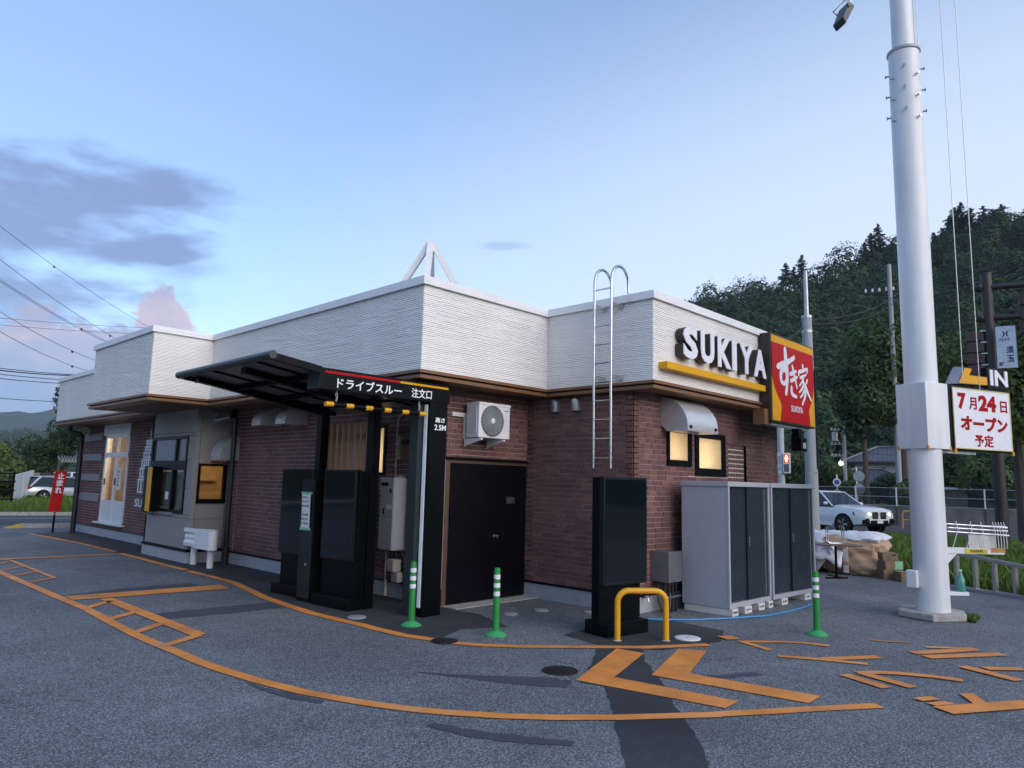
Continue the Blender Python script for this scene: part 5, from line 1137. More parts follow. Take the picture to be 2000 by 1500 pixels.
# ================================================================ ROADS BEHIND
dR = (gz(2000, 1056)-gz(1700, 1040)).normalized(); p0 = gz(1700, 1040); nR = Vector((-dR.y, dR.x, 0))
if nR.x < 0: nR = -nR
def rr_(t, o, z): p = p0+dR*t+nR*o; return (p.x, p.y, z)
q = MB(); q.poly([rr_(-60, -.3, .0), rr_(60, -.3, .0), rr_(60, 7.5, .0), rr_(-60, 7.5, .0)]); RR = ob('road', q, M_ROAD, kind='structure')
for o_ in (.2, 7.0): q = MB(); q.strip([rr_(-60, o_, 0)[:2], rr_(60, o_, 0)[:2]], .14, .006); ob('white_line', q, M_WHITEP, RR)
rw = thing('retaining_wall', 'low grey concrete retaining wall beyond the far road', 'wall', rr_(0, 9.3, 0))
q = MB(); a, b = rr_(-20, 9.2, 0), rr_(60, 9.2, 0); n_ = nR*.3; q.hexa([a, b, tuple(Vector(b)+n_), tuple(Vector(a)+n_)], [(*a[:2], 1.0), (*b[:2], 1.0), (*(Vector(b)+n_)[:2], 1.0), (*(Vector(a)+n_)[:2], 1.0)]); ob('face', q, mat('stained concrete wall', (.14, .14, .14), .9, var=.35, vscale=1.5, bump=.4), rw)
q = MB()
for k in range(40):
    p = rr_(-18+k*2.0, 9.18, 0); q.box(p[0]-.02, p[0]+.02, p[1]-.02, p[1]+.02, .0, 1.0)
ob('joint', q, mat('wall joint', (.06, .06, .06), .9), rw)
fn = thing('railing', 'white post and mesh railing on top of the retaining wall', 'railing', rr_(0, 9.35, 1))
for k in range(26):
    p = rr_(-14+k*2.0, 9.35, 0); q = MB(); q.box(p[0]-.03, p[0]+.03, p[1]-.03, p[1]+.03, 1.0, 2.0); ob('post', q, M_WHITE, fn)
for z in (1.03, 1.5, 1.97): q = MB(); q.tube([rr_(-14, 9.35, z), rr_(36, 9.35, z)], .02, 6); ob('rail', q, M_GALV, fn)
q = MB(); a, b = rr_(-14, 9.36, 1.05), rr_(36, 9.36, 1.05); q.poly([a, b, (*b[:2], 1.95), (*a[:2], 1.95)])
mm = glass_mat('wire mesh', (.75, .78, .8), .6, .55); ob('mesh', q, mm, fn)
ob_ = thing('pipe_barrier', 'orange pipe barrier at the roadside behind the white car', 'barrier', far(1765, 40.5, 0))
bp = far(1760, 40.5); bq = far(1800, 40.5)
q = MB(); q.tube([(bp.x, bp.y, 0), (bp.x, bp.y, .7), tuple(bp+(bq-bp)*.08+Vector((0, 0, .85))), (bq.x, bq.y, .85), (bq.x, bq.y, 0)], .045, 8); q2 = mat('orange barrier paint', (.55, .28, .05), .5); ob('hoop', q, q2, ob_, smooth=True)
q = MB(); q.tube([(bp.x, bp.y, .42), (bq.x, bq.y, .42)], .03, 8); ob('mid_rail', q, q2, ob_)
# ================================================================ CARS
def car(name, label, loc, rz, paint, kind='suv', lights=True):
    t = thing(name, label, 'car', loc, rz)             # local: x forward, y left, z up
    if kind == 'suv': L, Wd, H, belt, hood, gh0, gh1 = 4.92, 1.0, 1.76, 1.13, 1.15, (-2.3, .92), (-1.85, .1)
    else: L, Wd, H, belt, hood, gh0, gh1 = 4.6, .88, 1.5, .92, .95, (-2.2, 1.0), (-1.6, .2)
    xs = [-L/2, -L/2+.08, -L/2+.35, -1.45, -.5, .5, 1.0, 1.45, 1.9, L/2-.3, L/2-.1, L/2]
    tops = [.75, belt-.06, belt, belt, belt, belt-.01, hood-.0, hood-.01, hood-.035, hood-.08, hood-.14, hood-.24]
    wid = [.80, .88, .95, 1, 1, 1, 1, 1, .99, .95, .89, .82]; bot = [.5, .38, .32, .3, .28, .28, .28, .3, .3, .33, .38, .45]
    vs = []; N = 13
    for x, zt, wf, zb in zip(xs, tops, wid, bot):
        w_ = Wd*wf; hz = zt-zb
        half = [(0, zb), (w_*.8, zb), (w_*.96, zb+.08*hz), (w_*1.0, zb+.35*hz), (w_*.985, zb+.72*hz), (w_*.92, zb+.93*hz), (w_*.55, zt+.015)]
        sec = half+[(0, zt+.03)]+[(-y, z) for y, z in reversed(half[1:])]; N = len(sec); vs += [(x, y, z) for y, z in sec]
    fs = [(i*N+j, i*N+(j+1) % N, (i+1)*N+(j+1) % N, (i+1)*N+j) for i in range(len(xs)-1) for j in range(N)]+[tuple(range(N-1, -1, -1)), tuple((len(xs)-1)*N+j for j in range(N))]
    q = MB(); q.add(vs, fs); b = ob('body', q, paint, t, w=False, smooth=True)
    # cabin: roof and pillars with glass between
    def cab(x0, x1, xt0, xt1, zt, inset):
        zb = belt-.03; w0, w1 = Wd*.93-inset, Wd*.72-inset
        return [(x0, -w0, zb), (x1, -w0*.97, zb), (x1, w0*.97, zb), (x0, w0, zb)], [(xt0, -w1, zt), (xt1, -w1*.98, zt), (xt1, w1*.98, zt), (xt0, w1, zt)]
    bt_, tp_ = cab(gh0[0], gh0[1], gh1[0], gh1[1], H-.06, .0)
    dk = mat('dark car glass', (.015, .02, .024), .06); q = MB(); q.hexa(bt_, tp_); ob('glasshouse', q, dk, t, w=False)
    q = MB(); w1 = Wd*.72; rs__ = [(gh1[0]-.12, .0), (gh1[0]+.1, .035), ((gh1[0]+gh1[1])/2, .06), (gh1[1]-.1, .04), (gh1[1]+.04, .0)]
    vs = []
    for x, dz in rs__: vs += [(x, -w1-.01, H-.085), (x, -w1*.9, H-.055+dz*.6), (x, 0, H-.06+dz), (x, w1*.9, H-.055+dz*.6), (x, w1+.01, H-.085)]
    q.add(vs, [(i*5+j, (i+1)*5+j, (i+1)*5+j+1, i*5+j+1) for i in range(4) for j in range(4)]); rf_ = ob('roof', q, paint, t, w=False, smooth=True); rf_.modifiers.new('t', 'SOLIDIFY').thickness = .03
    for s in (-1, 1):
        for a, b2, r in ((3, 0, .03), ):
            pass
        for (xb, xt, r) in ((gh0[1], gh1[1], .035), (gh0[0], gh1[0], .06), (-.55, -.5, .03), (.45 if kind == 'suv' else .4, .2, .0)):
            if r: q = MB(); q.tube([(xb, s*(Wd*.93+.002), belt-.03), (xt, s*(Wd*.72+.002), H-.07)], r, 6); ob('pillar', q, paint if r > .03 else M_BLACK, t, w=False)
        q = MB(); q.box(-1.2, 1.0, s*Wd*.955-.012, s*Wd*.955+.012, belt-.06, belt-.035); ob('window_line', q, M_BLACK, t, w=False)
        q = MB(); q.lathe([(.02, 0), (.09, .02), (.1, .08), (.06, .13), (.01, .14)], 12); q.v = [(.62+z*.9, s*(Wd+.06)+x*1.1, belt+.08+y*.7) for x, y, z in q.v]; ob('mirror', q, paint, t, w=False, smooth=True)
        for xh in (.1, -1.0): q = MB(); q.box(xh-.1, xh+.1, s*(Wd+.002)-.012, s*(Wd+.002)+.012, belt-.17, belt-.14); ob('handle', q, paint, t, w=False)
        q = MB(); q.box(-1.0, .98, s*Wd*.985-.02, s*Wd*.985+.015, .28, .37); ob('sill', q, M_BLACK if kind != 'suv' else paint, t, w=False)
        for xw in (-1.5, 1.5):
            R_ = .37 if kind == 'suv' else .32; yw = s*(Wd-.11)
            q = MB(); q.lathe([(R_+.075, -.05), (R_+.075, .05)], 28); q.v = [(xw+x, s*(Wd-.048)+z*1.05, R_+y+.01) for x, y, z in q.v]; ob('wheel_arch', q, M_BLACK, t, w=False)
            q = MB(); q.lathe([(R_*.7, -.12), (R_*.95, -.12), (R_, -.08), (R_, .08), (R_*.95, .12), (R_*.7, .12)], 32); q.v = [(xw+x, yw+s*.02+z, R_+y) for x, y, z in q.v]; wh = ob('wheel', q, M_TYRE, t, w=False, smooth=True)
            q = MB(); q.lathe([(R_*.7, .0), (R_*.68, .02), (R_*.6, .005), (.05, .005)], 24); q.v = [(xw+x, yw+s*(.125+z), R_+y) for x, y, z in q.v]; ob('rim', q, mat('dark rim', (.03, .03, .033), .4, .6), wh, w=False, smooth=True)
            q = MB()
            for k in range(5):
                a = 2*math.pi*k/5
                for da in (-.13, .13): q.tube([(xw+.05*math.cos(a), yw+s*.148, R_+.05*math.sin(a)), (xw+R_*.66*math.cos(a+da), yw+s*.142, R_+R_*.66*math.sin(a+da))], .016, 5)
            ob('spokes', q, M_ALU, wh, w=False)
    xf = L/2
    M_HL = mat('lit headlamp', (.8, .8, .75), .2, emit=(1, .93, .75), estr=3.0) if lights else mat('clear lamp', (.5, .5, .5), .2)
    if kind == 'suv':
        for s in (-1, 1):
            q = MB(); q.hexa([(xf-.42, s*.99, .76), (xf+.012, s*.50, .76), (xf-.16, s*.50, .76), (xf-.5, s*.9, .76)], [(xf-.46, s*.99, .90), (xf+.01, s*.50, .87), (xf-.2, s*.50, .87), (xf-.55, s*.9, .90)]); ob('headlight_glass', q, M_BLACK, t, w=False)
            q = MB(); q.lathe([(.075, -.03), (.075, .02), (.04, .035), (.005, .04)], 14); q.v = [(xf-.05-abs(s*.62+x*1.3-s*.5)*.55+z+.09, s*.62+x*1.3, .82+y*.7) for x, y, z in q.v]; ob('headlight', q, M_HL, t, w=False)
            q = MB(); q.box(xf-.25, xf+.025, s*.05 if s > 0 else -.42, .42 if s > 0 else s*.05, .62, .92); gq = ob('grille', q, M_BLACK, t, w=False, bevel=.05)
            q = MB()
            for k in range(7): yk = s*(.1+.045*k); q.box(xf+.022, xf+.028, yk-.003, yk+.003, .68, .86)
            ob('grille_bar', q, M_ALU, gq, w=False)
            q = MB(); q.prism([(s*.86, .42), (s*.56, .40), (s*.58, .62), (s*.74, .66), (s*.88, .58)][::s], 'x', xf-.4, xf+.012); ob('air_intake', q, M_BLACK, t, w=False)
        q = MB(); q.box(xf-.2, xf+.03, -.52, .52, .38, .57); ob('lower_grille', q, M_BLACK, t, w=False, bevel=.03)
        q = MB(); q.box(xf+.03, xf+.045, -.165, .165, .45, .615); ob('number_plate', q, M_PAPER, t, w=False)
        q = MB(); q.box(xf-.3, xf+.01, -.7, .7, .33, .37); ob('splitter', q, M_BLACK, t, w=False)
    else:
        for s in (-1, 1): q = MB(); q.box(-xf-.01, -xf+.25, s*.62-.14, s*.62+.17, .72, .92); ob('tail_light', q, mat('tail lamp red', (.4, .02, .02), .2), t, w=False, bevel=.03)
        q = MB(); q.box(-xf-.03, -xf+.1, -.75, .75, .38, .55); ob('bumper', q, paint, t, w=False, bevel=.03)
    return t
M_CARW = mat('white car paint', (.82, .83, .85), .22, var=.03, coat=.6); M_CARS = mat('silver car paint', (.5, .52, .54), .3, .5, var=.05, coat=.5)
phi = R(38); hdg = R(-112)
cp_ = far(1622, 35.6); car('suv_car', 'white SUV with lit headlights driving on the road behind the grey cabinets', (cp_.x, cp_.y, .0), hdg, M_CARW)
cw = far(122, 50.5); car('station_wagon', 'silver station wagon parked behind the red stop sign', (cw.x, cw.y, 0), R(14), M_CARS, 'wagon', False)
cw = far(128, 57); car('white_van', 'white car parked behind the silver station wagon', (cw.x, cw.y, 0), math.atan2(RT.y, RT.x)+R(150), M_CARW, 'suv', False)
# ================================================================ FOLIAGE HELPERS
def leaves(C, N, size, rng, aspect=1.7):
    """C (n,3) leaf centres, N (n,3) facing; returns verts (4n,3) and quads"""
    n = len(C); a = rng.normal(size=(n, 3)); t = np.cross(N, a); t /= np.linalg.norm(t, axis=1)[:, None]+1e-9
    b = np.cross(N, t); b /= np.linalg.norm(b, axis=1)[:, None]+1e-9
    s = (size*rng.uniform(.6, 1.4, n))[:, None]; t = t*s*.5; b = b*s*.5/aspect
    V = np.empty((n, 4, 3)); V[:, 0] = C-t; V[:, 1] = C-b*1.0; V[:, 2] = C+t; V[:, 3] = C+b*1.0
    return V.reshape(-1, 3), np.arange(4*n).reshape(-1, 4)
def crown_pts(c, r, n, rng, clumps=9, inner=.25):
    """leaf centres gathered on overlapping clumps that fill an ellipsoid"""
    d = rng.normal(size=(clumps, 3)); d /= np.linalg.norm(d, axis=1)[:, None]; d[:, 2] = d[:, 2]*.9+.1
    cc = d*rng.uniform(.35, .78, clumps)[:, None]; cr = rng.uniform(.26, .5, clumps)
    k = rng.integers(0, clumps, n); e = rng.normal(size=(n, 3)); e /= np.linalg.norm(e, axis=1)[:, None]
    rad = cr[k]*(1-inner*rng.random(n)**2); p = cc[k]+e*rad[:, None]
    nn = e+.35*rng.normal(size=(n, 3))+np.array([0, 0, .25]); nn /= np.linalg.norm(nn, axis=1)[:, None]
    tint = np.clip(.5+.25*rng.normal(size=clumps)[k]+.0*p[:, 2], 0, 1)
    return np.asarray(c)+p*np.asarray(r), nn, tint
M_LEAFA = leaf_mat('broad leaves', (.026, .05, .018), (.1, .16, .05)); M_LEAFB = leaf_mat('dark leaves', (.018, .036, .016), (.065, .108, .042))
M_LEAFC = leaf_mat('light leaves', (.035, .065, .018), (.12, .17, .05)); M_NEEDLE = leaf_mat('conifer needles', (.012, .024, .014), (.032, .055, .028))
M_BARK = mat('bark', (.075, .06, .05), .9, var=.3, vscale=12, bump=.6)
def tree(name, label, loc, h, crown_c, crown_r, n, size, m, seed, cat='tree', trunk_r=.16, group=None, clumps=12):
    t = thing(name, label, cat, loc, 0, group); rng = np.random.default_rng(seed)
    P, N, T = crown_pts(crown_c, crown_r, n, rng, clumps); V, Q = leaves(P, N, size, rng)
    ob('crown', np_mesh('crown', V, Q, np.repeat(T, 4)), m, t)
    q = MB(); cz = crown_c[2]; q.tube([(0, 0, -.05), (.05, .02, cz*.4), (crown_c[0]*.6, crown_c[1]*.6, cz*.85), (crown_c[0], crown_c[1], cz+crown_r[2]*.4)], [trunk_r, trunk_r*.85, trunk_r*.6, trunk_r*.25], 8)
    for k in range(5):
        a = 2*math.pi*k/5+seed; q.tube([(crown_c[0]*.5, crown_c[1]*.5, cz*.7), (crown_c[0]*.6+math.cos(a)*crown_r[0]*.35, crown_c[1]*.6+math.sin(a)*crown_r[1]*.35, cz*.95), (crown_c[0]+math.cos(a)*crown_r[0]*.65, crown_c[1]+math.sin(a)*crown_r[1]*.65, cz+crown_r[2]*.25)], [trunk_r*.45, trunk_r*.3, trunk_r*.1], 6)
    ob('trunk', q, M_BARK, t, w=False, smooth=True); return t
def conifer(label, loc, h, seed, spread=.26, group='conifers on the hill skyline'):
    t = thing('conifer_tree', label, 'tree', loc, 0, group); rng = np.random.default_rng(seed); Ps = []; Ns = []; Ts = []
    lv = int(h*1.5)
    for i in range(lv):
        f = i/(lv-1); z = h*(.25+.75*f); r = h*spread*(1-f)**.7*rng.uniform(.55, 1.35)+.2
        for b in range(int(5+3*(1-f))):
            a = rng.uniform(0, 6.28); L = r*rng.uniform(.55, 1.15); n = int(10+16*L); u = rng.random(n)**.7*L
            x = np.cos(a)*u+rng.normal(size=n)*.16; y = np.sin(a)*u+rng.normal(size=n)*.16; zz = z+.12*u-.05*u*u+rng.normal(size=n)*.12
            Ps.append(np.stack([x, y, zz], 1)); nn = rng.normal(size=(n, 3))*.5+np.array([0, 0, 1]); Ns.append(nn/np.linalg.norm(nn, axis=1)[:, None]); Ts.append(np.full(n, rng.random()))
    P = np.concatenate(Ps); V, Q = leaves(P, np.concatenate(Ns), .5, rng, 2.2)
    ob('crown', np_mesh('crown', V, Q, np.repeat(np.concatenate(Ts), 4)), M_NEEDLE, t)
    q = MB(); q.tube([(0, 0, -3), (0, 0, h*.6), (0, 0, h)], [h*.018, h*.012, .02], 7); ob('trunk', q, M_BARK, t, w=False); return t
# ================================================================ WOODED HILL ON THE RIGHT
sky_r = [(500, 760), (900, 700), (1150, 630), (1306, 590), (1347, 588), (1377, 572), (1430, 570), (1475, 560), (1520, 542), (1560, 526), (1595, 518), (1647, 508), (1681, 500), (1720, 487), (1780, 476), (1839, 468), (1872, 452), (1900, 425), (1955, 412), (2000, 405), (2300, 385), (2700, 420), (3400, 500)]
SX_ = np.array([p[0] for p in sky_r], float); SYy = np.array([p[1] for p in sky_r], float)
def hill_fn(D0, D1, treeh):
    def f(pxx, t):
        D = D0+(D1-D0)*t; py = np.interp(pxx, SX_, SYy); zr_ = hgt(py, pxx, D1)-treeh
        return far(pxx, D, 0), zr_*(t**1.15)
    return f
HF = hill_fn(108, 250, 6.5)
q = MB(); cols = list(range(500, 3401, 100)); tt = [0, .1, .2, .35, .5, .65, .8, .92, 1.0, 1.12, 1.35]
for c in cols:
    for t_ in tt:
        p, z = HF(c, min(t_, 1.0)); 
        if t_ > 1: p = far(c, 108+142*t_, 0); z = z*(1-(t_-1)*.8)
        q.v.append((p.x, p.y, z-.3))
nt_ = len(tt)
for i in range(len(cols)-1):
    for j in range(nt_-1): q.f.append((i*nt_+j, i*nt_+j+1, (i+1)*nt_+j+1, (i+1)*nt_+j))
ob('hill', q, mat('forest floor', (.018, .026, .012), .95, var=.4, vscale=.2), kind='structure', smooth=True)
def forest(name, HF_, n, pxr, seed, leafn, size, rr, m, label, tmax=1.0):
    rng = np.random.default_rng(seed); Vs = []; Ts = []; C = []
    for k in range(n):
        pxx = rng.uniform(*pxr); t_ = rng.random()**.85*tmax; p, z = HF_(pxx, t_)
        r = rng.uniform(*rr); asp = rng.uniform(1.0, 1.7) if size < 2 else rng.uniform(.7, 1.1)
        e = rng.normal(size=(leafn, 3)); e[:, 2] = np.abs(e[:, 2])*1.0-.35*rng.random(leafn); e /= np.linalg.norm(e, axis=1)[:, None]
        a1, a2, a3 = rng.uniform(0, 6.28, 3); lump = 1+.16*np.sin(e[:, 0]*5+a1)*np.sin(e[:, 1]*5+a2)+.12*np.sin(e[:, 2]*9+a3)*np.sin(e[:, 0]*9+a2)+rng.normal(size=leafn)*.035
        P = np.array([p.x, p.y, z+r*asp*.35])+e*lump[:, None]*np.array([r, r, r*asp]); N = e+rng.normal(size=(leafn, 3))*.2; N /= np.linalg.norm(N, axis=1)[:, None]; T = rng.random(leafn)
        T = np.clip(.3*T+1.0*rng.random()-.15, 0, 1); V, _ = leaves(P, N, size, rng, 1.4); Vs.append(V); Ts.append(np.repeat(T, 4))
    V = np.concatenate(Vs); Q = np.arange(len(V)).reshape(-1, 4)
    o = ob(name, np_mesh(name, V, Q, np.concatenate(Ts)), m, kind='stuff'); o['label'] = label; o['category'] = 'forest'
forest('hill_forest', HF, 470, (1230, 2120), 11, 620, .72, (3.0, 5.2), M_LEAFB, 'dense dark green forest covering the hill on the right')
forest('hill_forest', HF, 230, (1230, 2120), 12, 520, .66, (2.4, 4.2), M_LEAFA, 'lighter green broadleaf crowns mixed into the hill forest', .75)
forest('hill_forest', HF, 260, (2100, 3300), 13, 60, 1.6, (4, 6), M_LEAFB, 'forest on the part of the hill right of the frame')
for k, (pxx, ptop, h) in enumerate(((1546, 515, 9), (1580, 498, 10), (1563, 522, 7), (1708, 474, 9), (1722, 455, 11), (1738, 436, 13), (1820, 420, 13), (1852, 452, 8), (1868, 455, 7), (1886, 418, 11), (1898, 402, 12), (1911, 391, 14), (1930, 402, 12), (1957, 398, 13), (1975, 404, 11), (1994, 394, 13))):
    D = 243; p = far(pxx, D); zt = hgt(ptop, pxx, D)
    nm = ['leftmost', 'second', 'third', 'fourth', 'fifth', 'sixth', 'seventh', 'eighth', 'ninth', 'tenth', 'eleventh', 'twelfth', 'thirteenth', 'fourteenth', 'fifteenth', 'rightmost'][k]
    conifer('dark conifer on the hill skyline, %s%s of sixteen' % (nm, '' if nm in ('leftmost', 'rightmost') else ' from the left'), (p.x, p.y, zt-h), h, 40+k, .36 if k not in (1, 5, 6, 11) else .27)
# broadleaf tree behind the pylon and others near the road
p = far(1768, 62); tree('broadleaf_tree', 'large leafy tree rising behind the white sign pole', (p.x, p.y, 0), 15, (0, 0, 10.9), (4.9, 4.9, 5.5), 15000, .34, M_LEAFA, 3, trunk_r=.3, clumps=26)
p = far(1742, 58); tree('broadleaf_tree', 'dark leafy tree left of the white pole above the house', (p.x-1.5, p.y+1.2, 0), 9, (0, 0, 8.2), (2.7, 2.7, 2.9), 6500, .32, M_LEAFB, 4, trunk_r=.22, clumps=16)
p = far(1998, 33); tree('broadleaf_tree', 'leafy tree with thick trunk at the right edge of the picture', (p.x, p.y, 0), 9, (-.1, .2, 6.0), (2.3, 2.3, 3.2), 9000, .24, M_LEAFC, 5, trunk_r=.26, clumps=18)
p = far(1762, 74); tree('garden_tree', 'clipped dark garden tree in front of the tiled house', (p.x, p.y, 0), 4, (0, 0, 1.9), (2.9, 2.7, 1.7), 6000, .3, M_LEAFB, 6, trunk_r=.14, clumps=16)
for k, (pxx, D, z, r, hgt_, mm_, lb) in enumerate(((1612, 72, 2.6, 2.7, 2.6, M_LEAFA, 'round green bush left of the street lamp pole'), (1560, 78, 2.9, 2.9, 2.9, M_LEAFA, 'green tree crown left of the concrete utility pole'), (1655, 66, 1.2, 2.0, 1.5, M_LEAFC, 'low green bush under the street lamp pole'), (1524, 84, 3.2, 3.0, 3.2, M_LEAFB, 'dark green tree beside the restaurant corner'),
        (1795, 52, 1.3, 1.4, 1.5, M_LEAFC, 'small shrub behind the orange pipe barrier'), (1890, 66, 2.7, 3.0, 2.9, M_LEAFB, 'dark bushy tree right of the white pole'), (1925, 72, 3.1, 3.0, 3.2, M_LEAFB, 'dark bushy tree behind the dark signal pole'), (1962, 60, 2.9, 2.6, 2.9, M_LEAFA, 'green tree left of the rightmost thick trunk'), (1850, 80, 3.6, 3.2, 3.6, M_LEAFA, 'green tree just right of the white pole'))):
    p = far(pxx, D); tree('bush' if z < 2 else 'small_tree', lb, (p.x, p.y, 0), z*2, (0, 0, z), (r, r, hgt_), 4200, .34, mm_, 60+k, trunk_r=.12)
# ================================================================ HOUSES
M_TILE = mat('dark roof tile', (.065, .07, .085), .45, var=.15, vscale=2); M_PLASTER = mat('cream plaster', (.42, .40, .36), .85, var=.06)
def hip(q, cx, cy, rz, wx, wy, ze, h, ridge):
    q.T = T3((cx, cy, 0)) @ Matrix.Rotation(rz, 4, 'Z'); r = ridge/2
    q.add([(-wx, -wy, ze), (wx, -wy, ze), (wx, wy, ze), (-wx, wy, ze), (-r, 0, ze+h), (r, 0, ze+h), (-wx, -wy, ze-.14), (wx, -wy, ze-.14), (wx, wy, ze-.14), (-wx, wy, ze-.14)], [(0, 1, 5, 4), (1, 2, 5), (2, 3, 4, 5), (3, 0, 4), (6, 7, 1, 0), (7, 8, 2, 1), (8, 9, 3, 2), (9, 6, 0, 3), (9, 8, 7, 6)])
def tiles(parent, cx, cy, rz, wx, wy, ze, h, ridge, n):
    q = MB(); q.T = T3((cx, cy, 0)) @ Matrix.Rotation(rz, 4, 'Z'); r = ridge/2
    for i in range(n):                                  # rolls of tile running up the two visible slopes
        f = -1+2*(i+.5)/n; x = f*wx; lim = max(0, (abs(x)-r)/(wx-r)); q.tube([(x, -wy, ze+.02), (x, -wy*lim, ze+h*(1-lim)+.02)], .07, 4, False)
        y = f*wy; lim = abs(f); q.tube([(-wx, y, ze+.02), (-wx+(wx-r)*(1-lim), y, ze+h*(1-lim)+.02)], .07, 4, False)
    ob('tile_rolls', q, M_TILE, parent, kind='stuff')
    q = MB(); q.T = T3((cx, cy, 0)) @ Matrix.Rotation(rz, 4, 'Z'); q.tube([(-wx, -wy, ze+.06), (-r, 0, ze+h+.08), (r, 0, ze+h+.08), (wx, -wy, ze+.06)], .13, 6); ob('ridge_tiles', q, mat('ridge tile', (.16, .17, .19), .6), parent)
p = far(1752, 92); rzh = R(-75)
hs_ = thing('house', 'two-storey cream house with dark tiled hip roofs behind the white car', 'house', (p.x, p.y, 0))
def hbox(name, lx0, lx1, ly0, ly1, z0, z1, m): q = MB(); q.T = T3((p.x, p.y, 0)) @ Matrix.Rotation(rzh, 4, 'Z'); q.box(lx0, lx1, ly0, ly1, z0, z1); return ob(name, q, m, hs_)
hbox('wall', -4.0, 4.5, -3.4, 3.4, 0, 5.0, M_PLASTER); hbox('wall', -6.2, 1.0, -6.4, -3.4, 0, 2.6, M_PLASTER)
q = MB(); hip(q, p.x, p.y, rzh, 5.0, 4.3, 5.0, 1.7, 3.6); ob('roof', q, M_TILE, hs_); tiles(hs_, p.x, p.y, rzh, 5.0, 4.3, 5.0, 1.7, 3.6, 22)
c2 = Matrix.Rotation(rzh, 4, 'Z') @ Vector((-2.6, -4.6, 0)); q = MB(); hip(q, p.x+c2.x, p.y+c2.y, rzh, 4.6, 3.2, 2.6, 1.5, 2.6); ob('roof', q, M_TILE, hs_); tiles(hs_, p.x+c2.x, p.y+c2.y, rzh, 4.6, 3.2, 2.6, 1.5, 2.6, 20)
for x in (-1.5, 1.6): w_ = hbox('window', x-.6, x+.6, -3.46, -3.38, 3.5, 4.4, mat('dark house window', (.03, .035, .045), .15)); f_ = hbox('window_frame', x-.66, x+.66, -3.44, -3.40, 3.44, 4.46, M_ALU); f_.parent = w_
hbox('window', -4.6, -3.0, -6.46, -6.38, .9, 2.0, MATS['dark house window']); hbox('shutter_box', -4.06, -3.98, -2.4, -.8, 3.2, 4.6, M_SIGP)
p2_ = far(1905, 62); sh = thing('shed', 'low pale shed with white roof edge behind the railing', 'shed', (p2_.x, p2_.y, 0))
q = MB(); q.T = T3(p2_) @ Matrix.Rotation(R(-78), 4, 'Z'); q.box(-2.6, 2.6, -1.5, 1.5, 0, 2.0); ob('wall', q, mat('pale shed wall', (.28, .29, .25), .85), sh); q = MB(); q.T = T3(p2_) @ Matrix.Rotation(R(-78), 4, 'Z'); q.box(-2.9, 2.9, -1.8, 1.8, 2.0, 2.18); ob('roof', q, M_COPE, sh)
q = MB(); q.T = T3(p2_) @ Matrix.Rotation(R(-78), 4, 'Z'); q.box(-.5, .5, -1.53, -1.5, .1, 1.8); ob('door', q, M_SIGP, sh)
# ================================================================ POLES, SIGNALS, WIRES ON THE RIGHT
def upole(name, label, px_, D, zt, r0, r1, m=M_CPOLE, cat='utility pole'):
    p = far(px_, D); t = thing(name, label, cat, (p.x, p.y, 0)); q = MB(); q.tube([(0, 0, 0), (0, 0, zt)], [r0, r1], 16); ob('shaft', q, m, t, w=False, smooth=True); return t, p
t, p = upole('utility_pole', 'tall grey concrete utility pole behind the red box sign', 1586, 28, hgt(620, 1567, 28), .23, .17)
z0 = hgt(620, 1567, 28); z1 = hgt(530, 1563, 28); q = MB(); q.tube([(0, 0, z0-1.2), (0, 0, z1)], [.09, .07], 8); ob('steel_extension', q, M_GALV, t, w=False)
for k in range(9): q = MB(); z = z0-.4-k*.75; a = k*2.4; q.tube([(0, 0, z), (.34*math.cos(a), .34*math.sin(a), z)], .015, 5); ob('step_bolt', q, M_GALV, t, w=False)
for z in (z0, z0-.55, z0-1.5): q = MB(); q.lathe([(.19, z-.05), (.19, z+.05)], 14); ob('band', q, M_GALV, t, w=False)
q = MB(); q.box(-.03, .03, -.26, -.2, 2.5, z0-2); ob('cable_duct', q, M_PIPE, t, w=False)
t2, pB = upole('utility_pole', 'utility pole with insulator arm half hidden by the white pylon', 1757, 58, hgt(515, 1753, 58), .2, .14)
zb = hgt(568, 1750, 58)
q = MB(); q.T = Matrix.Rotation(R(-75), 4, 'Z'); q.box(-1.7, .8, -.06, .06, zb-.06, zb+.06); q.box(-1.2, .8, -.05, .05, zb-.5, zb-.4); ob('crossarm', q, M_SIGP, t2, w=False)
for k in range(5): q = MB(); q.T = Matrix.Rotation(R(-75), 4, 'Z'); q.lathe([(.06, 0), (.1, .06), (.05, .12), (.1, .18), (.04, .26)], 10, (-1.6+k*.45, 0, zb+.06)); ob('insulator', q, M_WHITE2, t2, w=False)
t3, pC = upole('lamp_pole', 'thin grey street lamp pole with a lit bulb and small crossarms', 1652, 68, hgt(834, 1646, 68), .17, .13, cat='lamp pole')
zc = hgt(838, 1646, 68); q = MB(); q.T = Matrix.Rotation(R(-72), 4, 'Z')
for dz, w_ in ((-.1, 1.0), (-1.3, 1.1), (-2.3, 1.1)): q = MB(); q.T = Matrix.Rotation(R(-72), 4, 'Z'); q.box(-w_*1.0, w_*.7 if dz > -.5 else .1, -.04, .04, zc+dz-.04, zc+dz+.04); ob('crossarm', q, M_GALV, t3, w=False)
for dz in (-.1, -1.3, -2.3):
    for k in range(4): q = MB(); q.T = Matrix.Rotation(R(-72), 4, 'Z'); q.lathe([(.05, 0), (.08, .08), (.03, .16)], 8, (-.95+k*.28, 0, zc+dz+.04)); ob('insulator', q, M_WHITE2, t3, w=False)
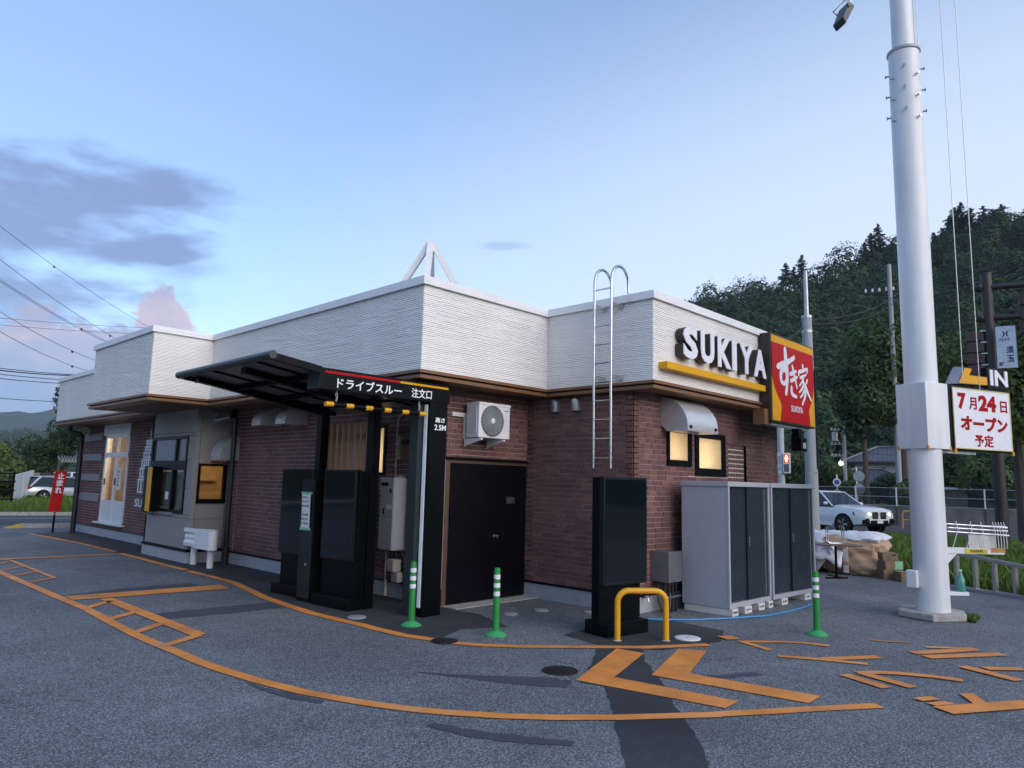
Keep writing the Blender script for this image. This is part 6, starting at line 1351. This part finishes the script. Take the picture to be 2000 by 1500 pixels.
q = MB(); q.T = Matrix.Rotation(R(-72), 4, 'Z'); q.lathe([(.26, 0), (.26, .7), (.1, .78)], 14, (-.7, 0, zc-1.0)); ob('transformer', q, M_GALV, t3, w=False, smooth=True)
zl = hgt(905, 1641, 68); lo = Matrix.Rotation(R(-72), 4, 'Z') @ Vector((-.32, -.1, zl))
q = MB(); q.tube([(0, 0, zl+.5), (lo.x, lo.y, zl+.4), (lo.x, lo.y, zl+.15)], .03, 6); ob('lamp_arm', q, M_GALV, t3, w=False); q = MB(); q.lathe([(.02, -.2), (.14, -.12), (.17, 0), (.12, .13), (.05, .2)], 12, lo); ob('bulb', q, mat('lit street lamp', (.9, .85, .7), .4, emit=(1, .9, .65), estr=2.2), t3, w=False, smooth=True)
# pedestrian signal by the building corner
t4, pD = upole('signal_post', 'pale signal post with blue lettered strip behind the restaurant corner', 1527, 30, 7.2, .13, .12, mat('pale post', (.5, .5, .52), .6), 'post')
D_ = 30; zs0, zs1 = hgt(925, 1533, D_), hgt(885, 1533, D_); AV = Matrix.Rotation(R(-68), 4, 'Z')
ps = thing('pedestrian_signal', 'pedestrian signal with an orange lit standing figure', 'signal', (pD.x, pD.y, zs0)); hgs = zs1-zs0
def psb(name, x0, x1, y0, y1, za, zb_, m, par=None, **k): q = MB(); q.T = T3(pD) @ AV; q.box(x0, x1, y0, y1, za, zb_); return ob(name, q, m, par or ps, **k)
psb('housing', .06, .34, -.2, .02, zs0, zs1, M_WHITE2, bevel=.03)
psb('lens', .10, .29, -.205, -.201, zs0+hgs*.53, zs1-.05, mat('signal red glass', (.2, .02, .01), .3, emit=(1, .2, .05), estr=.25)); psb('lens', .10, .29, -.205, -.201, zs0+.06, zs0+hgs*.46, mat('unlit lens', (.1, .12, .13), .3))
q = MB(); q.T = T3(pD) @ AV; q.prism([(.17, zs0+hgs*.57), (.22, zs0+hgs*.57), (.225, zs0+hgs*.68), (.26, zs0+hgs*.72), (.225, zs0+hgs*.82), (.215, zs1-.09), (.175, zs1-.09), (.165, zs0+hgs*.82), (.13, zs0+hgs*.72), (.165, zs0+hgs*.68)], 'y', -.212, -.207); ob('figure', q, mat('lit figure', (.9, .6, .3), .5, emit=(1, .6, .25), estr=3), ps)
psb('bracket', -.1, .2, -.05, .02, zs1+.02, zs1+.06, M_SIGP); psb('bracket', -.1, .2, -.05, .02, zs0-.08, zs0-.04, M_SIGP)
q = MB(); q.T = T3(pD) @ AV; q.box(-.13, .03, -.15, -.14, zs0-.02, zs1+.02); st_ = ob('lettered_strip', q, mat('pale blue sign', (.5, .58, .68), .5), t4)
V2, F2 = text_mesh('押\nボ\nタ\nン\n式', .09, .72*hgs, .03, .002); q = MB(); q.T = T3(pD) @ AV @ T3((-.05, -.152, (zs0+zs1)/2)) @ FACE_Y; q.add(V2, F2); ob('strip_lettering', q, mat('blue print', (.05, .12, .3), .6), st_)
# roadside round signs
for k, (pxx, D, za, rr__, lb) in enumerate(((1635, 52, 2.3, .24, 'pair of small round road signs beside the lamp pole'), (1674, 46, 2.6, .30, 'white post with two round road signs seen from behind, above the white car'))):
    p = far(pxx, D); t = thing('road_sign', lb, 'road sign', (p.x, p.y, 0), R(-70)); q = MB(); q.tube([(0, 0, 0), (0, 0, za+.5)], .04, 8); ob('post', q, M_WHITE, t, w=False, smooth=True)
    for j in range(2):
        q = MB(); q.lathe([(rr__, -.01), (rr__, .01)], 24); q.v = [(x+(.12 if k else 0), -.05+z, za-j*.72+y) for x, y, z in q.v]; d_ = ob('disc', q, M_GALV if k else M_WHITE2, t, w=False)
        if not k: q = MB(); q.lathe([(rr__*.7, -.002), (rr__*.7, .002)], 20); q.v = [(x, -.063+z, za-j*.72+y) for x, y, z in q.v]; ob('symbol', q, mat('sign blue', (.05, .12, .35), .5), d_, w=False)
# dark signal pole with arms, signal heads and sign boards
D = 28; p = far(1953, D); t = thing('signal_pole', 'dark brown signal pole with arms reaching out of the frame', 'signal pole', (p.x, p.y, 0)); ztop = hgt(538, 1918, D)
q = MB(); q.tube([(0, 0, 0), (0, 0, ztop)], [.19, .155], 18); ob('shaft', q, M_SIGP, t, w=False, smooth=True); q = MB(); q.lathe([(.165, ztop), (.165, ztop+.05), (.02, ztop+.09)], 16); ob('cap', q, M_SIGP, t, w=False)
AR = Matrix.Rotation(R(-76), 4, 'Z')
for py in (562, 622):
    z = hgt(py, 1925, D); q = MB(); q.T = AR; q.tube([(-.3, 0, z), (.3, 0, z), (4.2, 0, z-.12)], [.12, .1, .075], 12); ob('arm', q, M_SIGP, t, w=False, smooth=True); q = MB(); q.T = AR; q.lathe([(.13, -.1), (.17, 0), (.13, .1)], 14, (-.22, 0, z)); ob('clamp', q, M_SIGP, t, w=False)
z1, z0 = hgt(570, 1990, D), hgt(655, 1990, D); sb = thing('traffic_signal', 'dark traffic signal seen from behind on the signal pole arm', 'signal', (p.x, p.y, z0))
for k in range(3):
    q = MB(); q.T = T3(p) @ AR; zz = z0+(z1-z0)*k/3; q.box(.85, 1.7, -.1, .12, zz+.03, zz+(z1-z0)/3-.03); ob('housing', q, M_SIGP, sb, bevel=.04)
    q = MB(); q.T = T3(p) @ AR; q.box(.8, 1.75, -.12, -.09, zz+(z1-z0)/3-.06, zz+(z1-z0)/3-.01); ob('visor', q, M_SIGP, sb)
z1, z0 = hgt(648, 1895, D), hgt(735, 1905, D); sc2 = thing('traffic_signal', 'stacked brown signal backs left of the dark signal pole', 'signal', (p.x, p.y, z0))
for k in range(4):
    q = MB(); q.T = T3(p) @ AR; zz = z0+(z1-z0)*k/4; q.box(-.66, -.2, -.12, .1, zz+.02, zz+(z1-z0)/4-.02); ob('housing', q, mat('maroon backs', (.06, .025, .03), .5), sc2, bevel=.02)
    q = MB(); q.T = T3(p) @ AR; q.box(-.28, -.1, -.14, -.12, zz+(z1-z0)/4-.05, zz+(z1-z0)/4-.01); ob('clamp', q, M_GALV, sc2)
z1, z0 = hgt(640, 1938, D), hgt(722, 1945, D); bs_ = thing('bus_sign', 'tall pale blue sign board with dark characters on the signal pole', 'sign', (p.x, p.y, z0))
q = MB(); q.T = T3(p) @ AR; q.box(.12, .70, -.27, -.25, z0, z1); f_ = ob('board', q, mat('pale blue board', (.42, .50, .60), .5), bs_)
M_NAVY = mat('navy print', (.02, .03, .12), .6)
q = MB(); q.T = T3(p) @ AR
for (a, b, c, d) in ((.12, .70, z1-.03, z1), (.12, .14, z0, z1), (.68, .70, z0, z1)): q.box(a, b, -.274, -.2705, c, d)
ob('border', q, M_NAVY, f_)
for bd, x, zf, wd, ht in ((')(', .40, .80, .2, .2), ('パオオサ', .36, .66, .3, .12), ('須', .50, .42, .2, .24), ('玉', .50, .22, .2, .22), ('壁', .26, .08, .16, .18)):
    V2, F2 = text_mesh(bd, wd, ht, .03, .002); q = MB(); q.T = T3(p) @ AR @ T3((x, -.271, z0+(z1-z0)*zf)) @ FACE_Y; q.add(V2, F2); ob('sign_lettering', q, M_NAVY, f_)
# wires on the right
def wires(name, label, spans, r, loc=(0, 0, 0), dots=()):
    t = thing(name, label, 'power lines', loc)
    def P3(x, y, D): d = ray(x, y); l = math.hypot(d.x, d.y); return Vector((d.x/l*D, d.y/l*D, CAMH+d.z/l*D))
    for (x0, y0, D0, x1, y1, D1, sag) in spans:
        a, b = P3(x0, y0, D0), P3(x1, y1, D1); pts = [a+(b-a)*f-Vector((0, 0, sag*4*f*(1-f))) for f in [i/16 for i in range(17)]]
        q = MB(); q.tube([v-Vector(loc) for v in pts], r, 5, False); ob('wire', q, M_WIRE, t, w=False)
    for (i, f, s) in dots:
        x0, y0, D0, x1, y1, D1, sag = spans[i]; a, b = P3(x0, y0, D0), P3(x1, y1, D1); c = a+(b-a)*f-Vector((0, 0, sag*4*f*(1-f)+s*.6))-Vector(loc); q = MB(); q.lathe([(s*.3, -s), (s, -s*.4), (s, s*.4), (s*.3, s)], 8, c); ob('damper', q, M_WIRE, t, w=False)
    return t
PLB = (pB.x, pB.y, 0)
wires('power_lines', 'thick cables running from the hidden utility pole out to the right', [(1757, 570, 58, 2060, 470, 40, .4), (1757, 578, 58, 2060, 480, 40, .5), (1757, 583, 58, 2060, 487, 40, .6), (1757, 600, 58, 2060, 500, 40, .7)], .035, PLB)
wires('power_lines', 'cables between the concrete utility pole and the hidden pole', [(1568, 625, 28, 1757, 570, 58, .5), (1568, 632, 28, 1757, 582, 58, .6), (1568, 640, 28, 1480, 690, 20, .1)], .022, (far(1586, 28).x, far(1586, 28).y, 0))
wires('power_lines', 'thin lines crossing in front of the hill left of the pylon', [(1500, 745, 60, 1757, 645, 58, .3), (1500, 800, 60, 1650, 838, 68, .3), (1500, 812, 60, 1650, 842, 68, .3), (1650, 838, 68, 1850, 850, 60, .3), (1650, 858, 68, 1850, 872, 60, .3), (1500, 868, 60, 1650, 862, 68, .2), (1650, 878, 68, 1850, 890, 60, .2), (1790, 660, 58, 1990, 610, 40, .2), (1790, 640, 58, 1960, 605, 40, .2)], .016, (pC.x, pC.y, 0), ((0, .42, .12),))
# ================================================================ LEFT SIDE
sgn = thing('stop_banner_sign', 'red upright stop sign with white characters on a black post', 'sign', (6.12, 24.25, 0), R(-14))
q = MB(); q.tube([(0, 0, 0), (0.0, 0, .62)], .03, 10); ob('post', q, M_BLACK, sgn, w=False, smooth=True)
for z in (.52, .58): q = MB(); q.lathe([(.033, z), (.033, z+.025)], 12); ob('yellow_band', q, M_SYEL, sgn, w=False)
q = MB(); q.hexa([(-.17, -.03, .60), (.13, -.03, .58), (.13, .0, .58), (-.17, 0, .60)], [(-.09, -.03, 1.78), (.2, -.03, 1.765), (.2, 0, 1.765), (-.09, 0, 1.78)]); bp_ = ob('panel', q, M_RED, sgn, w=False, bevel=.006)
for k, ch in enumerate('止まれ'):
    V2, F2 = text_mesh(ch, .17, .185, .04, .004); q = MB(); q.T = T3((.06-.012*k, -.031, 1.63-.21*k)) @ FACE_Y; q.add(V2, F2); ob('lettering', q, M_LETTER, bp_, w=False)
# verge, fences and yard beyond the left road
q = MB(); q.poly([along(-160, RW+.17, .1), along(160, RW+.17, .1), along(160, RW+60, .1), along(-160, RW+60, .1)]); ob('left_verge', q, M_GRASSG, kind='structure')
vpl = [along(-14, RW+.3)[:2], along(22, RW+.3)[:2], along(22, RW+14)[:2], along(-14, RW+14)[:2]]
xs_ = [v[0] for v in vpl]; ys_ = [v[1] for v in vpl]
grass('yard_grass', vpl, 22000, .12, .42, (min(xs_), max(xs_), min(ys_), max(ys_)), 'green grass on the verge beyond the left road', z=.1, wide=.025)
DL = 40.5; pf = thing('pipe_fence', 'black pipe fence with four rails at the left edge', 'fence', far(24, DL))
a_, b_ = far(-300, DL-3), far(29, DL)
for z in (.45, .85, 1.25, 1.62): q = MB(); q.tube([(a_.x, a_.y, z), tuple(far(29, DL))[:2]+(z,)], .035, 8); ob('rail', q, M_BLACK, pf)
for f in (0, .33, .66, .985): c = a_+(b_-a_)*f; q = MB(); q.tube([(c.x, c.y, 0), (c.x, c.y, 1.7)], .05, 8); ob('post', q, M_BLACK, pf)
a_, b_ = far(28, 42), far(63, 52); wp = thing('white_panel_wall', 'white panel wall slanting away beside the black pipe fence', 'wall', a_)
for k in range(2):
    f0, f1 = (0, .40) if k == 0 else (.42, 1.0); c, d = a_+(b_-a_)*f0, a_+(b_-a_)*f1; n_ = Vector((-(d-c).y, (d-c).x, 0)).normalized()*.06
    q = MB(); q.hexa([tuple(c), tuple(d), tuple(d+n_), tuple(c+n_)], [(c.x, c.y, 1.55+.25*f0), (d.x, d.y, 1.55+.25*f1), (d.x+n_.x, d.y+n_.y, 1.55+.25*f1), (c.x+n_.x, c.y+n_.y, 1.55+.25*f0)]); ob('panel', q, M_WHITE2, wp)
a_, b_ = far(62, 55), far(175, 56); sd_ = thing('board_fence', 'tall dark board fence behind the parked cars', 'fence', a_); zf = hgt(924, 90, 55)
nb = 28
for k in range(nb):
    c, d = a_+(b_-a_)*(k/nb), a_+(b_-a_)*((k+.93)/nb); q = MB(); q.hexa([tuple(c), tuple(d), (d.x, d.y+.06, 0), (c.x, c.y+.06, 0)], [(c.x, c.y, zf), (d.x, d.y, zf), (d.x, d.y+.06, zf), (c.x, c.y+.06, zf)]); ob('board', q, mat('weathered dark boards', (.05, .045, .042), .9, var=.3, streak=True), sd_)
q = MB(); c = far(64, 54.5); q.box(c.x-.25, c.x+.25, c.y-.2, c.y+.2, 0, zf+.02); ob('end_post', q, mat('grey weathered post', (.17, .16, .15), .9), sd_)
sh2 = thing('corrugated_shelter', 'small shelter with corrugated roof edge in front of the dark tree', 'shelter', far(125, 54)); zr0 = hgt(898, 110, 54); a_, b_ = far(109, 54), far(150, 54.5)
q = MB(); n = 48; u_ = (b_-a_); vs = []
for k in range(n+1):
    c = a_+u_*(k/n); dz = .1*math.sin(k/n*2*math.pi*6.5); vs += [(c.x, c.y, zr0+dz), (c.x+.5, c.y+2.4, zr0+.25+dz)]
q.add(vs, [(2*k, 2*k+2, 2*k+3, 2*k+1) for k in range(n)]); o = ob('roof', q, mat('grey corrugated sheet', (.2, .2, .2), .6), sh2); o.modifiers.new('t', 'SOLIDIFY').thickness = .06
for f in (.02, .98): c = a_+u_*f; q = MB(); q.box(c.x-.06, c.x+.06, c.y-.06, c.y+.06, 0, zr0); ob('post', q, M_SIGP, sh2)
for k, (pxx, D, z, r, hh, mm_, n_, lb) in enumerate(((150, 66, 5.6, 2.3, 3.6, M_LEAFB, 9000, 'dark tree behind the far corner of the restaurant'), (92, 74, 3.6, 2.9, 2.5, M_LEAFB, 6000, 'rounded dark tree left of the corrugated shelter'), (-8, 47, 1.5, 1.8, 1.7, M_LEAFC, 6000, 'bright green bush behind the black pipe fence'), (-60, 48, 1.6, 2.4, 2.0, M_LEAFC, 5000, 'green bush at the far left behind the pipe fence'), (30, 75, 1.6, 3.0, 1.8, M_LEAFA, 4000, 'distant green bush above the white panel wall'))):
    p = far(pxx, D); tree('bush' if z < 2 else 'small_tree', lb, (p.x, p.y, 0), z*1.5, (0, 0, z), (r, r, hh), n_, .26, mm_, 80+k, trunk_r=.15, clumps=16)
# wires on the left
wires('power_lines', 'high power lines with dampers slanting across the left sky', [(-60, 395, 110, 330, 660, 150, 1.0), (-60, 460, 100, 300, 700, 140, 1.0), (-60, 505, 95, 290, 700, 135, 1.0), (-60, 509, 95, 285, 700, 135, 1.0), (-60, 570, 90, 240, 720, 130, 1.0), (-60, 612, 88, 220, 735, 130, 1.0)], .03, (10, 90, 0), ((0, .33, .16), (1, .68, .16), (2, .52, .16), (3, .73, .16), (4, .57, .16), (4, .85, .16), (5, .62, .16)))
wires('power_lines', 'level lines crossing low in the left sky', [(-60, 615, 120, 320, 641, 140, .3), (-60, 629, 120, 320, 653, 140, .3), (-60, 772, 70, 140, 785, 80, .1)], .028, (14, 100, 0))
wires('power_lines', 'thick cable bundle low in the left sky', [(-60, 711, 60, 150, 732, 66, .1), (-60, 714, 60, 150, 733, 66, .15), (-60, 716, 60, 150, 734, 66, .12), (-60, 723, 60, 150, 743, 66, .1), (-60, 732, 62, 150, 750, 66, .1)], .026, (9, 62, 0))
# distant hill and mountains on the left
SXl = np.array([-900, -500, -200, 0, 60, 130, 250, 420, 600, 900], float); SYl = np.array([800, 815, 828, 838, 835, 838, 848, 862, 880, 905], float)
def HFl(pxx, t):
    D = 520+680*t; py = np.interp(pxx, SXl, SYl); return far(pxx, D, 0), (hgt(py, pxx, 1200)-13)*(t**1.1)
q = MB(); cols = list(range(-900, 901, 75)); tt = [0, .15, .3, .45, .6, .75, .9, 1.0]
for c in cols:
    for t_ in tt: p_, z = HFl(c, t_); q.v.append((p_.x, p_.y, z-.3))
    p_ = far(c, 1400); q.v.append((p_.x, p_.y, 0))
nt_ = len(tt)+1
for i in range(len(cols)-1):
    for j in range(nt_-1): q.f.append((i*nt_+j, i*nt_+j+1, (i+1)*nt_+j+1, (i+1)*nt_+j))
ob('far_hill', q, MATS['forest floor'], kind='structure', smooth=True)
forest('far_forest', HFl, 900, (-160, 230), 21, 130, 3.2, (6, 10), M_LEAFB, 'hazy forest on the distant hill at the left')
def ridge(name, pts, D, dep, seed, m):
    r_ = random.Random(seed); q = MB(); xs = np.array([p[0] for p in pts], float); ys = np.array([p[1] for p in pts], float); cols = list(range(int(xs[0]), int(xs[-1])+1, 20)); rows = 9
    for c in cols:
        zt = hgt(np.interp(c, xs, ys)+r_.uniform(-1, 1), c, D)
        for k in range(rows):
            f = k/(rows-1); p_ = far(c, D-dep*(1-f)); q.v.append((p_.x, p_.y, max(-2, zt*f*(1+.1*math.sin(c*.05+k*1.7)*(1-f)))))
        p_ = far(c, D+dep*.6); q.v.append((p_.x, p_.y, -2))
    n = rows+1
    for i in range(len(cols)-1):
        for j in range(n-1): q.f.append((i*n+j, i*n+j+1, (i+1)*n+j+1, (i+1)*n+j))
    ob(name, q, m, kind='structure', smooth=True)
M_MTN = mat('mountain forest', (.025, .042, .022), .95, var=.3, vscale=.004)
ridge('mountain', [(-900, 800), (-500, 805), (-200, 800), (-60, 806), (0, 803), (20, 801), (45, 807), (85, 798), (115, 790), (160, 778), (260, 790), (420, 830), (600, 870), (800, 905)], 1950, 420, 1, M_MTN)
ridge('mountain', [(-900, 850), (-400, 838), (-100, 846), (0, 838), (90, 826), (150, 822), (260, 830), (420, 850), (600, 880), (800, 908)], 1600, 250, 2, M_MTN)
# unseen wooded rise, added behind the viewer to darken what the glass reflects
rng = np.random.default_rng(5); q = MB(); na_ = 60
for i in range(na_+1):
    a = R(110+240*i/na_); hh = 13+5*math.sin(i*.6)+3*math.sin(i*1.7)
    for d, z in ((60, 0), (66, hh*.55), (76, hh*.85), (95, hh*1.1), (140, hh*1.5)): q.v.append((d*math.cos(a), d*math.sin(a), z+rng.normal()*.4*(z > 0)))
for i in range(na_):
    for j in range(4): q.f.append((i*5+j, (i+1)*5+j, (i+1)*5+j+1, i*5+j+1))
ob('hill', q, mat('unseen wooded slope', (.03, .045, .02), .95, var=.5, vscale=.5, bump=1, bscale=1.2), kind='structure', smooth=False)
# ================================================================ HAZE
hz = MB(); hz.box(-2500, 2500, -2500, 2500, -3, 222)
hm = bpy.data.materials.new('evening haze'); hm.use_nodes = True; hm.cycles.homogeneous_volume = True; ht = NT(hm.node_tree); ht.n.remove(ht.n['Principled BSDF'])
pv = ht.new('ShaderNodeVolumePrincipled'); pv.inputs['Color'].default_value = (.62, .8, 1, 1); pv.inputs['Density'].default_value = HAZE
ht.l.new(pv.outputs[0], ht.n['Material Output'].inputs['Volume'])
o = ob('haze', hz, hm, kind='stuff'); o['label'] = 'thin blue evening haze filling the valley'; o['category'] = 'haze'
